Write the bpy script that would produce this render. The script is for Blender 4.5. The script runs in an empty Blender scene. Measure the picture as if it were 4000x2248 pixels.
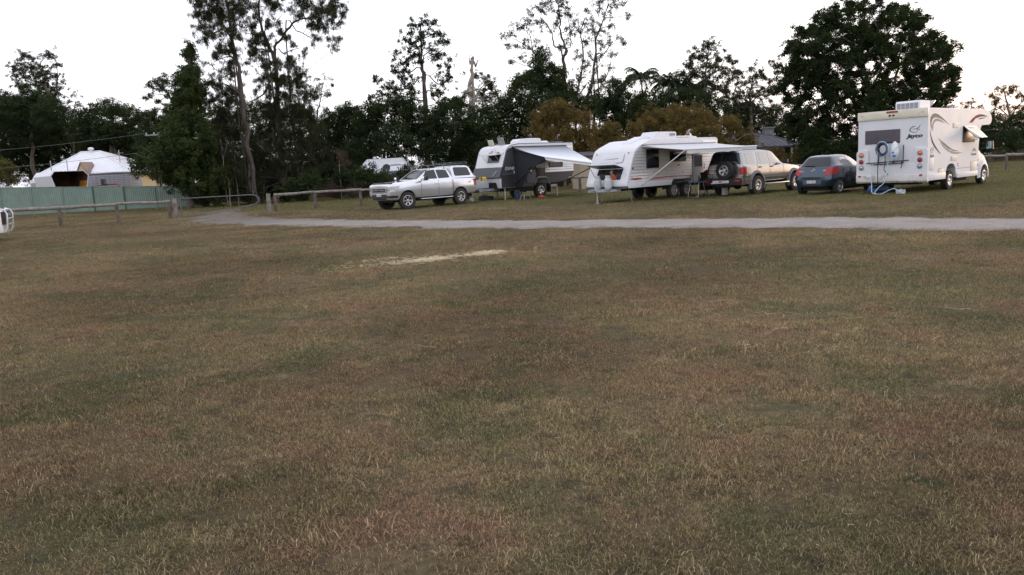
import bpy, bmesh, math, random
import numpy as np
from mathutils import Vector, Matrix
from mathutils.bvhtree import BVHTree
from mathutils import noise as mnoise

random.seed(11)
RNG = np.random.default_rng(7)
R = math.radians
SC = bpy.context.scene
COL = SC.collection

# ------------------------------------------------------------------ camera
cam_d = bpy.data.cameras.new('camera')
cam_d.sensor_width = 36.0
cam_d.lens = 27.9
cam_d.clip_end = 3000.0
cam = bpy.data.objects.new('camera', cam_d)
COL.objects.link(cam)
_p, _r = R(8.5), R(3.0)
_right = Vector((1, 0, 0))
_up = Vector((0, math.sin(_p), math.cos(_p)))
_fwd = Vector((0, math.cos(_p), -math.sin(_p)))
_cx = _right * math.cos(_r) - _up * math.sin(_r)
_cy = _right * math.sin(_r) + _up * math.cos(_r)
cam.matrix_world = Matrix(((_cx.x, _cy.x, -_fwd.x, 0), (_cx.y, _cy.y, -_fwd.y, 0),
                           (_cx.z, _cy.z, -_fwd.z, 1.6), (0, 0, 0, 1)))
SC.camera = cam

# ------------------------------------------------------------------ sky, sun, exposure
SUN_AZ = 58.0      # degrees to the right of straight ahead
SUN_EL = 3.0
world = bpy.data.worlds.new('World')
SC.world = world
world.use_nodes = True
wn = world.node_tree.nodes
wl = world.node_tree.links
for n in list(wn):
    wn.remove(n)
w_out = wn.new('ShaderNodeOutputWorld')
w_bg = wn.new('ShaderNodeBackground')
w_sky = wn.new('ShaderNodeTexSky')
w_sky.sky_type = 'NISHITA'
w_sky.sun_disc = False
w_sky.sun_elevation = R(SUN_EL)
w_sky.sun_rotation = R(SUN_AZ)
w_sky.altitude = 60
w_sky.air_density = 1.0
w_sky.dust_density = 2.0
w_sky.ozone_density = 1.0
# thin high haze at dusk: the same pale veil over the whole sky
w_mix = wn.new('ShaderNodeMixRGB')
w_mix.blend_type = 'MIX'
w_mix.inputs[0].default_value = 0.91
w_mix.inputs[2].default_value = (0.94, 0.93, 1.03, 1)
wl.new(w_sky.outputs[0], w_mix.inputs[1])
wl.new(w_mix.outputs[0], w_bg.inputs[0])
w_bg.inputs[1].default_value = 0.15
wl.new(w_bg.outputs[0], w_out.inputs[0])

sun_d = bpy.data.lights.new('sun', 'SUN')
sun_d.energy = 0.06
sun_d.angle = R(12)
sun_d.color = (1.0, 0.82, 0.62)
sun = bpy.data.objects.new('sun', sun_d)
COL.objects.link(sun)
_e, _a = R(max(SUN_EL, 6.0)), R(SUN_AZ)
_to = Vector((math.sin(_a) * math.cos(_e), math.cos(_a) * math.cos(_e), math.sin(_e)))
sun.rotation_euler = _to.to_track_quat('Z', 'Y').to_euler()
sun.location = (30, 30, 40)

SC.view_settings.view_transform = 'Standard'
SC.view_settings.look = 'None'
SC.view_settings.gamma = 1.0
SC.view_settings.use_curve_mapping = False
SC.view_settings.exposure = 3.25
SC.cycles.max_bounces = 6
SC.cycles.diffuse_bounces = 3
SC.cycles.glossy_bounces = 3
SC.cycles.transmission_bounces = 4
SC.cycles.transparent_max_bounces = 6
SC.cycles.use_denoising = True

# ------------------------------------------------------------------ materials
MATS = {}


def pm(name, col, rough=0.5, metal=0.0, var=0.12, scale=6.0, bump=0.0, bscale=40.0, coat=0.0, spec=0.5,
       dirt=None, dirt_amt=0.0, stretch=None):
    """procedural material: base colour broken up by noise, roughness variation, optional fine relief"""
    if name in MATS:
        return MATS[name]
    m = bpy.data.materials.new(name)
    m.use_nodes = True
    nt = m.node_tree
    N, L = nt.nodes, nt.links
    b = N['Principled BSDF']
    tc = N.new('ShaderNodeTexCoord')
    src = tc.outputs['Object']
    if stretch:
        mp = N.new('ShaderNodeMapping')
        mp.inputs['Scale'].default_value = stretch
        L.new(src, mp.inputs[0])
        src = mp.outputs[0]
    nz = N.new('ShaderNodeTexNoise')
    nz.inputs['Scale'].default_value = scale
    nz.inputs['Detail'].default_value = 6
    L.new(src, nz.inputs['Vector'])
    cr = N.new('ShaderNodeValToRGB')
    cr.color_ramp.elements[0].position = 0.3
    cr.color_ramp.elements[1].position = 0.7
    c = col
    cr.color_ramp.elements[0].color = (c[0] * (1 - var), c[1] * (1 - var), c[2] * (1 - var), 1)
    cr.color_ramp.elements[1].color = (min(1, c[0] * (1 + var)), min(1, c[1] * (1 + var)), min(1, c[2] * (1 + var)), 1)
    L.new(nz.outputs['Fac'], cr.inputs[0])
    out = cr.outputs[0]
    if dirt:
        n2 = N.new('ShaderNodeTexNoise')
        n2.inputs['Scale'].default_value = scale * 1.7
        n2.inputs['Detail'].default_value = 8
        L.new(src, n2.inputs['Vector'])
        mr = N.new('ShaderNodeMapRange')
        mr.inputs[1].default_value = 0.45
        mr.inputs[2].default_value = 0.75
        mr.inputs[4].default_value = dirt_amt
        L.new(n2.outputs['Fac'], mr.inputs[0])
        mx = N.new('ShaderNodeMixRGB')
        L.new(mr.outputs[0], mx.inputs[0])
        L.new(out, mx.inputs[1])
        mx.inputs[2].default_value = (*dirt, 1)
        out = mx.outputs[0]
    L.new(out, b.inputs['Base Color'])
    b.inputs['Metallic'].default_value = metal
    rr = N.new('ShaderNodeMapRange')
    rr.inputs[3].default_value = max(0.02, rough * 0.85)
    rr.inputs[4].default_value = min(1, rough * 1.15)
    L.new(nz.outputs['Fac'], rr.inputs[0])
    L.new(rr.outputs[0], b.inputs['Roughness'])
    b.inputs['Specular IOR Level'].default_value = spec
    if coat:
        b.inputs['Coat Weight'].default_value = coat
        b.inputs['Coat Roughness'].default_value = 0.06
    if bump:
        nb = N.new('ShaderNodeTexNoise')
        nb.inputs['Scale'].default_value = bscale
        nb.inputs['Detail'].default_value = 4
        L.new(src, nb.inputs['Vector'])
        bp = N.new('ShaderNodeBump')
        bp.inputs['Strength'].default_value = bump
        bp.inputs['Distance'].default_value = 0.02
        L.new(nb.outputs['Fac'], bp.inputs['Height'])
        L.new(bp.outputs[0], b.inputs['Normal'])
    MATS[name] = m
    return m


def leafmat(name, c1, c2, c3, scale=0.5, transl=0.25):
    if name in MATS:
        return MATS[name]
    m = bpy.data.materials.new(name)
    m.use_nodes = True
    nt = m.node_tree
    N, L = nt.nodes, nt.links
    N.remove(N['Principled BSDF'])
    g = N.new('ShaderNodeNewGeometry')
    nz = N.new('ShaderNodeTexNoise')
    nz.inputs['Scale'].default_value = scale
    nz.inputs['Detail'].default_value = 5
    L.new(g.outputs['Position'], nz.inputs['Vector'])
    mth = N.new('ShaderNodeMath')
    mth.operation = 'MULTIPLY_ADD'
    mth.inputs[1].default_value = 0.45
    L.new(g.outputs['Random Per Island'], mth.inputs[0])
    m2 = N.new('ShaderNodeMath')
    m2.operation = 'MULTIPLY'
    m2.inputs[1].default_value = 0.75
    L.new(nz.outputs['Fac'], m2.inputs[0])
    L.new(m2.outputs[0], mth.inputs[2])
    cr = N.new('ShaderNodeValToRGB')
    cr.color_ramp.elements[0].position = 0.25
    cr.color_ramp.elements[0].color = (*c1, 1)
    e = cr.color_ramp.elements.new(0.55)
    e.color = (*c2, 1)
    cr.color_ramp.elements[-1].position = 0.85
    cr.color_ramp.elements[-1].color = (*c3, 1)
    L.new(mth.outputs[0], cr.inputs[0])
    d = N.new('ShaderNodeBsdfDiffuse')
    t = N.new('ShaderNodeBsdfTranslucent')
    mx = N.new('ShaderNodeMixShader')
    mx.inputs[0].default_value = transl
    L.new(cr.outputs[0], d.inputs[0])
    L.new(cr.outputs[0], t.inputs[0])
    L.new(d.outputs[0], mx.inputs[1])
    L.new(t.outputs[0], mx.inputs[2])
    L.new(mx.outputs[0], N['Material Output'].inputs[0])
    MATS[name] = m
    return m


# ------------------------------------------------------------------ building helpers
def tag(o, label=None, cat=None, group=None, kind=None):
    if label:
        o['label'] = label
    if cat:
        o['category'] = cat
    if group:
        o['group'] = group
    if kind:
        o['kind'] = kind
    return o


def link(o, parent=None):
    COL.objects.link(o)
    if parent is not None:
        o.parent = parent
    return o


def empty(name, loc=(0, 0, 0), rz=0.0, label=None, cat=None, group=None):
    o = bpy.data.objects.new(name, None)
    o.empty_display_size = 0.2
    o.location = loc
    o.rotation_euler = (0, 0, rz)
    link(o)
    return tag(o, label, cat, group)


def mesh_np(name, co, quads=None, tris=None, smooth=False):
    """fast mesh from numpy arrays"""
    me = bpy.data.meshes.new(name)
    co = np.asarray(co, np.float32)
    me.vertices.add(len(co))
    me.vertices.foreach_set('co', co.ravel())
    idx, starts, pos = [], [], 0
    nq = 0 if quads is None else len(quads)
    ntri = 0 if tris is None else len(tris)
    if nq:
        idx.append(np.asarray(quads, np.int32).ravel())
        starts.append(np.arange(nq, dtype=np.int32) * 4)
        pos = nq * 4
    if ntri:
        idx.append(np.asarray(tris, np.int32).ravel())
        starts.append(pos + np.arange(ntri, dtype=np.int32) * 3)
    idx = np.concatenate(idx)
    starts = np.concatenate(starts)
    me.loops.add(len(idx))
    me.loops.foreach_set('vertex_index', idx)
    me.polygons.add(nq + ntri)
    me.polygons.foreach_set('loop_start', starts)
    if smooth:
        me.polygons.foreach_set('use_smooth', np.ones(nq + ntri, bool))
    me.update(calc_edges=True)
    return me


class MB:
    """collects simple shapes into one mesh"""

    def __init__(self):
        self.v, self.f = [], []

    def add(self, vs, fs):
        o = len(self.v)
        self.v += [tuple(p) for p in vs]
        self.f += [tuple(i + o for i in f) for f in fs]
        return self

    def box(self, x0, x1, y0, y1, z0, z1):
        vs = [(x, y, z) for z in (z0, z1) for y in (y0, y1) for x in (x0, x1)]
        return self.add(vs, [(0, 2, 3, 1), (4, 5, 7, 6), (0, 1, 5, 4), (2, 6, 7, 3), (0, 4, 6, 2), (1, 3, 7, 5)])

    def hexa(self, p8):
        return self.add(p8, [(0, 3, 2, 1), (4, 5, 6, 7), (0, 1, 5, 4), (1, 2, 6, 5), (2, 3, 7, 6), (3, 0, 4, 7)])

    def tube(self, path, r, n=8, cap=True):
        path = [Vector(p) for p in path]
        rs = r if isinstance(r, (list, tuple)) else [r] * len(path)
        vs, fs = [], []
        up = None
        for i, p in enumerate(path):
            d = (path[min(i + 1, len(path) - 1)] - path[max(i - 1, 0)]).normalized()
            if up is None:
                up = Vector((0, 0, 1)) if abs(d.z) < 0.9 else Vector((1, 0, 0))
            a = d.cross(up)
            if a.length < 1e-4:
                a = d.cross(Vector((0, 1, 0)))
            a.normalize()
            b = a.cross(d).normalized()
            up = b
            for k in range(n):
                t = 2 * math.pi * k / n
                vs.append(p + (a * math.cos(t) + b * math.sin(t)) * rs[i])
        for i in range(len(path) - 1):
            for k in range(n):
                k2 = (k + 1) % n
                fs.append((i * n + k, i * n + k2, (i + 1) * n + k2, (i + 1) * n + k))
        if cap:
            fs.append(tuple(range(n - 1, -1, -1)))
            fs.append(tuple((len(path) - 1) * n + k for k in range(n)))
        return self.add(vs, fs)

    def lathe(self, prof, axis='y', c=(0, 0, 0), n=32, close=False):
        """prof: list of (radius, along)"""
        vs, fs = [], []
        for r, a in prof:
            for k in range(n):
                t = 2 * math.pi * k / n
                u, w = r * math.cos(t), r * math.sin(t)
                p = {'y': (u, a, w), 'x': (a, u, w), 'z': (u, w, a)}[axis]
                vs.append((p[0] + c[0], p[1] + c[1], p[2] + c[2]))
        m = len(prof)
        for i in range(m - 1 + (1 if close else 0)):
            j = (i + 1) % m
            for k in range(n):
                k2 = (k + 1) % n
                fs.append((i * n + k, i * n + k2, j * n + k2, j * n + k))
        return self.add(vs, fs)

    def prism(self, poly, axis, a, b):
        """poly in the two other axes (cyclic order), extruded from a to b along axis"""
        n = len(poly)

        def P(q, t):
            return {'y': (q[0], t, q[1]), 'x': (t, q[0], q[1]), 'z': (q[0], q[1], t)}[axis]
        vs = [P(q, a) for q in poly] + [P(q, b) for q in poly]
        fs = [tuple(range(n)), tuple(range(2 * n - 1, n - 1, -1))]
        fs += [(i, i + n, (i + 1) % n + n, (i + 1) % n) for i in range(n)]
        return self.add(vs, fs)

    def build(self, name, mat, parent=None, smooth=False, bevel=0.0, seg=2, recalc=True, angle=40):
        me = bpy.data.meshes.new(name)
        me.from_pydata(self.v, [], self.f)
        if recalc or bevel:
            bm = bmesh.new()
            bm.from_mesh(me)
            bmesh.ops.recalc_face_normals(bm, faces=bm.faces)
            if bevel:
                ed = [e for e in bm.edges if len(e.link_faces) == 2 and e.calc_face_angle(0) > R(25)]
                bmesh.ops.bevel(bm, geom=ed, offset=bevel, segments=seg, profile=0.6, affect='EDGES', clamp_overlap=True)
            bm.to_mesh(me)
            bm.free()
        if smooth or bevel:
            for p in me.polygons:
                p.use_smooth = True
            if angle:
                me.set_sharp_from_angle(angle=R(angle))
        o = bpy.data.objects.new(name, me)
        if mat:
            me.materials.append(mat)
        link(o, parent)
        if bevel and len(me.polygons) > 60:
            # keep the big flat faces flat, let only the rounded edges turn
            o.modifiers.new('wn', 'WEIGHTED_NORMAL').keep_sharp = True
            bake(o)
        return o


def copy_tree(o, parent=None):
    c = o.copy()
    COL.objects.link(c)
    if parent is not None:
        c.parent = parent
    for ch in list(o.children):
        copy_tree(ch, c)
    return c


def text_obj(name, s, size, mat, parent, loc, rot, shear=0.0, extrude=0.003, align='CENTER', bold=0.0, sx=1.0):
    """flat lettering as a mesh standing a hair proud of the surface"""
    cu = bpy.data.curves.new(name, 'FONT')
    cu.body = s
    cu.size = size
    cu.shear = shear
    cu.extrude = extrude
    cu.offset = bold
    cu.align_x = align
    cu.align_y = 'CENTER'
    cu.resolution_u = 3
    tmp = bpy.data.objects.new('tmp', cu)
    COL.objects.link(tmp)
    dg = bpy.context.evaluated_depsgraph_get()
    me = bpy.data.meshes.new_from_object(tmp.evaluated_get(dg))
    bpy.data.objects.remove(tmp)
    bpy.data.curves.remove(cu)
    me.name = name
    me.materials.clear()
    me.materials.append(mat)
    o = bpy.data.objects.new(name, me)
    o.location = loc
    o.rotation_euler = rot
    o.scale = (sx, 1, 1)
    return link(o, parent)



def bake(o):
    dg = bpy.context.evaluated_depsgraph_get()
    me = bpy.data.meshes.new_from_object(o.evaluated_get(dg))
    old = o.data
    o.modifiers.clear()
    o.data = me
    if old.users == 0:
        bpy.data.meshes.remove(old)


def instancer(name, P, S, I, Rz, sources, parent=None, tilt=None):
    """one object whose points carry small source meshes (grass tufts, leaf sprigs)"""
    me = bpy.data.meshes.new(name)
    me.vertices.add(len(P))
    me.vertices.foreach_set('co', np.asarray(P, np.float32).ravel())
    if tilt is None:
        tilt = np.zeros(len(P))
    for nm, ty, arr in (('scl', 'FLOAT', S), ('pick', 'INT', I), ('rot', 'FLOAT', Rz), ('tilt', 'FLOAT', tilt)):
        at = me.attributes.new(nm, ty, 'POINT')
        at.data.foreach_set('value', np.asarray(arr).astype(np.int32 if ty == 'INT' else np.float32))
    o = bpy.data.objects.new(name, me)
    link(o, parent)
    key = 'scatter_' + sources[0].data.materials[0].name + str(len(sources[0].data.vertices))
    ng = bpy.data.node_groups.get(key)
    if ng is None:
        ng = bpy.data.node_groups.new(key, 'GeometryNodeTree')
        ng.interface.new_socket('Geometry', in_out='INPUT', socket_type='NodeSocketGeometry')
        ng.interface.new_socket('Geometry', in_out='OUTPUT', socket_type='NodeSocketGeometry')
        N, L = ng.nodes, ng.links
        gi, go = N.new('NodeGroupInput'), N.new('NodeGroupOutput')
        iop = N.new('GeometryNodeInstanceOnPoints')
        mp = N.new('GeometryNodeMeshToPoints')
        g2i = N.new('GeometryNodeGeometryToInstance')
        for t in reversed(sources):
            oi = N.new('GeometryNodeObjectInfo')
            oi.inputs['Object'].default_value = t
            L.new(oi.outputs['Geometry'], g2i.inputs[0])

        def attr(nm, ty):
            a = N.new('GeometryNodeInputNamedAttribute')
            a.data_type = ty
            a.inputs[0].default_value = nm
            return a.outputs[0]
        cx = N.new('ShaderNodeCombineXYZ')
        L.new(attr('tilt', 'FLOAT'), cx.inputs[0])
        L.new(attr('rot', 'FLOAT'), cx.inputs[2])
        L.new(gi.outputs[0], mp.inputs[0])
        L.new(mp.outputs[0], iop.inputs['Points'])
        L.new(g2i.outputs[0], iop.inputs['Instance'])
        iop.inputs['Pick Instance'].default_value = True
        L.new(attr('pick', 'INT'), iop.inputs['Instance Index'])
        L.new(cx.outputs[0], iop.inputs['Rotation'])
        L.new(attr('scl', 'FLOAT'), iop.inputs['Scale'])
        L.new(iop.outputs[0], go.inputs[0])
    o.modifiers.new('scatter', 'NODES').node_group = ng
    return o

# ------------------------------------------------------------------ ground
def ground_colour(N, L, green_strip=True, per_blade=False):
    """shared lawn pattern in world space: brown, reddish, straw and green patches"""
    g = N.new('ShaderNodeNewGeometry')

    def noise(scale, det, rough=0.55, off=0.0, st=None):
        mp = N.new('ShaderNodeMapping')
        mp.inputs['Location'].default_value = (off, off * 1.7, 0)
        if st:
            mp.inputs['Scale'].default_value = st
        L.new(g.outputs['Position'], mp.inputs[0])
        n = N.new('ShaderNodeTexNoise')
        n.inputs['Scale'].default_value = scale
        n.inputs['Detail'].default_value = det
        n.inputs['Roughness'].default_value = rough
        L.new(mp.outputs[0], n.inputs['Vector'])
        return n.outputs['Fac']

    def rng(v, a, b, c=0.0, d=1.0):
        r = N.new('ShaderNodeMapRange')
        r.interpolation_type = 'SMOOTHSTEP'
        L.new(v, r.inputs[0])
        r.inputs[1].default_value = a
        r.inputs[2].default_value = b
        r.inputs[3].default_value = c
        r.inputs[4].default_value = d
        return r.outputs[0]

    def mix(f, a, b):
        m = N.new('ShaderNodeMixRGB')
        if f is None:
            m.inputs[0].default_value = 0.5
        else:
            L.new(f, m.inputs[0])
        for k, s in ((1, a), (2, b)):
            if isinstance(s, tuple):
                m.inputs[k].default_value = (*s, 1)
            else:
                L.new(s, m.inputs[k])
        return m.outputs[0]
    c = mix(rng(noise(0.35, 6, 0.65), 0.38, 0.62), (0.238, 0.171, 0.098), (0.212, 0.174, 0.09))
    c = mix(rng(noise(1.1, 7, 0.68, 9.0), 0.51, 0.65, 0, 0.85), c, (0.272, 0.168, 0.106))
    c = mix(rng(noise(0.7, 8, 0.68, 21.0), 0.49, 0.62, 0, 0.8), c, (0.128, 0.130, 0.062))
    c = mix(rng(noise(2.2, 6, 0.68, 40.0), 0.59, 0.70, 0, 0.8), c, (0.076, 0.104, 0.046))
    c = mix(rng(noise(2.8, 6, 0.7, 55.0), 0.54, 0.68, 0, 0.7), c, (0.35, 0.272, 0.158))
    c = mix(rng(noise(5.5, 5, 0.72, 70.0), 0.50, 0.66, 0, 0.6), c, (0.092, 0.07, 0.056))
    # slow worn-and-lush variation across the paddock
    hv = N.new('ShaderNodeHueSaturation')
    L.new(c, hv.inputs['Color'])
    L.new(rng(noise(0.22, 5, 0.6, 81.0), 0.36, 0.66, 0.78, 1.28), hv.inputs['Value'])
    c = mix(rng(noise(0.18, 6, 0.62, 93.0), 0.48, 0.64, 0, 0.45), hv.outputs[0], (0.135, 0.138, 0.07))
    if green_strip:
        # greener, lusher grass beyond the drive, where nothing is parked or driven on
        sp = N.new('ShaderNodeSeparateXYZ')
        L.new(g.outputs['Position'], sp.inputs[0])
        ax = N.new('ShaderNodeMath')
        ax.operation = 'MULTIPLY_ADD'
        ax.inputs[1].default_value = 0.78
        L.new(sp.outputs['X'], ax.inputs[0])
        L.new(sp.outputs['Y'], ax.inputs[2])
        wob = N.new('ShaderNodeMath')
        wob.operation = 'MULTIPLY_ADD'
        wob.inputs[1].default_value = 7.0
        L.new(noise(0.5, 5, 0.6, 3.0, (0.5, 1.4, 1)), wob.inputs[0])
        L.new(ax.outputs[0], wob.inputs[2])
        c = mix(rng(wob.outputs[0], 34.0, 41.0, 0, 0.75), c, (0.142, 0.142, 0.058))
        c = mix(rng(noise(0.4, 4, 0.6, 31.0), 0.5, 0.7, 0, 0.0), c, (0.1, 0.1, 0.04))
    if per_blade:
        r = N.new('ShaderNodeMapRange')
        L.new(g.outputs['Random Per Island'], r.inputs[0])
        r.inputs[3].default_value = 0.38
        r.inputs[4].default_value = 1.95
        hs = N.new('ShaderNodeHueSaturation')
        L.new(r.outputs[0], hs.inputs['Value'])
        L.new(c, hs.inputs['Color'])
        c = hs.outputs[0]
        # a few bleached blades
        c = mix(rng(g.outputs['Random Per Island'], 0.86, 0.97, 0, 0.85), c, (0.52, 0.42, 0.28))
    return c, noise, rng, mix


def mat_ground():
    m = bpy.data.materials.new('lawn_soil')
    m.use_nodes = True
    N, L = m.node_tree.nodes, m.node_tree.links
    b = N['Principled BSDF']
    c, noise, rng, mix = ground_colour(N, L)
    c = mix(rng(noise(18.0, 5, 0.75, 5.0), 0.42, 0.62, 0.0, 0.45), c, (0.045, 0.036, 0.026))
    c = mix(rng(noise(26.0, 5, 0.75, 15.0), 0.55, 0.72, 0.0, 0.35), c, (0.19, 0.15, 0.1))
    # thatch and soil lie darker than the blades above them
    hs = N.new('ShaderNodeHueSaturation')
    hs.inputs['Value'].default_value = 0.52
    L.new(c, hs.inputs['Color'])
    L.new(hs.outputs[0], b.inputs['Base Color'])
    b.inputs['Roughness'].default_value = 0.95
    b.inputs['Specular IOR Level'].default_value = 0.1
    bp = N.new('ShaderNodeBump')
    bp.inputs['Strength'].default_value = 0.6
    bp.inputs['Distance'].default_value = 0.05
    L.new(noise(22.0, 6, 0.75, 2.0), bp.inputs['Height'])
    L.new(bp.outputs[0], b.inputs['Normal'])
    return m


def mat_grass():
    m = bpy.data.materials.new('grass_blade')
    m.use_nodes = True
    N, L = m.node_tree.nodes, m.node_tree.links
    N.remove(N['Principled BSDF'])
    c, noise, rng, mix = ground_colour(N, L, True, True)
    d = N.new('ShaderNodeBsdfDiffuse')
    t = N.new('ShaderNodeBsdfTranslucent')
    mx = N.new('ShaderNodeMixShader')
    mx.inputs[0].default_value = 0.3
    L.new(c, d.inputs[0])
    L.new(c, t.inputs[0])
    L.new(d.outputs[0], mx.inputs[1])
    L.new(t.outputs[0], mx.inputs[2])
    L.new(mx.outputs[0], N['Material Output'].inputs[0])
    return m


bpy.ops  # (no operators are needed below)
gm = MB()
gm.add([(-700, -60, 0), (700, -60, 0), (700, 1200, 0), (-700, 1200, 0)], [(0, 1, 2, 3)])
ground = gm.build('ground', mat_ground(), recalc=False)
tag(ground, kind='structure')

# ------------------------------------------------------------------ gravel drive: centre line with half widths
ROAD = [(44, -12.0, 1.35), (30, -0.6, 1.35), (19, 8.4, 1.35), (10.1, 15.6, 1.35), (6.2, 19.0, 1.42), (0.1, 23.2, 1.35), (-3.25, 26.1, 1.3),
        (-6.3, 28.7, 1.35), (-10.0, 32.7, 1.5), (-13.0, 36.4, 1.5), (-14.6, 40.6, 1.2), (-16.2, 45.5, .9), (-17.2, 50, .7)]


def smooth_path(P, k=12):
    P = [np.array(p, float) for p in P]
    out = []
    for i in range(len(P) - 1):
        p0, p1, p2, p3 = P[max(i - 1, 0)], P[i], P[i + 1], P[min(i + 2, len(P) - 1)]
        for j in range(k):
            t = j / k
            out.append(0.5 * ((2 * p1) + (-p0 + p2) * t + (2 * p0 - 5 * p1 + 4 * p2 - p3) * t * t + (-p0 + 3 * p1 - 3 * p2 + p3) * t ** 3))
    out.append(P[-1])
    return out


road_c = smooth_path(ROAD, 24)
rv, rf = [], []
rr = random.Random(4)
NW = 7
wl_, wr_ = 0.0, 0.0
for i, p in enumerate(road_c):
    a, b = road_c[max(i - 1, 0)], road_c[min(i + 1, len(road_c) - 1)]
    t = (b - a)[:2]
    t = t / np.linalg.norm(t)
    nrm = np.array([-t[1], t[0]])
    wl_ = wl_ * 0.55 + rr.uniform(-0.26, 0.26)
    wr_ = wr_ * 0.55 + rr.uniform(-0.26, 0.26)
    for k in range(NW + 1):
        s = -1 + 2 * k / NW
        w = p[2] + (wl_ if s < 0 else wr_) * abs(s)
        q = p[:2] + nrm * w * s
        rv.append((q[0], q[1], 0.004 + 0.018 * (1 - s * s)))
    if i:
        o = (i - 1) * (NW + 1)
        for k in range(NW):
            rf.append((o + k, o + k + 1, o + NW + 2 + k, o + NW + 1 + k))


def mat_gravel():
    m = bpy.data.materials.new('pale_gravel')
    m.use_nodes = True
    N, L = m.node_tree.nodes, m.node_tree.links
    b = N['Principled BSDF']
    g = N.new('ShaderNodeNewGeometry')

    def noise(s, d=5, off=0.0):
        mp = N.new('ShaderNodeMapping')
        mp.inputs['Location'].default_value = (off, off, 0)
        L.new(g.outputs['Position'], mp.inputs[0])
        n = N.new('ShaderNodeTexNoise')
        n.inputs['Scale'].default_value = s
        n.inputs['Detail'].default_value = d
        n.inputs['Roughness'].default_value = 0.65
        L.new(mp.outputs[0], n.inputs['Vector'])
        return n.outputs['Fac']

    def ramp(v, a, b_, ca, cb):
        r = N.new('ShaderNodeValToRGB')
        r.color_ramp.elements[0].position = a
        r.color_ramp.elements[1].position = b_
        r.color_ramp.elements[0].color = (*ca, 1)
        r.color_ramp.elements[1].color = (*cb, 1)
        L.new(v, r.inputs[0])
        return r.outputs[0]
    c = ramp(noise(1.6), 0.3, 0.7, (0.24, 0.212, 0.195), (0.335, 0.3, 0.275))
    f = N.new('ShaderNodeMapRange')
    f.inputs[1].default_value = 0.52
    f.inputs[2].default_value = 0.72
    f.inputs[4].default_value = 0.75
    L.new(noise(0.8, 8, 7.0), f.inputs[0])
    mx = N.new('ShaderNodeMixRGB')
    L.new(f.outputs[0], mx.inputs[0])
    L.new(c, mx.inputs[1])
    mx.inputs[2].default_value = (0.165, 0.138, 0.11, 1)
    # older, darker, half overgrown gravel towards the gate
    sp = N.new('ShaderNodeSeparateXYZ')
    L.new(g.outputs['Position'], sp.inputs[0])
    wy = N.new('ShaderNodeMath')
    wy.operation = 'MULTIPLY_ADD'
    wy.inputs[1].default_value = 9.0
    L.new(noise(0.6, 6, 11.0), wy.inputs[0])
    L.new(sp.outputs['Y'], wy.inputs[2])
    fo = N.new('ShaderNodeMapRange')
    fo.inputs[1].default_value = 32.5
    fo.inputs[2].default_value = 38.0
    fo.inputs[4].default_value = 0.9
    L.new(wy.outputs[0], fo.inputs[0])
    mo = N.new('ShaderNodeMixRGB')
    L.new(fo.outputs[0], mo.inputs[0])
    L.new(mx.outputs[0], mo.inputs[1])
    mo.inputs[2].default_value = (0.14, 0.122, 0.105, 1)
    mx = mo
    f2 = N.new('ShaderNodeMapRange')
    f2.inputs[1].default_value = 0.45
    f2.inputs[2].default_value = 0.6
    f2.inputs[3].default_value = 0.65
    f2.inputs[4].default_value = 1.15
    L.new(noise(45.0, 3, 3.0), f2.inputs[0])
    hs = N.new('ShaderNodeHueSaturation')
    L.new(mx.outputs[0], hs.inputs['Color'])
    L.new(f2.outputs[0], hs.inputs['Value'])
    L.new(hs.outputs[0], b.inputs['Base Color'])
    b.inputs['Roughness'].default_value = 0.95
    bp = N.new('ShaderNodeBump')
    bp.inputs['Strength'].default_value = 0.7
    bp.inputs['Distance'].default_value = 0.03
    L.new(noise(60.0, 4, 1.0), bp.inputs['Height'])
    L.new(bp.outputs[0], b.inputs['Normal'])
    return m


rm = MB()
rm.add(rv, rf)
road = rm.build('gravel_road', mat_gravel(), smooth=True, recalc=False, angle=0)
tag(road, kind='structure')
ROAD_XY = np.array([(p[0], p[1], p[2]) for p in road_c])


# ------------------------------------------------------------------ grass: tufts of short dry blades scattered as instances
def make_tuft(i, n, rad, hmin, hmax, w):
    rg = np.random.default_rng(100 + i)
    a = rg.uniform(0, 2 * np.pi, n)
    r = rad * np.sqrt(rg.uniform(0, 1, n))
    base = np.stack([r * np.cos(a), r * np.sin(a), np.zeros(n)], 1)
    az = rg.uniform(0, 2 * np.pi, n)
    h = rg.uniform(hmin, hmax, n)
    lean = rg.uniform(0.45, 1.65, n)
    d = np.stack([np.cos(az), np.sin(az), np.zeros(n)], 1)
    s = np.stack([-np.sin(az + rg.normal(0, .5, n)), np.cos(az), np.zeros(n)], 1)
    ww = (w * rg.uniform(0.6, 1.3, n))[:, None]
    l1 = lean * 0.6
    p1 = base + (d * np.sin(l1)[:, None] + np.array([0, 0, 1]) * np.cos(l1)[:, None]) * (h * 0.55)[:, None]
    l2 = np.minimum(lean * 1.35, 1.75)
    p2 = p1 + (d * np.sin(l2)[:, None] + np.array([0, 0, 1]) * np.cos(l2)[:, None]) * (h * 0.55)[:, None]
    p2[:, 2] = np.maximum(p2[:, 2], 0.004)
    co = np.stack([base - s * ww, base + s * ww, p1 + s * ww * 0.8, p1 - s * ww * 0.8, p2], 1).reshape(-1, 3)
    o = np.arange(n)[:, None] * 5
    me = mesh_np('grass_tuft', co, o + np.array([[0, 1, 2, 3]]), o + np.array([[3, 2, 4]]))
    me.materials.append(GRASS_MAT)
    return bpy.data.objects.new('grass_tuft_source', me)


GRASS_MAT = mat_grass()
TUFTS = [make_tuft(i, 130, 0.15, 0.012, 0.032, 0.0014) for i in range(5)] + [make_tuft(9, 60, 0.12, 0.025, 0.055, 0.0016)]


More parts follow.
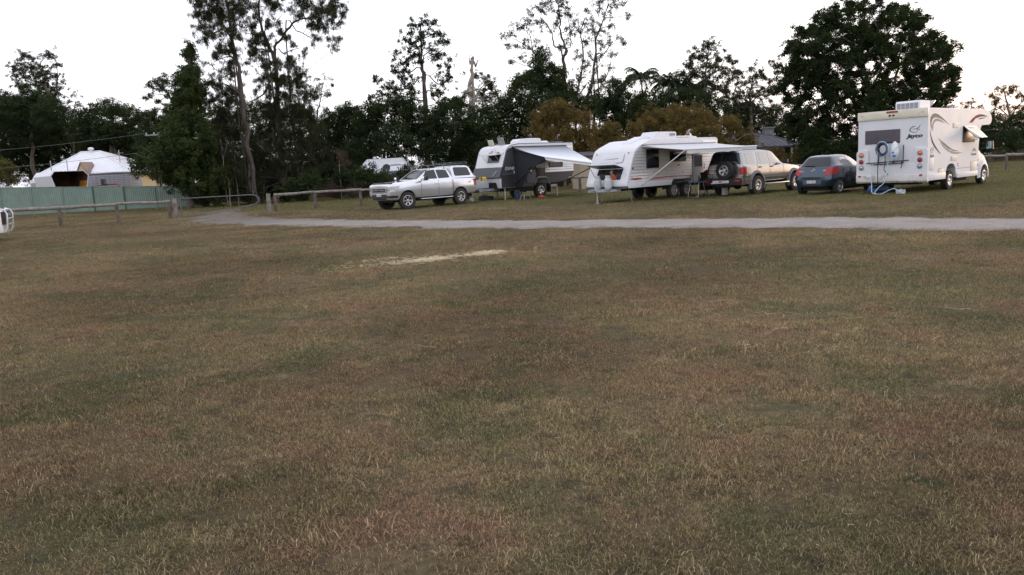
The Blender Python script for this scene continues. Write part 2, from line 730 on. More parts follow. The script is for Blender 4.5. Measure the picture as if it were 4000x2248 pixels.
def scatter(name, zones, tufts, seed, label, cat, keep):
    rg = np.random.default_rng(seed)
    P, S, I = [], [], []
    for (d0, d1, dens, sc) in zones:
        area = 0.86 * (d1 * d1 - d0 * d0) + 4.4 * (d1 - d0)
        n = int(area * dens * 1.05)
        d = np.sqrt(rg.uniform(d0 * d0, d1 * d1, n))
        x = rg.uniform(-1, 1, n) * (0.86 * d + 2.2)
        q = np.stack([x, d, np.zeros(n)], 1)
        k = keep(q, rg)
        q = q[k]
        P.append(q)
        nz = np.array([mnoise.noise(Vector((p[0] * 1.6, p[1] * 1.6, 3.0))) + .5 * mnoise.noise(Vector((p[0] * 5, p[1] * 5, 9.0))) for p in q])
        k2 = nz > -.62 + .2 * rg.normal(size=len(q))
        q, nz = q[k2], nz[k2]
        P[-1] = q
        S.append(sc * rg.uniform(0.65, 1.3, len(q)) * (0.95 + 0.45 * nz))
        ii = rg.integers(0, 5, len(q))
        ii[rg.uniform(0, 1, len(q)) < 0.05 + .2 * (nz > .35)] = 5
        I.append(ii)
    P, S, I = np.concatenate(P), np.concatenate(S), np.concatenate(I)
    o = instancer(name, P, S, I, rg.uniform(0, 6.28, len(P)), tufts)
    return tag(o, label, cat, kind='stuff')


def off_road(q, rg):
    dmin = np.full(len(q), 9.0)
    for p in ROAD_XY[::2]:
        d = np.hypot(q[:, 0] - p[0], q[:, 1] - p[1]) - p[2]
        dmin = np.minimum(dmin, d)
    over = np.clip((q[:, 1] - 30) / 9, 0, .85)
    return (dmin > rg.uniform(-0.45, 0.05, len(q)) * np.where(rg.uniform(0, 1, len(q)) < .15, 2.5, 1)) | (rg.uniform(0, 1, len(q)) < over)


grass = scatter('grass', [(2.2, 6, 115, 1.0), (6, 11, 85, 1.05), (11, 18, 46, 1.2), (18, 30, 20, 1.5), (30, 46, 8, 1.9), (46, 66, 3.5, 2.6)], TUFTS, 5,
                'short dry brown and green mown grass covering the paddock', 'grass', off_road)

# name, label, category, group, style, trunks [(x, y, z, radius)], leaf clumps (x, y, z, radius)
TREES = [
    ('eucalyptus_tree', 'tall open gum tree with layered flat leaf clumps behind the white roofed house', 'tree', 'gum trees', 'euc', [[(-56.71, 100.0, -0.2, 0.444), (-56.71, 100.0, 5.21, 0.355), (-56.04, 100.0, 8.92, 0.323), (-55.34, 100.0, 11.67, 0.258), (-55.26, 100.0, 13.2, 0.194), (-55.73, 100.0, 15.67, 0.129), (-56.18, 100.0, 16.9, 0.097)], [(-55.34, 100.0, -0.2, 0.242), (-55.34, 100.0, 11.67, 0.194), (-54.43, 100.0, 13.77, 0.129), (-54.02, 100.0, 15.58, 0.097)], [(-55.26, 100.0, -0.2, 0.201), (-55.26, 100.0, 13.2, 0.161), (-57.64, 100.0, 15.46, 0.097), (-58.4, 100.0, 16.71, 0.065)]], [(-56.69, 99.01, 18.0, 1.03), (-54.85, 100.17, 18.22, 0.9), (-58.7, 99.51, 16.82, 0.84), (-57.95, 100.39, 17.1, 1.06), (-56.48, 100.47, 16.73, 1.06), (-53.03, 98.36, 16.78, 0.74), (-58.07, 98.16, 15.52, 0.9), (-58.01, 101.27, 15.92, 1.23), (-55.15, 99.09, 15.65, 1.23), (-53.37, 99.0, 15.55, 0.74), (-59.78, 101.87, 15.0, 0.9), (-56.77, 99.89, 14.49, 0.9), (-55.63, 101.27, 14.38, 1.06), (-54.59, 99.91, 13.34, 0.9), (-55.78, 100.52, 14.81, 0.71), (-53.13, 98.68, 14.48, 0.58), (-59.9, 100.51, 17.09, 0.48)]),
    ('broadleaf_tree', 'dark round domed tree below the tall open gum, behind the white roofed house', 'tree', None, 'mass', [[(-53.81, 92.0, -0.2, 0.445), (-53.81, 92.0, 4.72, 0.356), (-53.34, 92.0, 8.43, 0.267), (-53.03, 92.0, 11.25, 0.148)]], [(-53.94, 93.84, 12.53, 1.54), (-54.39, 92.12, 11.33, 1.48), (-52.37, 93.2, 11.65, 1.42), (-53.79, 92.85, 10.5, 2.08), (-50.07, 89.83, 10.11, 1.63), (-50.95, 93.29, 11.24, 0.83), (-55.79, 92.45, 11.15, 1.37), (-55.47, 91.01, 12.09, 0.95), (-55.12, 89.66, 10.63, 1.63), (-50.89, 93.82, 9.98, 1.07), (-55.1, 91.86, 9.37, 2.08), (-53.0, 93.09, 8.75, 2.37), (-51.58, 93.89, 8.42, 1.48), (-58.36, 93.07, 10.17, 1.78), (-50.61, 94.1, 11.0, 0.59)]),
    ('sapling_tree', 'thin wispy tree rising between the domed tree and the broad crowned trees behind the house', 'tree', None, 'wisp', [[(-50.55, 95.0, -0.2, 0.154), (-50.55, 95.0, 8.42, 0.123), (-50.13, 95.0, 10.45, 0.092), (-49.64, 95.0, 11.89, 0.061)]], [(-49.31, 94.89, 12.8, 0.61), (-50.24, 95.3, 12.0, 0.74), (-49.15, 94.94, 11.57, 0.61), (-50.25, 95.44, 11.08, 0.55), (-50.7, 95.38, 11.54, 0.37), (-50.34, 94.6, 10.58, 0.37)]),
    ('broadleaf_tree', 'broad dark green crown with sky gaps close behind the white roofed house', 'tree', None, 'mass', [[(-44.15, 90.0, -0.2, 0.435), (-44.15, 90.0, 3.93, 0.348), (-43.44, 90.0, 7.27, 0.261), (-43.2, 90.0, 9.21, 0.174)], [(-43.44, 90.0, -0.2, 0.254), (-43.44, 90.0, 7.27, 0.203), (-45.49, 90.0, 9.05, 0.116)], [(-43.44, 90.0, -0.2, 0.254), (-43.44, 90.0, 7.27, 0.203), (-40.97, 90.0, 8.82, 0.116)]], [(-45.98, 88.27, 9.11, 1.05), (-45.0, 88.65, 9.63, 1.16), (-45.28, 92.21, 10.53, 1.16), (-42.89, 89.7, 10.42, 1.05), (-42.23, 90.6, 10.15, 1.05), (-40.46, 89.05, 9.43, 0.99), (-39.9, 90.03, 8.93, 0.87), (-46.22, 89.46, 7.81, 1.6), (-44.1, 89.29, 8.25, 1.74), (-42.68, 90.4, 8.09, 1.68), (-40.72, 90.4, 7.71, 1.31), (-48.7, 91.92, 8.76, 0.58), (-44.18, 90.87, 7.06, 1.74), (-46.52, 92.04, 6.93, 1.74), (-42.6, 91.69, 6.72, 1.74)]),
    ('broadleaf_tree', 'narrow upright leafy tree tops between the broad crown and the vine covered tree', 'tree', None, 'mass', [[(-36.89, 84.0, -0.2, 0.237), (-36.89, 84.0, 4.08, 0.19), (-36.53, 84.0, 6.68, 0.135), (-36.37, 84.0, 8.5, 0.081)]], [(-36.29, 84.56, 8.53, 0.6), (-36.77, 84.19, 8.92, 0.49), (-35.85, 83.62, 9.23, 0.38), (-36.85, 84.41, 9.33, 0.27), (-35.83, 84.53, 8.24, 0.68), (-36.69, 84.46, 7.5, 0.98), (-35.63, 84.08, 7.16, 0.98), (-35.42, 84.24, 6.11, 1.35), (-37.03, 83.67, 6.18, 1.08)]),
    ('gum_branchlet_tree', 'leaning gum limb with airy clumps beside the vine covered tree', 'tree', 'gum trees', 'euc', [[(-25.7, 64.0, -0.2, 0.206), (-25.7, 64.0, 4.97, 0.165), (-25.65, 64.0, 7.15, 0.145), (-26.0, 64.0, 8.54, 0.103), (-26.61, 64.0, 9.36, 0.072), (-27.08, 64.0, 9.58, 0.041)]], [(-26.51, 64.4, 9.94, 0.45), (-27.09, 64.09, 9.69, 0.5), (-27.52, 63.74, 8.83, 0.41), (-26.46, 63.48, 9.07, 0.37), (-27.56, 64.42, 9.35, 0.33), (-26.16, 64.59, 10.18, 0.45), (-26.74, 63.51, 8.11, 0.41), (-27.55, 64.36, 7.51, 0.33), (-26.57, 63.89, 7.58, 0.45)]),
    ('vine_covered_tree', 'tall column of a tree wrapped in green vine beside the green steel fence', 'tree', None, 'vine', [[(-22.22, 56.0, -0.2, 0.384), (-22.22, 56.0, 0.29, 0.307), (-21.99, 56.0, 2.94, 0.271), (-21.72, 56.0, 5.9, 0.235), (-21.39, 56.0, 8.46, 0.181), (-21.14, 56.0, 10.83, 0.09)]], [(-20.83, 55.09, 10.91, 0.31), (-20.96, 55.46, 10.58, 0.47), (-21.45, 56.7, 10.23, 0.69), (-21.6, 56.97, 9.53, 0.87), (-20.63, 54.81, 8.8, 0.79), (-21.73, 56.3, 8.82, 0.83), (-20.9, 54.82, 8.23, 1.01), (-20.98, 56.57, 8.16, 0.61), (-21.79, 55.56, 7.84, 1.01), (-21.68, 56.99, 7.62, 1.19), (-22.37, 57.25, 6.89, 1.26), (-21.03, 56.01, 6.56, 0.94), (-23.0, 57.3, 6.3, 1.01), (-21.53, 55.51, 5.77, 1.41), (-20.56, 54.9, 5.35, 0.94), (-22.87, 56.26, 5.27, 1.19), (-21.28, 54.78, 4.7, 1.66), (-20.26, 55.21, 4.4, 0.79), (-22.61, 55.76, 4.19, 1.55), (-21.46, 56.29, 3.62, 1.55), (-23.25, 55.11, 3.87, 1.08), (-23.73, 54.81, 3.2, 0.99), (-25.43, 56.96, 3.57, 0.9), (-25.46, 55.52, 3.12, 0.76), (-24.28, 57.19, 2.7, 1.01), (-23.11, 57.03, 2.82, 1.73), (-21.19, 55.68, 2.37, 1.55), (-20.15, 55.9, 2.84, 0.9), (-20.12, 56.05, 1.96, 0.94), (-23.1, 56.37, 2.11, 0.9), (-21.87, 56.25, 1.42, 1.08), (-20.78, 56.15, 1.19, 0.98)]),
    ('bare_shrub', 'thin bare twigs reaching out of the shrubs beside the green steel fence', 'shrub', None, 'bare', [[(-23.31, 54.5, -0.2, 0.044), (-23.31, 54.5, 1.11, 0.035), (-23.51, 54.5, 3.18, 0.025), (-23.86, 54.5, 3.89, 0.016), (-24.33, 54.5, 4.25, 0.011)], [(-23.51, 54.5, -0.2, 0.022), (-23.51, 54.5, 3.18, 0.018), (-23.68, 54.5, 3.88, 0.012), (-24.13, 54.5, 3.73, 0.009)], [(-23.76, 54.5, -0.2, 0.022), (-23.76, 54.5, 3.2, 0.018), (-24.4, 54.5, 3.66, 0.011), (-24.97, 54.5, 3.94, 0.007)]], []),
    ('casuarina_tree', 'dense topped tall she-oak leaning away from its forked neighbour', 'tree', 'tall she-oaks behind the rail fence', 'casu', [[(-18.24, 58.0, -0.2, 0.328), (-18.24, 58.0, -0.04, 0.262), (-18.33, 58.0, 1.84, 0.243), (-18.43, 58.0, 5.12, 0.225), (-18.46, 58.0, 7.13, 0.206), (-18.5, 58.0, 9.72, 0.178), (-18.76, 58.0, 11.47, 0.15), (-18.82, 58.0, 12.8, 0.122), (-18.88, 58.0, 14.3, 0.094), (-18.95, 58.0, 16.19, 0.056)], [(-18.5, 58.0, -0.2, 0.117), (-18.5, 58.0, 9.72, 0.094), (-19.36, 58.0, 10.59, 0.056), (-19.99, 58.0, 10.63, 0.037)], [(-18.48, 58.0, -0.2, 0.117), (-18.48, 58.0, 8.52, 0.094), (-19.51, 58.0, 9.11, 0.056), (-20.11, 58.0, 8.6, 0.037)], [(-18.41, 58.0, -0.2, 0.117), (-18.41, 58.0, 6.56, 0.094), (-19.37, 58.0, 6.97, 0.056), (-20.28, 58.0, 7.01, 0.037)], [(-18.76, 58.0, -0.2, 0.094), (-18.76, 58.0, 11.47, 0.075), (-17.73, 58.0, 12.34, 0.056), (-16.8, 58.0, 12.64, 0.037)], [(-18.72, 58.0, -0.2, 0.094), (-18.72, 58.0, 11.17, 0.075), (-20.1, 58.0, 12.12, 0.047), (-20.61, 58.0, 12.4, 0.028)]], [(-19.67, 58.38, 14.07, 1.12), (-21.02, 59.41, 13.49, 0.79), (-19.3, 58.02, 12.95, 1.03), (-18.28, 57.78, 13.28, 0.82), (-21.21, 58.7, 12.6, 0.52), (-18.57, 57.16, 11.93, 0.79), (-19.97, 57.36, 11.83, 0.64), (-18.14, 59.53, 14.13, 0.56), (-19.98, 58.07, 15.14, 1.22), (-18.55, 58.15, 15.35, 1.31), (-18.4, 56.44, 16.12, 1.12), (-20.76, 57.73, 14.17, 0.67), (-21.13, 58.26, 13.43, 0.37), (-19.34, 56.46, 10.64, 0.6), (-19.84, 58.37, 10.37, 0.56), (-19.05, 58.42, 10.02, 0.67), (-19.8, 56.59, 8.44, 0.75), (-19.67, 58.41, 8.98, 0.79), (-18.85, 57.89, 10.73, 0.41), (-19.4, 58.57, 7.73, 0.94), (-20.44, 57.53, 7.34, 0.71), (-20.2, 58.66, 6.52, 0.97), (-19.72, 58.76, 5.22, 1.09), (-20.01, 56.47, 4.43, 0.97), (-19.66, 56.59, 3.0, 1.27), (-21.3, 58.56, 2.91, 0.94), (-22.3, 59.48, 2.03, 0.94), (-19.66, 57.2, 1.56, 1.12), (-20.39, 57.86, 5.58, 0.75), (-18.96, 58.3, 6.61, 0.75), (-20.3, 57.42, 9.95, 0.3), (-20.52, 57.56, 11.72, 0.34)]),
    ('casuarina_tree', 'forked she-oak with bare curving limb and feathery foliage beside its dense topped neighbour', 'tree', 'tall she-oaks behind the rail fence', 'casu', [[(-16.83, 61.0, -0.2, 0.419), (-16.83, 61.0, -0.02, 0.335), (-16.9, 61.0, 1.73, 0.315), (-16.95, 61.0, 4.42, 0.275), (-16.85, 61.0, 7.29, 0.236), (-16.82, 61.0, 8.82, 0.216), (-16.73, 61.0, 10.43, 0.197), (-17.1, 61.0, 11.63, 0.148), (-17.52, 61.0, 13.04, 0.128), (-17.56, 61.0, 14.84, 0.108), (-17.48, 61.0, 16.46, 0.059)], [(-16.73, 61.0, -0.2, 0.196), (-16.73, 61.0, 10.43, 0.157), (-16.19, 61.0, 11.8, 0.128), (-15.57, 61.0, 12.63, 0.118), (-15.03, 61.0, 13.12, 0.098), (-14.4, 61.0, 13.36, 0.079), (-13.51, 61.0, 13.37, 0.059), (-12.34, 61.0, 13.49, 0.03)], [(-15.76, 61.0, -0.2, 0.099), (-15.76, 61.0, 12.39, 0.079), (-14.92, 61.0, 12.49, 0.059), (-14.35, 61.0, 12.22, 0.049), (-13.87, 61.0, 11.91, 0.039), (-13.27, 61.0, 11.53, 0.02)], [(-16.73, 61.0, -0.2, 0.099), (-16.73, 61.0, 10.41, 0.079), (-16.0, 61.0, 10.89, 0.059), (-15.4, 61.0, 11.16, 0.043), (-14.82, 61.0, 11.24, 0.024)], [(-16.81, 61.0, -0.2, 0.122), (-16.81, 61.0, 8.75, 0.098), (-17.8, 61.0, 8.05, 0.079), (-18.9, 61.0, 7.54, 0.049)], [(-16.84, 61.0, -0.2, 0.122), (-16.84, 61.0, 7.06, 0.098), (-17.94, 61.0, 6.55, 0.069), (-18.75, 61.0, 6.22, 0.039)], [(-16.81, 61.0, -0.2, 0.122), (-16.81, 61.0, 8.37, 0.098), (-15.58, 61.0, 9.24, 0.059), (-14.8, 61.0, 9.39, 0.039)], [(-17.1, 61.0, -0.2, 0.086), (-17.1, 61.0, 11.63, 0.069), (-17.95, 61.0, 12.31, 0.049), (-18.69, 61.0, 12.54, 0.03)], [(-17.29, 61.0, -0.2, 0.074), (-17.29, 61.0, 12.28, 0.059), (-16.44, 61.0, 13.15, 0.039), (-15.92, 61.0, 13.67, 0.024)]], [(-16.81, 60.33, 14.17, 0.63), (-15.91, 60.53, 14.4, 0.59), (-17.81, 61.34, 13.79, 0.51), (-16.54, 60.28, 12.89, 0.55), (-14.84, 60.56, 14.29, 0.67), (-14.22, 61.98, 14.28, 0.71), (-12.55, 59.3, 13.58, 0.91), (-12.01, 61.25, 14.07, 0.75), (-13.35, 61.85, 13.29, 0.71), (-12.09, 60.32, 12.99, 0.59), (-11.21, 60.0, 13.29, 0.47), (-13.9, 62.09, 12.1, 0.39), (-12.12, 60.06, 11.51, 0.51), (-11.71, 59.87, 11.1, 0.35), (-14.6, 60.77, 10.97, 0.35), (-15.56, 61.71, 11.94, 0.39), (-15.31, 59.57, 10.37, 0.31), (-15.86, 60.36, 12.43, 0.51), (-17.6, 60.4, 12.02, 0.83), (-18.47, 62.2, 11.26, 0.91), (-17.18, 60.78, 10.19, 0.79), (-16.05, 62.28, 9.94, 0.79), (-16.05, 59.81, 8.8, 0.91), (-15.12, 60.41, 8.82, 0.87), (-14.83, 61.54, 9.49, 0.35), (-17.97, 62.39, 8.95, 0.83), (-16.37, 60.82, 7.4, 1.1), (-14.91, 60.01, 7.48, 0.98), (-14.01, 59.64, 7.69, 0.71), (-17.75, 61.11, 6.93, 0.98), (-15.78, 59.89, 5.85, 1.3), (-14.96, 62.1, 6.38, 0.98), (-18.08, 62.22, 5.29, 1.14), (-15.16, 59.86, 4.33, 1.3), (-16.84, 60.2, 3.63, 1.34), (-14.48, 62.11, 4.71, 1.02), (-15.14, 61.51, 2.8, 1.22), (-17.15, 62.1, 1.93, 1.18), (-18.13, 60.44, 2.95, 1.06), (-18.96, 59.67, 3.73, 1.06), (-19.5, 60.25, 2.07, 1.02), (-14.06, 62.06, 3.14, 0.98), (-14.6, 60.18, 15.42, 0.98), (-16.5, 60.45, 15.75, 0.98), (-13.06, 60.7, 15.28, 1.08), (-18.11, 60.71, 12.64, 0.51), (-12.73, 60.67, 12.54, 0.43), (-14.17, 62.51, 13.02, 0.39), (-14.49, 59.76, 13.37, 0.43)]),
    ('broadleaf_tree', 'dark leafy tree filling in behind the two she-oaks', 'tree', None, 'mass', [[(-22.94, 74.0, -0.2, 0.269), (-22.94, 74.0, 0.48, 0.215), (-22.57, 74.0, 4.2, 0.143), (-22.28, 74.0, 7.18, 0.095)]], [(-24.87, 71.42, 7.16, 0.95), (-24.84, 76.3, 7.92, 0.86), (-23.04, 75.98, 8.04, 0.95), (-21.6, 76.53, 7.29, 1.05), (-19.12, 73.66, 7.45, 0.95), (-18.42, 76.34, 7.12, 1.05), (-17.26, 76.22, 6.34, 0.95), (-25.71, 72.55, 5.24, 1.34), (-24.49, 75.28, 5.73, 1.43), (-22.51, 75.75, 5.41, 1.43), (-20.14, 74.85, 5.02, 1.43), (-17.85, 74.1, 4.65, 1.34), (-25.82, 72.9, 3.2, 1.43), (-23.57, 73.17, 3.31, 1.43), (-21.1, 72.58, 2.95, 1.43), (-18.61, 71.75, 2.59, 1.43), (-17.4, 74.46, 2.77, 1.29), (-26.61, 72.89, 4.38, 1.19), (-25.99, 75.61, 1.55, 1.19), (-22.12, 71.63, 1.42, 1.19), (-20.86, 76.1, 1.03, 1.19), (-18.41, 75.01, 0.92, 1.1), (-16.92, 76.2, 4.66, 1.1)]),
    ('sapling_tree', 'reddish thin crown poking out behind the forked she-oak', 'tree', None, 'wisp', [[(-17.18, 75.0, -0.2, 0.121), (-17.18, 75.0, 6.74, 0.097), (-16.78, 75.0, 8.58, 0.073), (-16.36, 75.0, 10.17, 0.048)]], [(-16.73, 75.4, 10.23, 0.58), (-16.02, 75.4, 9.68, 0.58), (-16.27, 75.08, 10.58, 0.48), (-16.87, 74.51, 9.46, 0.48), (-15.84, 75.25, 9.13, 0.39), (-15.42, 74.67, 9.86, 0.24)]),
    ('broadleaf_tree', 'dark bushy tree next to the forked she-oak', 'tree', None, 'mass', [[(-15.38, 72.0, -0.2, 0.29), (-15.38, 72.0, 0.83, 0.232), (-15.01, 72.0, 4.67, 0.163), (-14.7, 72.0, 6.67, 0.093)]], [(-15.03, 71.62, 6.66, 1.07), (-14.22, 72.31, 7.22, 0.84), (-13.43, 72.05, 7.28, 0.79), (-15.62, 71.83, 5.59, 1.3), (-14.35, 72.84, 5.57, 1.53), (-15.4, 72.22, 3.79, 1.53), (-13.7, 71.69, 3.69, 1.53), (-16.27, 71.52, 2.02, 1.39), (-14.99, 72.7, 1.72, 1.53), (-12.93, 71.96, 5.46, 1.07), (-13.32, 72.54, 1.86, 1.25)]),
    ('broadleaf_tree', 'wide dark leafy mass below the tall pine like tree', 'tree', None, 'mass', [[(-10.66, 70.0, -0.2, 0.283), (-10.66, 70.0, 1.3, 0.226), (-10.32, 70.0, 4.36, 0.181), (-10.28, 70.0, 6.32, 0.09)], [(-10.32, 70.0, -0.2, 0.141), (-10.32, 70.0, 4.36, 0.113), (-11.66, 70.0, 5.74, 0.068)]], [(-11.95, 69.42, 6.37, 0.99), (-10.91, 68.81, 7.09, 0.81), (-10.21, 70.14, 7.52, 0.81), (-9.24, 71.24, 7.77, 0.86), (-7.84, 68.71, 7.39, 0.86), (-10.92, 71.15, 6.2, 1.35), (-9.17, 71.66, 6.36, 1.49), (-7.32, 71.2, 6.24, 1.35), (-11.97, 71.27, 4.49, 1.58), (-9.5, 68.06, 4.26, 1.72), (-7.81, 70.51, 4.47, 1.72), (-12.14, 71.42, 2.71, 1.35), (-9.0, 68.23, 2.53, 1.13), (-12.55, 69.1, 3.58, 1.22), (-6.03, 69.09, 5.83, 1.13)]),
    ('broadleaf_tree', 'dense dark tree crown next to the pale dead trunk, behind the dark caravan', 'tree', None, 'mass', [[(-4.86, 70.0, -0.2, 0.254), (-4.86, 70.0, 1.0, 0.203), (-4.56, 70.0, 4.07, 0.158), (-4.31, 70.0, 6.23, 0.09)]], [(-5.39, 70.07, 6.73, 0.9), (-4.46, 69.8, 7.09, 0.81), (-3.69, 69.93, 7.28, 0.72), (-6.0, 70.71, 5.05, 1.49), (-3.85, 68.72, 5.27, 1.49), (-5.06, 68.85, 3.62, 1.49), (-2.97, 69.04, 5.67, 1.13), (-3.3, 69.03, 3.75, 1.49), (-6.4, 68.89, 3.26, 1.22), (-4.41, 71.22, 2.31, 1.13), (-2.26, 70.91, 3.98, 1.35)]),
    ('pine_tree', 'tall round topped tree with bare dark lower trunk and open crown', 'tree', None, 'pine', [[(-7.35, 76.0, -0.2, 0.276), (-7.35, 76.0, 3.45, 0.221), (-7.23, 76.0, 7.37, 0.208), (-7.16, 76.0, 10.43, 0.184), (-7.29, 76.0, 11.61, 0.159), (-7.25, 76.0, 13.27, 0.123), (-7.09, 76.0, 15.32, 0.074)], [(-7.18, 76.0, -0.2, 0.122), (-7.18, 76.0, 9.8, 0.098), (-8.56, 76.0, 9.52, 0.074), (-10.25, 76.0, 9.26, 0.049), (-11.73, 76.0, 8.75, 0.029)], [(-7.18, 76.0, -0.2, 0.122), (-7.18, 76.0, 10.5, 0.098), (-8.46, 76.0, 10.91, 0.074), (-9.27, 76.0, 11.3, 0.039)], [(-7.16, 76.0, -0.2, 0.122), (-7.16, 76.0, 10.03, 0.098), (-5.92, 76.0, 9.74, 0.074), (-4.95, 76.0, 9.92, 0.044)], [(-7.24, 76.0, -0.2, 0.122), (-7.24, 76.0, 11.43, 0.098), (-5.98, 76.0, 12.4, 0.074), (-5.11, 76.0, 12.93, 0.039)], [(-7.28, 76.0, -0.2, 0.107), (-7.28, 76.0, 11.89, 0.086), (-8.32, 76.0, 12.86, 0.059), (-8.73, 76.0, 13.8, 0.032)], [(-7.14, 76.0, -0.2, 0.107), (-7.14, 76.0, 8.63, 0.086), (-5.99, 76.0, 8.57, 0.059), (-4.81, 76.0, 8.4, 0.032)]], [(-6.96, 74.76, 15.23, 0.54), (-7.92, 76.01, 15.22, 0.61), (-5.99, 75.45, 15.03, 0.61), (-8.38, 75.44, 14.38, 0.64), (-7.22, 75.55, 14.38, 0.74), (-5.89, 76.44, 14.42, 0.69), (-5.4, 76.26, 13.56, 0.64), (-8.23, 75.58, 13.48, 0.74), (-6.77, 75.07, 13.33, 0.83), (-4.88, 75.49, 13.35, 0.49), (-9.15, 74.87, 12.52, 0.64), (-9.77, 76.17, 12.92, 0.34), (-7.94, 76.65, 12.59, 0.83), (-6.19, 75.64, 12.36, 0.83), (-4.9, 74.74, 12.17, 0.64), (-9.52, 75.04, 11.65, 0.64), (-8.61, 75.62, 11.49, 0.74), (-7.47, 76.31, 11.94, 0.59), (-5.57, 76.85, 11.68, 0.64), (-9.38, 75.64, 10.8, 0.74), (-8.59, 76.9, 10.72, 0.74), (-9.06, 76.37, 9.93, 0.78), (-9.95, 75.79, 9.74, 0.78), (-11.32, 75.62, 10.2, 0.44), (-10.95, 75.99, 9.48, 0.69), (-12.05, 76.61, 8.94, 0.69), (-5.1, 75.76, 10.36, 0.78), (-5.74, 76.58, 9.55, 0.78), (-4.69, 75.88, 10.13, 0.54), (-6.04, 75.24, 8.69, 0.64), (-5.26, 76.11, 8.26, 0.78), (-4.31, 76.59, 8.54, 0.64), (-11.4, 74.71, 10.34, 0.34), (-8.07, 75.77, 9.36, 0.59), (-10.02, 75.78, 8.76, 0.74), (-8.76, 77.14, 8.7, 0.74), (-9.36, 77.31, 14.04, 0.39), (-4.72, 75.62, 11.21, 0.39)]),
    ('dead_tree', 'bare pale grey dead trunk with broken stubs standing above the bushes', 'tree', None, 'dead', [[(-3.71, 88.0, -0.2, 0.39), (-3.71, 88.0, 7.06, 0.312), (-3.35, 88.0, 9.49, 0.284), (-3.11, 88.0, 11.56, 0.255), (-3.03, 88.0, 12.44, 0.227)], [(-3.04, 88.0, -0.2, 0.249), (-3.04, 88.0, 12.38, 0.199), (-2.94, 88.0, 13.1, 0.199), (-2.85, 88.0, 13.66, 0.185)], [(-3.04, 88.0, -0.2, 0.143), (-3.04, 88.0, 12.38, 0.114), (-3.26, 88.0, 12.85, 0.085), (-3.25, 88.0, 13.52, 0.062), (-3.02, 88.0, 14.09, 0.028)], [(-3.01, 88.0, -0.2, 0.177), (-3.01, 88.0, 12.3, 0.142), (-2.66, 88.0, 12.63, 0.128), (-2.54, 88.0, 12.95, 0.114), (-2.35, 88.0, 13.37, 0.085)], [(-3.21, 88.0, -0.2, 0.213), (-3.21, 88.0, 8.07, 0.17), (-2.74, 88.0, 9.46, 0.142), (-2.48, 88.0, 10.12, 0.099), (-1.9, 88.0, 10.63, 0.068), (-1.1, 88.0, 10.94, 0.028)], [(-2.74, 88.0, -0.2, 0.106), (-2.74, 88.0, 9.46, 0.085), (-2.12, 88.0, 9.1, 0.057), (-1.56, 88.0, 9.26, 0.028)]], []),
    ('eucalyptus_tree', 'small loose gum crown close behind the pale dead trunk', 'tree', 'gum trees', 'euc', [[(-2.56, 94.0, -0.2, 0.227), (-2.56, 94.0, 7.07, 0.182), (-2.28, 94.0, 9.38, 0.152), (-1.89, 94.0, 11.1, 0.091)]], [(-2.88, 94.94, 12.4, 0.61), (-2.05, 94.69, 12.1, 0.85), (-1.13, 93.44, 11.29, 0.79), (-1.75, 93.92, 10.79, 0.97), (-0.73, 93.11, 10.32, 0.79), (-3.61, 94.74, 10.91, 0.61), (-2.7, 94.38, 9.96, 1.03), (-4.34, 94.92, 10.38, 0.67), (-1.69, 94.69, 9.56, 0.91), (-0.5, 94.4, 9.47, 0.73)]),
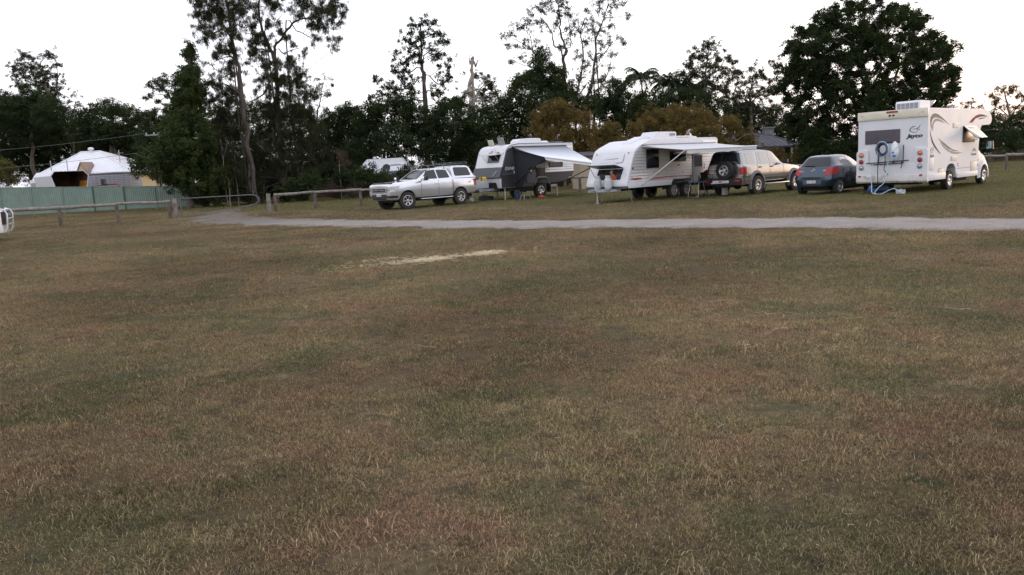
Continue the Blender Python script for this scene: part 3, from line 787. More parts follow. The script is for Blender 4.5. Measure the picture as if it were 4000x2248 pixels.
    ('airy_tree', 'tall sparse tree with crooked dark limbs above the dark conifer', 'tree', 'sparse tall trees behind the caravans', 'airy', [[(5.82, 74.0, -0.2, 0.329), (5.82, 74.0, 5.5, 0.263), (5.79, 74.0, 9.32, 0.215), (5.63, 74.0, 10.93, 0.191), (5.97, 74.0, 11.85, 0.155), (5.57, 74.0, 13.44, 0.119), (5.54, 74.0, 14.42, 0.095), (5.45, 74.0, 15.88, 0.072)], [(5.63, 74.0, -0.2, 0.149), (5.63, 74.0, 10.93, 0.119), (4.95, 74.0, 12.35, 0.095), (4.66, 74.0, 13.71, 0.072), (3.79, 74.0, 14.86, 0.048)], [(5.79, 74.0, -0.2, 0.149), (5.79, 74.0, 9.32, 0.119), (3.83, 74.0, 10.61, 0.095), (2.96, 74.0, 12.01, 0.072), (2.07, 74.0, 12.72, 0.048), (1.18, 74.0, 13.21, 0.029)], [(5.69, 74.0, -0.2, 0.119), (5.69, 74.0, 10.75, 0.095), (6.45, 74.0, 12.28, 0.072), (6.4, 74.0, 13.84, 0.048), (6.21, 74.0, 14.96, 0.033)], [(3.83, 74.0, -0.2, 0.09), (3.83, 74.0, 10.61, 0.072), (2.44, 74.0, 10.69, 0.048), (1.3, 74.0, 11.19, 0.029)], [(2.96, 74.0, -0.2, 0.075), (2.96, 74.0, 12.01, 0.06), (2.58, 74.0, 13.59, 0.048), (2.62, 74.0, 14.48, 0.029)]], [(4.82, 74.75, 16.33, 0.76), (5.93, 74.2, 16.07, 0.76), (3.76, 72.73, 15.28, 0.72), (5.21, 74.28, 15.28, 0.76), (6.24, 72.42, 14.71, 0.67), (3.06, 72.86, 14.86, 0.62), (2.65, 74.88, 14.52, 0.72), (3.69, 72.54, 13.95, 0.67), (1.83, 72.69, 13.81, 0.62), (4.82, 72.72, 13.7, 0.67), (6.15, 75.22, 14.06, 0.57), (1.17, 72.97, 13.23, 0.53), (0.85, 72.48, 12.42, 0.33), (2.36, 75.09, 13.33, 0.57), (3.64, 72.79, 12.68, 0.57), (3.02, 75.1, 12.34, 0.48), (1.8, 74.56, 11.65, 0.38), (0.97, 75.08, 11.3, 0.29), (2.49, 75.45, 11.05, 0.48), (6.31, 74.25, 12.99, 0.57), (5.59, 74.96, 12.42, 0.43), (4.49, 72.52, 11.72, 0.43), (6.83, 74.86, 14.37, 0.48), (5.05, 74.04, 17.23, 0.86), (6.47, 74.69, 17.07, 0.72), (1.57, 72.74, 12.34, 0.33), (0.5, 74.8, 13.6, 0.24)]),
    ('airy_tree', 'tall sparse tree of several thin stems above the orange bushes', 'tree', 'sparse tall trees behind the caravans', 'airy', [[(7.36, 73.0, -0.2, 0.265), (7.36, 73.0, 5.37, 0.212), (7.5, 73.0, 7.31, 0.188), (8.0, 73.0, 8.43, 0.165), (8.43, 73.0, 10.66, 0.141), (8.6, 73.0, 12.33, 0.118), (9.11, 73.0, 13.75, 0.094), (9.65, 73.0, 15.04, 0.059), (9.92, 73.0, 16.33, 0.035)], [(6.43, 73.0, -0.2, 0.206), (6.43, 73.0, 5.42, 0.165), (6.54, 73.0, 6.9, 0.153), (7.12, 73.0, 9.36, 0.118), (7.43, 73.0, 11.59, 0.094), (7.27, 73.0, 13.19, 0.071), (7.7, 73.0, 14.48, 0.047)], [(8.0, 73.0, -0.2, 0.117), (8.0, 73.0, 8.43, 0.094), (6.92, 73.0, 7.87, 0.071), (6.68, 73.0, 8.78, 0.047)], [(8.34, 73.0, -0.2, 0.117), (8.34, 73.0, 10.26, 0.094), (9.3, 73.0, 11.32, 0.071), (10.13, 73.0, 12.38, 0.038)], [(8.6, 73.0, -0.2, 0.089), (8.6, 73.0, 12.33, 0.071), (8.0, 73.0, 13.37, 0.047), (7.57, 73.0, 14.05, 0.033)], [(7.8, 73.0, -0.2, 0.147), (7.8, 73.0, 8.05, 0.118), (9.1, 73.0, 8.88, 0.082), (9.71, 73.0, 9.97, 0.052), (9.98, 73.0, 11.07, 0.028)]], [(7.99, 74.39, 15.39, 0.47), (8.82, 71.6, 15.24, 0.66), (10.27, 72.44, 15.55, 0.75), (11.12, 73.2, 15.87, 0.47), (9.78, 74.05, 14.79, 0.66), (8.39, 72.17, 14.08, 0.57), (7.47, 71.98, 13.83, 0.66), (7.01, 72.2, 13.16, 0.57), (8.26, 73.37, 13.2, 0.66), (9.24, 73.81, 13.44, 0.57), (10.06, 72.66, 13.6, 0.47), (7.69, 72.58, 12.22, 0.66), (8.83, 72.67, 12.18, 0.57), (9.73, 72.52, 12.33, 0.42), (11.11, 72.74, 12.07, 0.33), (10.29, 71.67, 12.39, 0.24), (7.92, 73.0, 11.17, 0.66), (9.25, 74.51, 11.26, 0.57), (9.98, 72.72, 10.98, 0.33), (7.08, 73.79, 11.32, 0.57), (7.31, 71.91, 9.96, 0.75), (8.63, 73.61, 9.87, 0.66), (9.82, 73.82, 10.06, 0.47), (6.98, 73.56, 9.28, 0.75), (8.99, 73.05, 8.9, 0.8), (9.89, 72.95, 8.84, 0.66), (10.46, 73.46, 8.64, 0.57), (6.76, 74.27, 7.95, 0.8), (8.35, 71.88, 7.66, 0.85), (9.51, 71.71, 7.58, 0.85), (9.24, 73.79, 16.75, 0.71), (10.57, 74.33, 16.79, 0.71), (11.46, 73.06, 14.52, 0.24)]),
    ('conifer_tree', 'dark pointed conifer in front of the sparse tall tree', 'tree', None, 'vine2', [[(3.32, 70.0, -0.2, 0.254), (3.32, 70.0, 4.53, 0.203), (3.37, 70.0, 7.57, 0.158), (3.43, 70.0, 10.78, 0.068)]], [(3.45, 69.83, 11.43, 0.36), (3.38, 70.64, 10.95, 0.63), (3.86, 69.08, 10.67, 0.41), (3.36, 69.32, 9.89, 0.9), (2.92, 69.12, 9.04, 0.9), (4.29, 70.25, 10.08, 0.5), (4.82, 69.46, 9.15, 0.9), (5.24, 69.22, 8.26, 0.9), (3.61, 70.56, 8.47, 1.13), (2.35, 71.33, 9.49, 0.63), (1.99, 69.4, 8.65, 0.81), (1.0, 70.6, 8.61, 0.72), (1.4, 69.75, 8.97, 0.63), (4.47, 71.03, 8.21, 1.13), (5.74, 70.25, 7.9, 0.77)]),
    ('broadleaf_tree', 'dark massed tree behind the dark caravan roof, below the conifer', 'tree', None, 'mass', [[(1.13, 68.0, -0.2, 0.274), (1.13, 68.0, 0.71, 0.219), (1.28, 68.0, 3.7, 0.175), (1.63, 68.0, 6.22, 0.088)]], [(-0.07, 66.79, 6.64, 0.88), (1.22, 66.53, 7.05, 1.05), (2.64, 65.52, 6.89, 1.1), (4.22, 67.89, 6.61, 1.1), (5.47, 67.39, 6.71, 1.1), (-1.38, 66.3, 5.64, 1.23), (0.29, 67.27, 5.3, 1.45), (1.99, 67.07, 5.41, 1.45), (-2.43, 69.43, 3.94, 1.54), (-0.65, 66.15, 3.53, 1.54), (1.33, 70.55, 3.78, 1.45), (0.56, 67.89, 2.24, 1.32), (3.11, 68.51, 5.33, 1.23), (-1.6, 67.83, 2.35, 1.32), (2.38, 69.74, 2.82, 1.1), (6.74, 69.67, 6.51, 1.1), (7.68, 68.3, 6.14, 1.01)]),
    ('broadleaf_tree', 'dark green tree next to the thin stemmed tree, above the white caravan', 'tree', None, 'mass', [[(10.38, 70.0, -0.2, 0.254), (10.38, 70.0, 1.53, 0.203), (10.57, 70.0, 4.16, 0.158), (10.53, 70.0, 6.34, 0.09)]], [(10.14, 69.94, 8.16, 0.63), (10.91, 70.66, 8.41, 0.5), (9.82, 71.06, 7.22, 0.9), (10.5, 69.7, 6.96, 0.95), (11.98, 70.7, 6.75, 0.9), (9.48, 71.37, 6.05, 1.13), (10.71, 69.9, 5.67, 1.31), (12.14, 69.19, 5.77, 1.04), (12.93, 69.21, 5.73, 0.77), (8.63, 70.65, 6.92, 0.77), (10.11, 70.52, 4.65, 1.13), (12.04, 71.37, 4.59, 1.13), (13.57, 71.05, 4.94, 0.9)]),
    ('palm_tree', 'feathery palm standing clear against the sky beside the dark bushes', 'tree', 'palms behind the white caravan', 'palm', [[(14.99, 86.0, -0.2, 0.16), (14.78, 86.0, 10.37, 0.11)]], []),
    ('palm_tree', 'bluish palm rising from the bushes next to a close pair', 'tree', 'palms behind the white caravan', 'palm', [[(17.67, 86.0, -0.2, 0.16), (17.66, 86.0, 9.51, 0.11)]], []),
    ('palm_tree', 'drooping palm, the middle one of the bluish palms', 'tree', 'palms behind the white caravan', 'palm', [[(19.11, 86.0, -0.2, 0.16), (19.17, 86.0, 9.09, 0.11)]], []),
    ('palm_tree', 'low dense palm next to the bare trunked gum', 'tree', 'palms behind the white caravan', 'palm', [[(20.57, 86.0, -0.2, 0.16), (20.63, 86.0, 8.83, 0.11)]], []),
    ('broadleaf_tree', 'low dark green bushy tree under the palms', 'tree', None, 'mass', [[(15.17, 76.0, -0.2, 0.276), (15.17, 76.0, 2.28, 0.221), (15.48, 76.0, 5.12, 0.147), (15.76, 76.0, 6.76, 0.098)]], [(12.64, 74.66, 6.47, 0.88), (14.02, 74.39, 6.95, 1.03), (15.51, 74.74, 7.13, 0.98), (16.84, 74.37, 7.22, 0.93), (18.95, 77.06, 6.96, 1.03), (20.57, 77.86, 6.18, 1.03), (15.68, 78.08, 6.32, 1.13), (17.37, 74.73, 5.88, 1.13), (21.8, 77.9, 5.15, 1.03), (12.21, 75.03, 5.7, 0.88), (16.36, 75.6, 5.29, 1.23), (19.88, 77.19, 4.96, 1.13)]),
    ('eucalyptus_tree', 'tall pale limbed gum next to the palms', 'tree', 'gum trees', 'euc', [[(21.14, 84.0, -0.2, 0.271), (21.14, 84.0, 4.24, 0.217), (21.13, 84.0, 6.85, 0.19), (21.03, 84.0, 8.93, 0.149), (21.19, 84.0, 10.98, 0.108), (21.49, 84.0, 13.0, 0.068)], [(21.03, 84.0, -0.2, 0.135), (21.03, 84.0, 8.93, 0.108), (22.24, 84.0, 10.41, 0.081), (23.04, 84.0, 11.39, 0.049)], [(21.05, 84.0, -0.2, 0.135), (21.05, 84.0, 8.67, 0.108), (19.99, 84.0, 10.27, 0.081), (19.62, 84.0, 11.57, 0.043)], [(21.14, 84.0, -0.2, 0.119), (21.14, 84.0, 7.37, 0.095), (22.21, 84.0, 8.61, 0.068), (23.29, 84.0, 9.84, 0.038)]], [(21.14, 82.64, 12.94, 0.81), (20.11, 82.66, 12.62, 0.7), (22.61, 85.1, 12.59, 0.81), (19.47, 83.32, 11.87, 0.7), (20.83, 83.53, 11.83, 0.92), (22.64, 84.26, 11.7, 0.7), (19.48, 84.58, 11.13, 0.7), (20.26, 82.38, 10.7, 1.03), (22.1, 83.46, 10.73, 0.92), (23.3, 83.79, 11.61, 0.65), (23.87, 83.95, 11.29, 0.54), (19.37, 83.05, 9.94, 0.92), (21.24, 84.28, 9.72, 1.03), (23.22, 85.5, 10.01, 0.81), (23.46, 83.64, 10.25, 0.7), (21.99, 84.15, 8.58, 1.03), (19.85, 82.75, 8.56, 0.92), (18.38, 83.26, 10.21, 0.54), (21.37, 84.54, 13.6, 0.43), (22.66, 82.73, 8.21, 0.81)]),
    ('eucalyptus_tree', 'brownish loose gum crown between the tall gum and the huge fig like tree', 'tree', 'gum trees', 'euc', [[(24.65, 80.0, -0.2, 0.258), (24.65, 80.0, 1.87, 0.206), (24.54, 80.0, 5.13, 0.181), (24.43, 80.0, 7.37, 0.129), (24.69, 80.0, 8.83, 0.077)], [(24.55, 80.0, -0.2, 0.129), (24.55, 80.0, 6.37, 0.103), (25.95, 80.0, 7.78, 0.077), (26.97, 80.0, 9.45, 0.041)], [(24.5, 80.0, -0.2, 0.129), (24.5, 80.0, 6.13, 0.103), (23.17, 80.0, 7.68, 0.077), (22.93, 80.0, 8.92, 0.041)]], [(23.57, 81.32, 9.78, 0.67), (24.16, 81.39, 10.0, 0.52), (24.08, 78.63, 9.87, 0.52), (23.1, 81.5, 9.07, 0.88), (24.06, 79.57, 8.77, 0.88), (25.75, 80.93, 9.57, 0.67), (26.29, 80.88, 9.04, 0.67), (26.53, 79.3, 10.55, 0.41), (27.17, 80.6, 10.2, 0.52), (27.45, 80.52, 9.68, 0.52), (22.7, 81.04, 7.75, 1.08), (23.74, 79.2, 7.29, 1.29), (25.98, 80.87, 7.81, 1.08), (27.49, 81.57, 8.3, 0.67), (23.32, 80.59, 5.98, 1.08), (24.97, 80.12, 5.86, 1.08), (26.31, 78.68, 6.18, 0.88), (21.69, 79.98, 6.96, 0.88), (26.33, 79.5, 4.76, 0.88), (25.41, 80.74, 4.58, 0.88), (23.83, 80.61, 4.45, 0.88), (26.26, 80.23, 3.3, 0.77), (24.32, 78.92, 3.06, 0.77)]),
    ('fig_tree', 'huge dark broad crowned tree behind the blue hatchback and motorhome', 'tree', None, 'big', [[(27.91, 60.0, -0.2, 0.503), (27.77, 60.0, 2.08, 0.426), (27.65, 60.0, 3.96, 0.348), (27.24, 60.0, 5.47, 0.232), (26.84, 60.0, 6.97, 0.155), (26.63, 60.0, 8.81, 0.097)], [(27.65, 60.0, -0.2, 0.29), (27.65, 60.0, 3.96, 0.232), (28.57, 60.0, 5.4, 0.174), (29.11, 60.0, 6.85, 0.135), (29.45, 60.0, 9.03, 0.077)], [(27.74, 60.0, -0.2, 0.29), (27.74, 60.0, 2.83, 0.232), (25.73, 60.0, 4.62, 0.155), (24.2, 60.0, 6.0, 0.116), (22.87, 60.0, 7.17, 0.077)], [(27.74, 60.0, -0.2, 0.29), (27.74, 60.0, 2.65, 0.232), (29.93, 60.0, 4.22, 0.155), (31.42, 60.0, 5.44, 0.116), (32.52, 60.0, 6.68, 0.077)], [(27.24, 60.0, -0.2, 0.169), (27.24, 60.0, 5.47, 0.135), (27.97, 60.0, 7.46, 0.097), (28.12, 60.0, 9.64, 0.058)], [(27.75, 60.0, -0.2, 0.194), (27.75, 60.0, 2.08, 0.155), (24.41, 60.0, 3.0, 0.116), (22.31, 60.0, 4.24, 0.077)]], [(29.4, 61.22, 3.64, 0.71), (21.27, 61.1, 7.36, 0.76), (27.89, 57.3, 1.68, 0.5), (28.14, 63.28, 9.94, 0.63), (28.63, 61.31, 12.34, 0.53), (22.97, 56.83, 1.75, 0.7), (24.0, 63.63, 3.36, 0.51), (27.17, 56.99, 10.32, 0.47), (31.22, 58.58, 9.47, 0.53), (34.3, 61.85, 5.89, 0.67), (23.56, 60.82, 1.51, 0.68), (25.45, 60.46, 10.57, 0.51), (21.81, 61.24, 9.3, 0.65), (24.5, 59.64, 2.9, 0.61), (24.04, 58.42, 6.74, 0.68), (29.51, 57.28, 7.62, 0.64), (23.69, 56.38, 6.06, 0.7), (22.6, 61.81, 3.95, 0.71), (33.79, 62.14, 8.36, 0.75), (27.86, 60.36, 8.74, 0.56), (26.72, 62.01, 9.92, 0.65), (30.83, 58.82, 6.73, 0.6), (26.22, 58.03, 2.51, 0.5), (22.13, 59.02, 2.68, 0.56), (27.98, 63.13, 0.59, 0.73), (31.29, 56.15, 6.43, 0.62), (30.19, 60.04, 6.63, 0.55), (24.9, 57.88, 10.38, 0.58), (28.12, 62.26, 8.68, 0.49), (23.64, 58.77, 3.33, 0.73), (24.73, 58.6, 3.22, 0.7), (29.35, 59.19, 4.44, 0.7), (25.49, 60.35, 4.24, 0.55), (28.01, 62.28, 3.43, 0.68), (23.35, 58.76, 4.62, 0.61), (32.9, 62.91, 4.73, 0.71), (23.77, 56.74, 4.77, 0.69), (31.07, 58.07, 3.99, 0.77), (25.36, 56.64, 4.15, 0.69), (28.47, 56.75, 9.73, 0.71), (29.34, 62.34, 4.65, 0.59), (27.21, 61.91, 4.91, 0.53), (21.29, 57.35, 8.59, 0.52), (22.65, 57.39, 1.93, 0.46), (20.74, 59.3, 5.47, 0.49), (23.15, 62.04, 5.79, 0.64), (26.32, 62.65, 2.0, 0.46), (26.36, 62.09, 7.62, 0.53), (24.73, 60.77, 1.06, 0.58), (24.7, 57.03, 8.35, 0.77), (20.39, 59.15, 6.42, 0.55), (22.99, 57.43, 10.3, 0.77), (24.49, 60.23, 5.42, 0.61), (29.36, 60.57, 5.25, 0.69), (26.37, 57.5, 6.71, 0.58), (29.34, 57.9, 5.18, 0.48), (24.79, 62.37, 7.45, 0.75), (30.17, 56.05, 5.47, 0.47), (32.11, 62.55, 7.43, 0.64), (31.32, 63.29, 7.5, 0.55), (28.54, 63.77, 6.25, 0.62), (28.11, 59.02, 7.37, 0.51), (28.87, 60.44, 11.81, 0.5), (25.77, 60.7, 11.68, 0.48), (22.7, 61.12, 7.7, 0.56), (30.36, 64.01, 6.93, 0.76), (24.62, 61.57, 6.21, 0.54), (29.61, 58.31, 6.04, 0.51), (24.79, 63.02, 8.55, 0.69), (22.84, 59.87, 4.24, 0.67), (21.94, 60.85, 4.89, 0.49), (33.15, 61.91, 6.67, 0.56), (27.41, 55.82, 9.07, 0.5), (26.06, 62.27, 8.21, 0.51), (26.9, 61.36, 2.44, 0.62), (28.34, 59.93, 5.61, 0.69), (26.89, 60.2, 1.94, 0.66), (26.04, 59.67, 6.96, 0.5), (24.56, 57.42, 2.09, 0.51), (23.95, 60.25, 9.32, 0.51), (22.71, 56.11, 9.23, 0.61), (26.83, 60.0, 1.27, 0.5), (29.92, 61.23, 9.01, 0.67), (25.68, 59.53, 0.99, 0.58), (30.55, 60.55, 3.83, 0.52), (26.09, 63.86, 12.51, 0.48), (27.26, 63.29, 6.49, 0.49), (23.37, 56.94, 10.71, 0.63), (34.1, 62.46, 5.24, 0.73), (23.85, 61.04, 11.34, 0.56), (26.33, 56.23, 8.95, 0.48), (29.1, 58.82, 11.43, 0.53), (23.38, 57.76, 7.91, 0.5), (26.3, 56.45, 1.79, 0.67), (30.81, 60.33, 5.71, 0.47), (29.13, 63.61, 10.86, 0.68), (25.95, 58.51, 7.19, 0.6), (24.56, 63.11, 9.72, 0.53), (29.62, 61.64, 2.94, 0.58), (21.77, 56.93, 7.71, 0.56), (31.0, 63.01, 6.38, 0.55), (30.13, 60.85, 2.42, 0.69), (30.25, 63.59, 10.34, 0.62), (28.53, 61.81, 7.94, 0.47), (28.82, 62.01, 4.04, 0.58), (28.0, 58.69, 0.94, 0.52), (27.91, 62.58, 11.59, 0.52), (32.07, 63.63, 11.77, 0.59), (28.69, 63.04, 12.23, 0.59), (26.33, 59.47, 7.88, 0.62), (30.3, 62.16, 11.12, 0.52), (22.47, 59.87, 6.55, 0.77), (28.08, 56.72, 10.63, 0.5), (27.15, 56.16, 7.5, 0.58), (25.05, 56.45, 10.03, 0.53), (20.76, 57.48, 8.24, 0.49), (20.89, 57.15, 9.22, 0.58), (32.21, 59.98, 9.01, 0.66), (21.96, 61.67, 4.36, 0.59), (22.39, 60.31, 10.28, 0.68), (23.43, 59.35, 2.81, 0.67), (25.01, 61.25, 4.03, 0.58), (22.39, 58.36, 8.56, 0.54), (29.46, 59.7, 3.22, 0.52), (28.63, 62.16, 2.52, 0.58), (21.46, 59.17, 5.52, 0.58), (30.1, 57.32, 8.04, 0.75), (33.09, 63.36, 9.9, 0.56), (25.38, 61.85, 4.67, 0.5), (24.67, 58.88, 1.37, 0.49), (31.17, 58.92, 5.41, 0.6), (26.56, 60.25, 3.83, 0.48), (31.19, 60.81, 8.7, 0.57), (25.45, 57.68, 11.57, 0.5), (21.15, 55.82, 8.89, 0.48), (22.55, 57.56, 9.79, 0.67), (31.5, 62.38, 8.43, 0.61), (23.39, 57.01, 8.85, 0.61), (26.93, 59.66, 8.89, 0.47), (26.41, 57.44, 4.42, 0.66), (20.72, 57.56, 7.43, 0.63), (21.85, 57.23, 7.12, 0.74), (23.17, 59.19, 6.47, 0.58), (24.92, 57.21, 9.74, 0.53), (28.98, 56.03, 3.69, 0.52), (22.64, 56.72, 11.06, 0.5), (26.76, 57.21, 10.52, 0.51), (23.52, 59.92, 4.0, 0.6), (26.08, 56.3, 5.02, 0.75), (27.55, 55.99, 7.33, 0.48), (32.35, 59.56, 6.97, 0.71), (27.86, 59.23, 3.05, 0.54), (26.88, 61.71, 1.55, 0.65), (21.03, 56.23, 4.46, 0.55), (27.35, 59.19, 5.91, 0.55), (27.27, 59.13, 0.99, 0.68), (26.59, 56.02, 8.31, 0.75), (28.63, 63.91, 5.43, 0.77), (24.86, 57.64, 5.5, 0.55), (25.4, 56.59, 6.35, 0.47), (31.57, 59.79, 6.07, 0.65), (26.09, 57.18, 9.17, 0.71), (22.5, 61.03, 2.15, 0.56), (26.2, 58.71, 9.85, 0.5), (21.39, 56.84, 1.55, 0.54), (28.54, 56.24, 4.22, 0.64), (22.52, 61.91, 6.94, 0.6), (22.88, 58.11, 5.33, 0.61), (26.29, 62.42, 9.97, 0.5), (32.09, 59.71, 4.67, 0.54), (24.3, 63.64, 11.13, 0.5), (31.88, 58.32, 8.52, 0.59), (28.49, 57.9, 1.3, 0.48), (22.11, 58.03, 2.05, 0.5), (32.07, 62.64, 10.93, 0.73), (30.72, 61.08, 4.93, 0.47), (21.5, 58.7, 7.94, 0.47), (27.16, 56.59, 2.32, 0.47), (31.1, 61.53, 9.48, 0.7), (26.55, 63.94, 9.17, 0.51), (22.11, 60.77, 3.06, 0.62), (21.45, 55.83, 2.84, 0.54), (24.01, 56.05, 11.44, 0.48), (28.04, 56.56, 1.75, 0.53), (23.43, 57.23, 5.96, 0.63), (23.99, 56.11, 7.65, 0.5), (27.59, 56.25, 3.84, 0.48), (31.16, 61.3, 2.98, 0.75), (33.76, 63.36, 7.61, 0.53), (28.41, 57.49, 5.37, 0.68)]),
    ('broadleaf_tree', 'dark shrubby regrowth at the foot of the huge broad crowned tree', 'shrub', None, 'mass', [[(24.56, 58.0, -0.2, 0.112), (24.54, 58.0, 1.45, 0.075)]], [(23.58, 60.29, 2.3, 0.94), (23.75, 57.89, 1.49, 1.01), (25.73, 59.47, 1.79, 1.01), (27.31, 60.01, 1.35, 0.94), (22.56, 60.12, 0.84, 0.75), (22.35, 55.75, 0.47, 0.75), (24.52, 57.06, 0.53, 0.86), (28.12, 58.52, 1.46, 0.86), (30.05, 60.16, 1.97, 0.75), (20.3, 56.01, 0.22, 0.49), (21.94, 57.0, 0.17, 0.49)]),
    ('eucalyptus_tree', 'open sunset lit gum behind the motorhome overcab', 'tree', 'gum trees', 'euc2', [[(53.66, 85.0, -0.2, 0.274), (53.66, 85.0, 0.47, 0.219), (53.38, 85.0, 3.95, 0.165), (52.89, 85.0, 6.09, 0.11), (52.58, 85.0, 7.15, 0.055)], [(53.38, 85.0, -0.2, 0.138), (53.38, 85.0, 3.95, 0.11), (54.52, 85.0, 5.74, 0.055)], [(53.38, 85.0, -0.2, 0.138), (53.38, 85.0, 3.95, 0.11), (51.56, 85.0, 5.63, 0.055)]], [(52.03, 86.21, 6.71, 0.66), (51.54, 83.67, 7.08, 0.71), (53.16, 84.62, 6.77, 0.82), (54.12, 84.43, 6.45, 0.82), (52.21, 85.62, 5.59, 0.82), (54.12, 86.48, 5.35, 0.88), (53.62, 83.88, 4.86, 0.88), (51.27, 85.83, 4.86, 0.77), (56.12, 85.81, 5.99, 0.93), (57.23, 86.16, 4.63, 0.93), (52.33, 85.18, 6.13, 0.49), (54.7, 86.46, 7.45, 0.49), (54.79, 84.53, 4.9, 0.82), (51.16, 84.71, 4.31, 0.82)]),
    ('eucalyptus_tree', 'small thin gum just beside the huge broad crowned tree', 'tree', 'gum trees', 'euc2', [[(51.28, 88.0, -0.2, 0.213), (51.28, 88.0, 1.76, 0.17), (51.19, 88.0, 4.52, 0.114), (51.0, 88.0, 5.89, 0.057)]], [(50.11, 87.67, 5.91, 0.62), (51.39, 88.34, 6.17, 0.68), (52.03, 87.98, 5.51, 0.68), (50.67, 87.72, 5.07, 0.74), (51.51, 87.59, 4.48, 0.79), (50.21, 88.27, 4.86, 0.57)]),
    ('broadleaf_tree', 'dark leafy hedge like tree behind the motorhome mirror', 'tree', None, 'mass', [[(47.81, 76.0, -0.2, 0.196), (47.84, 76.0, 1.08, 0.147), (47.76, 76.0, 2.99, 0.098)]], [(47.0, 76.55, 3.05, 1.13), (49.06, 77.1, 3.1, 1.13), (49.4, 75.41, 3.58, 1.13), (45.67, 75.93, 2.62, 1.13), (46.8, 74.2, 1.55, 1.23), (50.23, 77.1, 1.59, 1.23), (44.73, 73.52, 1.4, 1.13), (51.16, 75.83, 2.8, 1.47), (52.02, 77.34, 1.14, 1.23), (45.51, 76.92, 3.15, 0.83), (42.8, 73.9, 2.67, 0.98), (43.5, 74.63, 1.5, 0.98), (43.82, 77.79, 2.31, 0.98), (42.26, 76.74, 1.87, 0.98)]),
    ('broadleaf_tree', 'dark tree beyond the hedge like tree', 'tree', None, 'mass', [[(55.3, 78.0, -0.2, 0.226), (55.09, 78.0, 3.2, 0.151)]], [(54.46, 78.63, 4.74, 1.26), (55.93, 78.62, 5.15, 1.38), (56.73, 77.92, 3.84, 1.51), (55.31, 78.66, 3.23, 1.66), (56.95, 78.39, 1.65, 1.51), (54.25, 77.72, 1.28, 1.26)]),
    ('orange_bush', 'rusty orange brown bush above the dark caravan awning', 'bush', 'orange brown bushes', 'orange', [[(4.29, 58.0, -0.2, 0.14), (4.29, 58.0, 0.3, 0.112), (4.29, 58.0, 2.5, 0.094), (4.19, 58.0, 4.68, 0.056)], [(4.29, 58.0, -0.2, 0.094), (4.29, 58.0, 2.5, 0.075), (5.73, 58.0, 3.88, 0.037)]], [(3.38, 57.73, 5.42, 0.64), (4.08, 57.1, 5.63, 0.64), (2.85, 57.79, 4.92, 0.71), (3.98, 58.96, 4.74, 0.86), (4.95, 57.17, 4.77, 0.71), (2.46, 58.15, 4.05, 0.71), (3.46, 57.18, 3.78, 0.86), (4.73, 57.12, 3.89, 0.86), (5.94, 58.31, 4.72, 0.6), (5.85, 57.45, 3.67, 0.79), (2.88, 57.05, 3.09, 0.75), (4.34, 57.27, 2.84, 0.86), (5.9, 58.31, 2.7, 0.79)]),
    ('orange_bush', 'small golden orange bush between the two caravans', 'bush', 'orange brown bushes', 'orange', [[(7.01, 56.0, -0.2, 0.112), (7.01, 56.0, 0.2, 0.09), (7.08, 56.0, 2.32, 0.072), (7.31, 56.0, 3.88, 0.036)]], [(6.59, 56.08, 3.4, 0.65), (7.25, 55.53, 4.0, 0.43), (7.64, 55.74, 4.2, 0.29), (6.82, 56.45, 2.69, 0.72), (7.92, 55.73, 2.97, 0.51), (7.66, 56.06, 3.6, 0.4), (6.35, 55.92, 2.18, 0.65), (7.64, 56.27, 2.12, 0.65)]),
    ('orange_bush', 'wide rusty orange bush rising over the white caravan roof', 'bush', 'orange brown bushes', 'orange', [[(12.27, 58.0, -0.12, 0.112), (12.32, 58.0, 2.08, 0.094), (12.46, 58.0, 4.25, 0.056)], [(12.32, 58.0, -0.2, 0.094), (12.32, 58.0, 2.08, 0.075), (10.88, 58.0, 3.61, 0.037)], [(12.32, 58.0, -0.2, 0.094), (12.32, 58.0, 2.08, 0.075), (14.01, 58.0, 3.63, 0.037)]], [(10.4, 58.32, 4.38, 0.71), (11.62, 58.87, 4.57, 0.79), (12.58, 58.11, 4.58, 0.79), (13.44, 57.05, 4.54, 0.79), (14.18, 57.02, 4.29, 0.6), (9.23, 56.72, 3.64, 0.64), (10.87, 58.99, 3.66, 0.79), (12.1, 56.83, 3.5, 0.94), (13.48, 56.56, 3.41, 0.94), (11.12, 59.41, 2.73, 0.75), (12.5, 57.09, 2.6, 0.86), (14.47, 59.19, 2.46, 0.75)]),
    ('orange_bush', 'low sprawling orange brown bush in front of the grey roofed house', 'bush', 'orange brown bushes', 'orange', [[(16.08, 57.0, -0.2, 0.092), (16.06, 57.0, 1.51, 0.074), (16.03, 57.0, 3.13, 0.055)]], [(14.5, 55.63, 3.46, 0.66), (15.91, 56.88, 3.62, 0.66), (16.08, 56.08, 3.78, 0.4), (17.2, 58.09, 2.93, 0.63), (17.83, 57.38, 2.65, 0.48), (18.62, 57.47, 1.78, 0.4), (19.67, 57.87, 1.61, 0.44), (20.54, 58.23, 1.2, 0.48), (15.25, 56.49, 2.7, 0.66), (16.39, 57.34, 2.13, 0.37), (14.61, 56.82, 2.48, 0.66)]),
    ('broadleaf_tree', 'dark trees filling the gap below the domed tree beside the white roofed house', 'tree', None, 'mass', [[(-56.75, 96.0, -0.2, 0.349), (-56.75, 96.0, 2.77, 0.279), (-56.24, 96.0, 6.36, 0.186)]], [(-57.25, 93.98, 7.55, 2.17), (-57.16, 97.74, 7.21, 2.48), (-53.63, 96.49, 7.44, 2.48), (-51.56, 97.64, 6.91, 2.17), (-57.3, 94.47, 5.2, 2.04), (-55.36, 96.2, 4.81, 1.86), (-60.96, 95.81, 6.6, 2.17), (-60.7, 97.19, 3.87, 1.55)]),
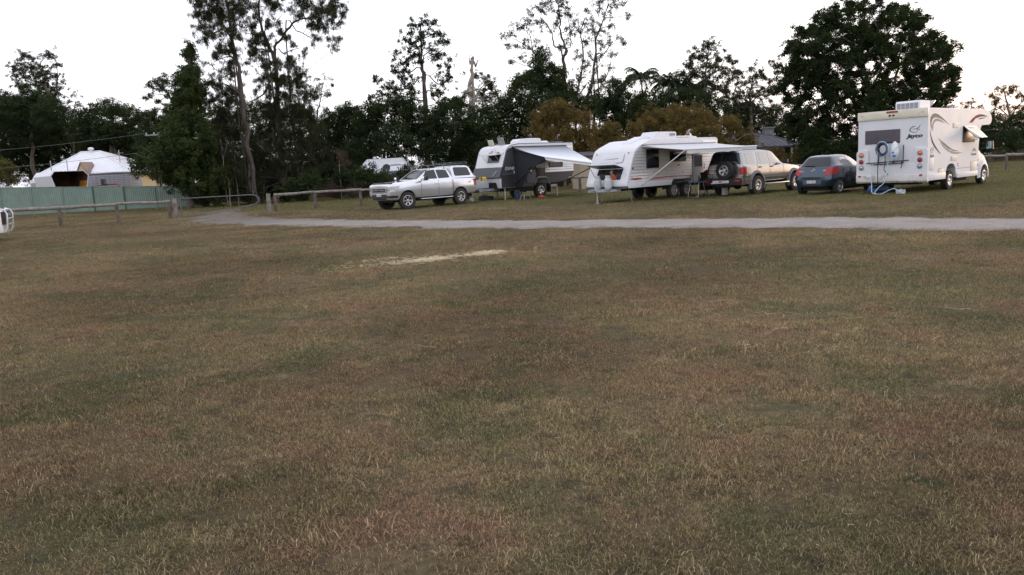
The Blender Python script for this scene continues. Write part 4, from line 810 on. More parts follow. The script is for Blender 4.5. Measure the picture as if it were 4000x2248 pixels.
    ('broadleaf_tree', 'dark trees showing behind the ridge of the white roofed house', 'tree', None, 'mass', [[(-45.74, 94.0, -0.2, 0.341), (-45.74, 94.0, 2.23, 0.273), (-45.3, 94.0, 5.76, 0.182)]], [(-46.4, 92.15, 6.07, 1.82), (-44.9, 93.33, 6.31, 2.0), (-43.19, 93.93, 5.65, 1.82), (-45.12, 92.13, 4.56, 1.82), (-43.54, 94.23, 3.9, 1.82), (-41.63, 95.03, 5.29, 1.7), (-40.39, 93.66, 3.14, 1.52)]),
    ('yellowing_shrub', 'small yellow tinged shrub beside the white house roof', 'shrub', None, 'yellow', [[(-44.61, 72.0, -0.2, 0.116), (-44.61, 72.0, 2.58, 0.093), (-44.37, 72.0, 3.93, 0.07)]], [(-44.62, 72.13, 4.4, 0.65), (-44.15, 72.1, 3.81, 0.6), (-44.66, 71.74, 3.49, 0.7), (-44.01, 71.86, 3.01, 0.6), (-45.76, 72.45, 3.77, 0.7)]),
    ('scrub_bush', 'dark leafy bush below the small white roof, behind the silver pickup', 'bush', None, 'mass', [[(-10.18, 60.0, -0.2, 0.096), (-10.18, 60.0, 0.25, 0.077), (-10.08, 60.0, 1.58, 0.058)]], [(-10.12, 59.31, 1.96, 0.54), (-9.46, 59.71, 1.55, 0.5), (-10.71, 58.26, 1.63, 0.66), (-9.92, 58.82, 1.12, 0.7), (-8.75, 58.6, 1.24, 0.5), (-8.22, 61.8, 1.47, 0.46), (-8.54, 60.95, 0.91, 0.5), (-7.39, 61.57, 1.62, 0.58), (-6.25, 62.03, 1.75, 0.66), (-6.72, 60.47, 1.02, 0.58), (-5.45, 61.8, 1.52, 0.7), (-12.23, 60.15, 1.5, 0.7)]),
    ('scrub_bush', 'brown twiggy dry bush on a thin stem behind the rail fence', 'bush', None, 'dry', [[(-12.43, 60.0, -0.2, 0.058), (-12.39, 60.0, 1.51, 0.05), (-12.39, 60.0, 2.65, 0.039)]], [(-12.21, 59.86, 3.2, 0.5), (-12.16, 60.78, 2.64, 0.5), (-11.73, 60.7, 1.85, 0.58), (-12.19, 60.78, 1.1, 0.66), (-11.28, 59.97, 0.88, 0.62), (-13.09, 60.48, 1.16, 0.58), (-13.56, 59.84, 0.81, 0.58), (-10.88, 60.87, 0.65, 0.58), (-11.96, 60.73, 0.32, 0.58)]),
    ('scrub_bush', 'dark shrubs at the feet of the two she-oaks', 'bush', None, 'mass', [[(-18.29, 60.0, -0.2, 0.096), (-18.29, 60.0, -0.09, 0.077), (-18.15, 60.0, 1.43, 0.058)]], [(-18.78, 58.94, 1.29, 0.77), (-18.45, 62.22, 1.11, 0.77), (-15.46, 58.39, 0.95, 0.77), (-14.02, 57.94, 1.25, 0.85), (-21.08, 61.14, 0.98, 0.77), (-21.68, 58.95, 0.69, 0.7), (-16.91, 60.1, 0.6, 0.66), (-15.54, 60.71, 0.41, 0.58), (-18.82, 57.65, 0.5, 0.58), (-23.51, 61.25, 0.61, 0.58), (-20.75, 58.86, 1.96, 0.85)]),
    ('broadleaf_tree', 'dark growth behind the grey roofed house', 'tree', None, 'mass', [[(27.48, 84.0, -0.2, 0.204), (27.48, 84.0, 0.74, 0.163), (27.49, 84.0, 2.86, 0.108)]], [(24.24, 83.76, 6.41, 1.19), (25.74, 83.44, 6.06, 1.19), (27.79, 84.87, 5.78, 1.08), (29.41, 84.88, 4.91, 1.08), (24.6, 83.24, 4.55, 1.25), (26.25, 82.58, 4.17, 1.25), (28.32, 83.28, 3.58, 1.19), (30.05, 83.68, 3.76, 1.08), (24.89, 82.49, 2.94, 1.19), (26.56, 82.76, 2.61, 1.08), (29.42, 84.94, 1.99, 1.08), (30.43, 84.72, 0.59, 1.19), (27.77, 85.7, 1.28, 1.08), (24.76, 85.72, 1.44, 1.19), (29.56, 85.35, 0.38, 1.08)]),
    ('thin_stem_tree', 'thin crooked stem standing in front of the vine covered tree', 'tree', None, 'bare', [[(-19.44, 56.0, -0.2, 0.063), (-19.36, 56.0, 1.21, 0.063), (-19.39, 56.0, 1.92, 0.058), (-19.6, 56.0, 2.29, 0.054), (-19.58, 56.0, 3.17, 0.047), (-19.61, 56.0, 4.22, 0.04), (-19.63, 56.0, 4.75, 0.027)], [(-19.58, 56.0, -0.2, 0.036), (-19.58, 56.0, 3.17, 0.029), (-19.26, 56.0, 4.03, 0.02), (-19.27, 56.0, 4.73, 0.011)]], []),
    ('thin_stem_tree', 'slim dark stem between the crooked stem and the she-oaks', 'tree', None, 'bare', [[(-19.15, 57.0, -0.2, 0.055), (-19.14, 57.0, 1.54, 0.055), (-19.18, 57.0, 2.08, 0.046), (-19.05, 57.0, 3.69, 0.033)]], []),
]
BARK = pm('bark_dark', (0.085, 0.07, 0.058), 0.95, var=0.35, scale=3, bump=0.6, bscale=12, stretch=(4, 4, 0.7))
BARK_P = pm('bark_pale', (0.3, 0.26, 0.23), 0.9, var=0.3, scale=2, bump=0.4, bscale=9, stretch=(3, 3, 0.6))
BARK_G = pm('bark_grey', (0.16, 0.145, 0.125), 0.95, var=0.35, scale=3, bump=0.6, bscale=12, stretch=(4, 4, 0.7))
# style: leaf length, width, leaves per m2 of clump disc, twig spread, droop, flatness, material, bark
LM = {
    'mass': leafmat('leaf_dark', (0.018, 0.026, 0.014), (0.034, 0.05, 0.022), (0.062, 0.078, 0.034)),
    'euc': leafmat('leaf_gum', (0.03, 0.036, 0.02), (0.052, 0.058, 0.03), (0.085, 0.085, 0.045)),
    'vine': leafmat('leaf_vine', (0.024, 0.036, 0.014), (0.046, 0.066, 0.024), (0.085, 0.105, 0.038), 0.9),
    'casu': leafmat('leaf_sheoak', (0.026, 0.032, 0.018), (0.044, 0.05, 0.026), (0.07, 0.07, 0.036)),
    'pine': leafmat('leaf_pine', (0.024, 0.033, 0.018), (0.042, 0.054, 0.026), (0.07, 0.08, 0.036)),
    'big': leafmat('leaf_fig', (0.016, 0.024, 0.012), (0.03, 0.044, 0.018), (0.055, 0.07, 0.028)),
    'orange': leafmat('leaf_rust', (0.078, 0.062, 0.026), (0.13, 0.098, 0.036), (0.2, 0.142, 0.048), 1.2),
    'yellow': leafmat('leaf_yellow', (0.045, 0.05, 0.02), (0.075, 0.078, 0.028), (0.16, 0.14, 0.04), 1.2),
    'dry': leafmat('leaf_dry', (0.06, 0.045, 0.034), (0.095, 0.07, 0.05), (0.13, 0.1, 0.07), 1.2),
    'wisp': leafmat('leaf_wisp', (0.05, 0.045, 0.028), (0.08, 0.07, 0.042), (0.12, 0.095, 0.06)),
    'palm': leafmat('leaf_palm', (0.028, 0.04, 0.026), (0.046, 0.062, 0.036), (0.075, 0.09, 0.05)),
}
# leaf length, leaf width, leaves per sprig, sprig radius, sprigs per m2 of clump, droop, flatness, leaf colour, bark
STY = {
    'mass': (0.13, 0.085, 34, 0.30, 26, 0.15, 1.0, 'mass', BARK),
    'euc': (0.14, 0.055, 24, 0.2, 30, 0.5, 0.66, 'euc', BARK_G),
    'euc2': (0.14, 0.055, 22, 0.2, 22, 0.5, 0.7, 'wisp', BARK_G),
    'vine': (0.10, 0.08, 34, 0.22, 46, 0.3, 1.0, 'vine', BARK),
    'vine2': (0.15, 0.06, 34, 0.28, 36, 0.5, 1.0, 'mass', BARK),
    'casu': (0.22, 0.022, 28, 0.18, 58, 0.8, 1.0, 'casu', BARK),
    'pine': (0.12, 0.07, 22, 0.17, 30, 0.0, 0.9, 'pine', BARK),
    'airy': (0.11, 0.06, 15, 0.17, 34, 0.3, 0.9, 'euc', BARK),
    'big': (0.12, 0.075, 28, 0.22, 74, 0.2, 0.9, 'big', BARK),
    'orange': (0.08, 0.048, 30, 0.2, 95, 0.2, 0.9, 'orange', BARK_G),
    'yellow': (0.11, 0.07, 30, 0.26, 28, 0.2, 1.0, 'yellow', BARK),
    'dry': (0.15, 0.025, 34, 0.28, 30, 0.3, 1.0, 'dry', BARK_G),
    'wisp': (0.11, 0.05, 20, 0.18, 22, 0.2, 0.9, 'wisp', BARK),
    'wood': (0.30, 0.2, 34, 0.65, 7, 0.15, 1.0, 'mass', BARK),
}
RS = {'mass': 1.2, 'vine': 1.08, 'casu': 1.12, 'big': 1.02, 'orange': 1.2, 'pine': 1.12, 'euc': 1.15}
SPRIGS = {}
RAG = {'airy': -.4, 'euc': -.22, 'euc2': -.2, 'casu': -.25, 'pine': -.22, 'orange': -.45, 'wisp': -.2, 'big': -.3, 'mass': 1.0, 'vine': 0.85, 'vine2': 0.95, 'wood': 1.2, 'dry': 1.0}
# sprigs per twig, shortest and longest twig (in clump radii), jitter in metres
SPLIT = {'casu': (6, .5, 1.5, .07), 'airy': (6, .6, 2.0, .1), 'euc': (5, .5, 1.35, .09), 'euc2': (5, .5, 1.35, .09), 'pine': (5, .5, 1.35, .08), 'orange': (5, .5, 1.35, .08), 'wisp': (5, .6, 1.4, .08), 'big': (5, .4, 1.15, .1)}


def sprigs(style):
    """four small leafy twigs of this kind, used over and over through the crown"""
    if style in SPRIGS:
        return SPRIGS[style]
    L, W, n, rad, dens, droop, flat, lm, _ = STY[style]
    res = []
    for v in range(4):
        rg = np.random.default_rng(hash(style) % 1000 * 0 + len(style) * 17 + v)
        u = rg.normal(size=(n, 3))
        u /= np.linalg.norm(u, axis=1)[:, None]
        c = u * (rad * rg.uniform(0.1, 1, n) ** 0.6)[:, None] * np.array([1, 1, 0.8])
        d = rg.normal(size=(n, 3)) + u * 0.7
        d[:, 2] -= droop * 2.2
        d /= np.linalg.norm(d, axis=1)[:, None]
        nn = rg.normal(size=(n, 3))
        nn[:, 2] += 0.6
        s_ = np.cross(d, nn)
        s_ /= np.linalg.norm(s_, axis=1)[:, None] + 1e-6
        l = (L * rg.uniform(0.55, 1.3, n))[:, None] * 0.5
        w = (W * rg.uniform(0.55, 1.3, n))[:, None] * 0.5
        co = np.stack([c - d * l, c + s_ * w + d * l * 0.15, c + d * l, c - s_ * w + d * l * 0.15], 1).reshape(-1, 3)
        q = np.arange(n)[:, None] * 4 + np.array([[0, 1, 2, 3]])
        me = mesh_np('sprig', co, q)
        me.materials.append(LM[lm])
        res.append(bpy.data.objects.new('sprig_source', me))
    SPRIGS[style] = res
    return res


def crown_points(clumps, style, rg):
    L, W, n, rad, dens, droop, flat, _, _ = STY[style]
    k_ = RS.get(style, 1.0)
    P, tips = [], []
    for (x, y, z, r) in clumps:
        r = r * k_
        nt = max(4, int(dens * math.pi * r * r))
        if style in SPLIT:
            # twigs fan out from the clump's heart; sprigs sit along their outer part
            per, lmin, lmax, jit = SPLIT[style]
            ntw = max(4, nt // per)
            d = rg.normal(size=(ntw, 3))
            d[:, 2] += 0.25
            d /= np.linalg.norm(d, axis=1)[:, None]
            ln = r * rg.uniform(lmin, lmax, ntw)
            st_ = np.array([x, y, z]) + rg.normal(size=(ntw, 3)) * r * 0.28
            sag = rg.normal(0, .25, ntw)
            tt = rg.uniform(0.15, 1, (ntw, per)) ** 0.8
            ctr = st_[:, None, :] + d[:, None, :] * (ln[:, None] * tt)[:, :, None]
            ctr[:, :, 2] = z + (ctr[:, :, 2] - z) * flat + (sag[:, None] - .12) * tt * tt * ln[:, None]
            tips.append((np.array([x, y, z]), ctr[:, -1, :].copy()))
            ctr = ctr.reshape(-1, 3) + rg.normal(size=(ntw * per, 3)) * jit
            keep = np.array([mnoise.noise(Vector(c) * 1.3) > RAG.get(style, -.25) for c in ctr])
            ctr = ctr[keep & (ctr[:, 2] > 0.12)]
            if len(ctr):
                P.append(ctr)
            continue
        u = rg.normal(size=(nt, 3))
        u /= np.linalg.norm(u, axis=1)[:, None]
        f = rg.uniform(0.03, 1, nt) ** 0.45
        ctr = np.array([x, y, z]) + u * (r * f)[:, None] * np.array([1, 1, flat])
        # ragged outline: leave out part of the outer shell where a slow noise is low
        keep = [f[i] < RAG.get(style, 0.86) + 1.0 * mnoise.noise(Vector(ctr[i]) * 1.15) for i in range(nt)]
        ctr = ctr[np.array(keep) & (ctr[:, 2] > 0.12)]
        if len(ctr) == 0:
            continue
        P.append(ctr)
        tips.append((np.array([x, y, z]), ctr))
    return np.concatenate(P), tips


def crown_object(name, pts, style, rg, parent=None):
    ii = rg.integers(0, 4, len(pts))
    return instancer(name, pts, rg.uniform(0.7, 1.35, len(pts)), ii, rg.uniform(0, 6.28, len(pts)), sprigs(style), parent, rg.normal(0, .35, len(pts)))




def limb(mb, a, b, r0, r1, rg, n=5, sag=0.12):
    a, b = Vector(a), Vector(b)
    d = b - a
    side = Vector(rg.normal(size=3)) * d.length * 0.09
    pts, rs = [], []
    for i in range(n + 1):
        t = i / n
        p = a + d * t + side * math.sin(math.pi * t) + Vector((0, 0, 1)) * sag * d.length * math.sin(math.pi * t) * 0.5
        pts.append(p)
        rs.append(r0 + (r1 - r0) * t)
    mb.tube(pts, rs, 5, cap=False)


def build_tree(ti, spec):
    name, label, cat, group, style, trunks, clumps = spec
    rg = np.random.default_rng(500 + ti)
    bx, by = trunks[0][0][0], trunks[0][0][1]
    root = empty(name, (bx, by, 0), 0, label, cat, group)
    B = np.array([bx, by, 0.0])
    mb = MB()
    nodes = []
    for tr in trunks:
        P = [np.array(p) for p in tr]
        dense = smooth_path(P, 4)
        j = rg.normal(size=(len(dense), 3)) * 0.35
        pts, rs = [], []
        for i, p in enumerate(dense):
            wob = j[i] * p[3] * (0 if i in (0, len(dense) - 1) else 1)
            pts.append(Vector(p[:3] - B + wob * np.array([1, 1, 0.3])))
            rs.append(max(p[3] * 0.72 * (1 + 0.1 * rg.normal()), 0.012))
            nodes.append((np.array(pts[-1]), rs[-1]))
        mb.tube(pts, rs, 9 if rs[0] > 0.1 else 6)
    if style == 'palm':
        top = Vector(trunks[0][-1][:3]) - Vector(B)
        fr = MB()
        for k in range(26):
            az = k * 2.399 + rg.uniform(-.2, .2)
            el = rg.uniform(-0.1, 1.15)
            ln = rg.uniform(1.9, 2.7)
            pts = []
            for i in range(8):
                t = i / 7
                ang = el - t * t * 1.5
                q = (pts[-1] + Vector((math.cos(az) * math.cos(ang), math.sin(az) * math.cos(ang), math.sin(ang))) * ln / 7) if pts else top
                pts.append(q)
            for i in range(1, 8):
                for h in range(3):
                    p = pts[i - 1].lerp(pts[i], h * .33 + rg.uniform(0, .25))
                    dirv = (pts[i] - pts[i - 1]).normalized()
                    sd = dirv.cross(Vector((0, 0, 1))).normalized()
                    for s in (-1, 1):
                        tip = p + sd * s * 0.55 * (1 - 0.5 * i / 8) + dirv * 0.25 + Vector((0, 0, -0.3))
                        fr.add([p, p + dirv * 0.13, tip], [(0, 1, 2)])
            mbk = fr.tube(pts, [0.03 - 0.003 * i for i in range(8)], 4, cap=False)
        fr.build('crown', LM['palm'], root, recalc=False)
        mb.build('trunk', BARK_G, root, smooth=True)
        return
    if not clumps:
        mb.build('trunk', BARK_P if style == 'dead' else BARK_G, root, smooth=True)
        return
    sty = STY[style]
    cl = [(x - B[0], y - B[1], z, r) for (x, y, z, r) in clumps]
    pts, tips = crown_points(cl, style, rg)
    # limbs from the trunk to every clump, twigs inside the clump
    NP = np.array([n[0] for n in nodes])
    for c, ctr in tips:
        dd = np.linalg.norm(NP - c, axis=1) + np.where(NP[:, 2] > c[2] - 0.1, 4.0, 0)
        k = int(np.argmin(dd))
        r0 = min(nodes[k][1] * 0.55, 0.09)
        limb(mb, NP[k], c, r0, 0.02, rg)
        m = min(len(ctr), (14 if style == 'airy' else 7) if style in ('airy', 'euc', 'euc2', 'casu', 'pine', 'wisp', 'big', 'dry') else 4)
        for i in range(m):
            limb(mb, c, ctr[i], 0.02, 0.008, rg, 2)
    mb.build('trunk', sty[8], root, smooth=True, recalc=False, angle=0)
    crown_object('crown', pts, style, rg, root)['kind'] = 'stuff'


for _i, _t in enumerate(TREES):
    build_tree(_i, _t)


# far wood closing the view behind everything: one mass of foliage
wr = random.Random(8)
wc = []
for k in range(330):
    x = wr.uniform(-120, 135)
    y = wr.uniform(106, 128)
    top = 6.2 + 1.6 * math.sin(x * 0.09) + 0.9 * math.sin(x * 0.31 + 2)
    r = wr.uniform(1.3, 2.6)
    wc.append((x, y, wr.uniform(0.5, max(1.0, top - r)), r))
_g = np.random.default_rng(77)
wood = crown_object('distant_wood', crown_points(wc, 'wood', _g)[0], 'wood', _g)
tag(wood, 'far dark belt of trees closing the view behind the houses', 'wood', kind='stuff')
# rank weeds and low scrub along the far side of the mown strip
wc = []
for k in range(420):
    x = wr.uniform(-62, 60)
    y = 61.5 + wr.uniform(0, 7) + 0.02 * x + (5 if x > 18 else 0)
    if -43 < x < -22 and y < 66:
        y += 6
    r = wr.uniform(0.3, 0.8)
    wc.append((x, y, r * wr.uniform(0.3, 0.9), r))
_g = np.random.default_rng(78)
weeds = crown_object('rank_weeds', crown_points(wc, 'dry', _g)[0], 'dry', _g)
tag(weeds, 'brown rank weeds and scrub along the foot of the trees', 'weeds', kind='stuff')

# ------------------------------------------------------------------ vehicle kit
GLASS = pm('tinted_glass', (0.012, 0.016, 0.02), 0.04, var=0.05, spec=0.55)
FILMG = pm('mirror_tint_glass', (0.02, 0.026, 0.034), 0.04, var=0.05, spec=1.0, coat=1.0)
MATS['mirror_tint_glass'].node_tree.nodes['Principled BSDF'].inputs['Coat IOR'].default_value = 2.4
RUBBER = pm('tyre_rubber', (0.022, 0.022, 0.023), 0.85, var=0.25, scale=20, bump=0.3, bscale=60, dirt=(0.09, 0.075, 0.06), dirt_amt=0.35)
BLACKP = pm('black_plastic', (0.018, 0.018, 0.02), 0.55, var=0.2, scale=10)
DARKIN = pm('dark_underside', (0.012, 0.012, 0.013), 0.9, var=0.3)
CHROME = pm('chrome', (0.75, 0.75, 0.76), 0.12, 1.0, var=0.05)
ALLOY = pm('alloy', (0.55, 0.55, 0.56), 0.3, 0.9, var=0.1)
GALV = pm('galvanised_steel', (0.4, 0.41, 0.43), 0.5, 0.55, var=0.2, scale=9, dirt=(0.16, 0.13, 0.1), dirt_amt=0.5)
WHITEP = pm('white_gelcoat', (0.65, 0.655, 0.69), 0.5, var=0.02, scale=2, spec=.35, dirt=(0.46, 0.45, 0.45), dirt_amt=0.15)
REDL = pm('red_lens', (0.30, 0.01, 0.014), 0.2, var=0.35, scale=25)
AMBER = pm('amber_lens', (0.62, 0.16, 0.015), 0.12, var=0.2, scale=25, coat=1.0)
CLEARL = pm('clear_lens', (0.3, 0.3, 0.32), 0.1, 0.4, var=0.6, scale=18, coat=1.0)
PLATE = pm('plate_white', (0.7, 0.7, 0.7), 0.4, var=0.05)
INK = pm('plate_ink', (0.06, 0.02, 0.03), 0.5)


def S(x, zb, ws, zs, wm, zm, wb, zt, wr, zr, rh=0.07, sh=0.03):
    a = (wb - sh, zt + sh * 0.8)
    b = (wr, zr - rh)
    return x, [(0, zb), (0.55 * ws, zb), (0.94 * ws, zb + 0.004), (ws, zs), (wm, zm), (wb, zt), a,
               ((a[0] + b[0]) / 2, (a[1] + b[1]) / 2), b, (wr - min(0.1, wr * .25), zr - rh * 0.22), (wr * 0.5, zr - 0.004), (0, zr)]


def loft(sts):
    vs, fs = [], []
    K = len(sts[0][1])
    n = 2 * K - 2
    for x, h in sts:
        vs += [(x, y, z) for y, z in h] + [(x, -y, z) for y, z in h[-2:0:-1]]
    for i in range(len(sts) - 1):
        for k in range(n):
            k2 = (k + 1) % n
            fs.append((i * n + k, i * n + k2, (i + 1) * n + k2, (i + 1) * n + k))
    for o in (0, (len(sts) - 1) * n):
        m = lambda k: o + ((n - k) % n)
        for k in range(K - 1):
            q = [o + k, o + k + 1, m(k + 1), m(k)]
            q = list(dict.fromkeys(q))
            fs.append(tuple(q))
    return vs, fs


def cut(o, mb, mat):
    c = mb.build('cutter', mat)
    c.parent = o.parent
    md = o.modifiers.new('cut', 'BOOLEAN')
    md.object = c
    md.operation = 'DIFFERENCE'
    md.solver = 'EXACT'
    try:
        md.material_mode = 'TRANSFER'
    except Exception:
        pass
    bake(o)
    bpy.data.objects.remove(c)


def body(name, sts, mat, parent, sub=2, arches=(), arch_in=0.55, wide=1.3):
    vs, fs = loft(sts)
    mb = MB()
    mb.add(vs, fs)
    o = mb.build(name, mat, parent)
    if sub:
        md = o.modifiers.new('s', 'SUBSURF')
        md.levels = md.render_levels = sub
        bake(o)
    bv = BVHTree.FromPolygons([v.co.copy() for v in o.data.vertices], [tuple(p.vertices) for p in o.data.polygons])
    for (ax, az, ar) in arches:
        cb = MB()
        for s in (1, -1):
            n = 28
            ring = [(ax + ar * math.cos(2 * math.pi * k / n), az + ar * math.sin(2 * math.pi * k / n)) for k in range(n)]
            cb.prism(ring, 'y', s * arch_in, s * wide)
        cut(o, cb, DARKIN)
    for p in o.data.polygons:
        p.use_smooth = True
    o.data.set_sharp_from_angle(angle=R(38))
    return o, bv


def patch(parent, bv, name, mat, quad, d, nu=6, nv=4, off=0.004, th=0.012, both=False, rnd=0.0):
    """a panel laid on the body: a quad seen along direction d, dropped onto the surface, with its own thickness"""
    res = []
    nu, nv = nu * 2 if nu > 1 else nu, nv * 2 if nv > 1 else nv
    for s in ((1, -1) if both else (1,)):
        Q = [Vector((p[0], p[1] * s, p[2])) for p in quad]
        dv = Vector((d[0], d[1] * s, d[2])).normalized()
        vs, bs = [], []
        cen = (Q[0] + Q[1] + Q[2] + Q[3]) / 4
        for j in range(nv + 1):
            for i in range(nu + 1):
                u, v = i / nu, j / nv
                p = (Q[0] * (1 - u) + Q[1] * u) * (1 - v) + (Q[3] * (1 - u) + Q[2] * u) * v
                if rnd and i in (0, nu) and j in (0, nv) :
                    p = p.lerp(cen, rnd)
                h = bv.ray_cast(p - dv * 4, dv)
                loc, nrm = h[0], h[1]
                if loc is None:
                    loc, nrm = bv.find_nearest(p)[:2]
                if nrm.dot(dv) > 0:
                    nrm = -nrm
                nrm = (nrm - dv * .3).normalized()
                vs.append(loc + nrm * (off + .003))
                bs.append(loc - nrm * th)
        n = nu + 1
        fs = [(j * n + i, j * n + i + 1, (j + 1) * n + i + 1, (j + 1) * n + i) for j in range(nv) for i in range(nu)]
        rim = [i for i in range(nu + 1)] + [j * n + nu for j in range(1, nv + 1)] + [nv * n + i for i in range(nu - 1, -1, -1)] + [j * n for j in range(nv - 1, 0, -1)]
        base = len(vs)
        vs += [bs[k] for k in rim]
        m = len(rim)
        fs += [(rim[k], rim[(k + 1) % m], base + (k + 1) % m, base + k) for k in range(m)]
        mb = MB()
        mb.add(vs, fs)
        o = mb.build(name, mat, parent, smooth=True, angle=50)
        res.append(o)
    return res[0] if len(res) == 1 else res


def oval(parent, name, mat, c, rx, rz, axis, th=0.012, n=20, tilt=0.0):
    """small flat-faced rounded lens or badge; axis 'x' or 'y', c is its outer centre"""
    mb = MB()
    pr = [(0.001, th), (0.8, th), (1.0, th * 0.5), (1.0, -0.02)]
    vs, fs = [], []
    for r, a in pr:
        for k in range(n):
            t = 2 * math.pi * k / n
            u, w = r * rx * math.cos(t), r * rz * math.sin(t)
            vs.append((c[0] + a * axis[0] + (u if axis[1] else 0), c[1] + a * axis[1] + (u if axis[0] else 0), c[2] + w))
    for i in range(3):
        for k in range(n):
            k2 = (k + 1) % n
            fs.append((i * n + k, i * n + k2, (i + 1) * n + k2, (i + 1) * n + k))
    mb.add(vs, fs)
    return mb.build(name, mat, parent, smooth=True)


def make_wheel(parent, r, w, rr, spokes, sw, rim_mat, back=None, dish=0.03, cap=0.05):
    """tyre with its rim; the outer face looks along +y"""
    t = MB()
    h = w / 2
    t.lathe([(rr, -h + .02), (rr + .02, -h), (r - .06, -h - .004), (r - .018, -h + .012), (r, -h + .045), (r, -.012), (r - .012, -.008), (r - .012, .008), (r, .012),
             (r, h - .045), (r - .018, h - .012), (r - .06, h + .004), (rr + .02, h), (rr, h - .02)], 'y', n=40, close=True)
    # tread lugs on the shoulders
    for k in range(36):
        a = 2 * math.pi * k / 36
        for s in (-1, 1):
            c, sn = math.cos(a), math.sin(a)
            c2, s2 = math.cos(a + .09), math.sin(a + .09)
            y0, y1 = s * (h - .05), s * (h - .002)
            p = []
            for rad in (r - .03, r + .006):
                p += [(rad * c, y0, rad * sn), (rad * c2, y0, rad * s2), (rad * c2, y1, rad * s2), (rad * c, y1, rad * sn)]
            t.hexa(p)
    o = t.build('wheel', RUBBER, parent, smooth=True)
    m = MB()
    m.lathe([(rr + .006, h - .015), (rr + .006, h), (rr - .012, h + .002), (rr - .026, h - .012), (rr - .03, h - .09), (rr + .004, h - .1)], 'y', n=36, close=True)
    m.lathe([(0.001, h - dish + .028), (cap, h - dish + .022), (cap + .018, h - dish - .005), (cap + .02, h - dish - .05)], 'y', n=20)
    for k in range(spokes):
        a = 2 * math.pi * k / spokes
        c, s = math.cos(a), math.sin(a)

        def P(rad, side, y):
            return (rad * c - side * s, y, rad * s + side * c)
        r0, r1 = cap, rr - .02
        y0, y1 = h - dish, h - .012
        m.hexa([P(r0, -sw * .8, y0 - .04), P(r1, -sw, y1 - .04), P(r1, sw, y1 - .04), P(r0, sw * .8, y0 - .04),
                P(r0, -sw * .6, y0), P(r1, -sw * .8, y1), P(r1, sw * .8, y1), P(r0, sw * .6, y0)])
    m.build('rim', rim_mat, o, smooth=True, angle=35)
    b = MB()
    b.lathe([(0.001, h - .1), (rr - .02, h - .1)], 'y', n=24)
    b.build('brake_disc', back or DARKIN, o)
    return o


def place_wheels(parent, proto, spots):
    for i, (x, y, z, rz) in enumerate(spots):
        o = proto if i == 0 else copy_tree(proto, parent)
        o.location = (x, y, z)
        o.rotation_euler = (0, random.uniform(0, 1) * 0, rz)


def plate(parent, name, txt, loc, rz, w=0.37, h=0.11, dark=False):
    m = MB()
    m.box(-w / 2, w / 2, -0.006, 0.006, -h / 2, h / 2)
    o = m.build(name, PLATE, parent, bevel=0.004, seg=1)
    o.location = loc
    o.rotation_euler = (0, 0, rz)
    text_obj('plate_number', txt, h * 0.86, INK, o, (0, -0.0075, 0), (R(90), 0, 0), bold=0.001, extrude=0.001, sx=0.95)
    return o

GREYTRIM = pm('grey_trim', (0.12, 0.125, 0.13), 0.6, var=0.15, scale=8)
# ------------------------------------------------------------------ silver double cab pickup with canopy
SILVER = pm('silver_paint', (0.66, 0.68, 0.72), 0.2, 0.65, var=0.03, scale=2, coat=1.0, dirt=(0.38, 0.36, 0.33), dirt_amt=0.12)


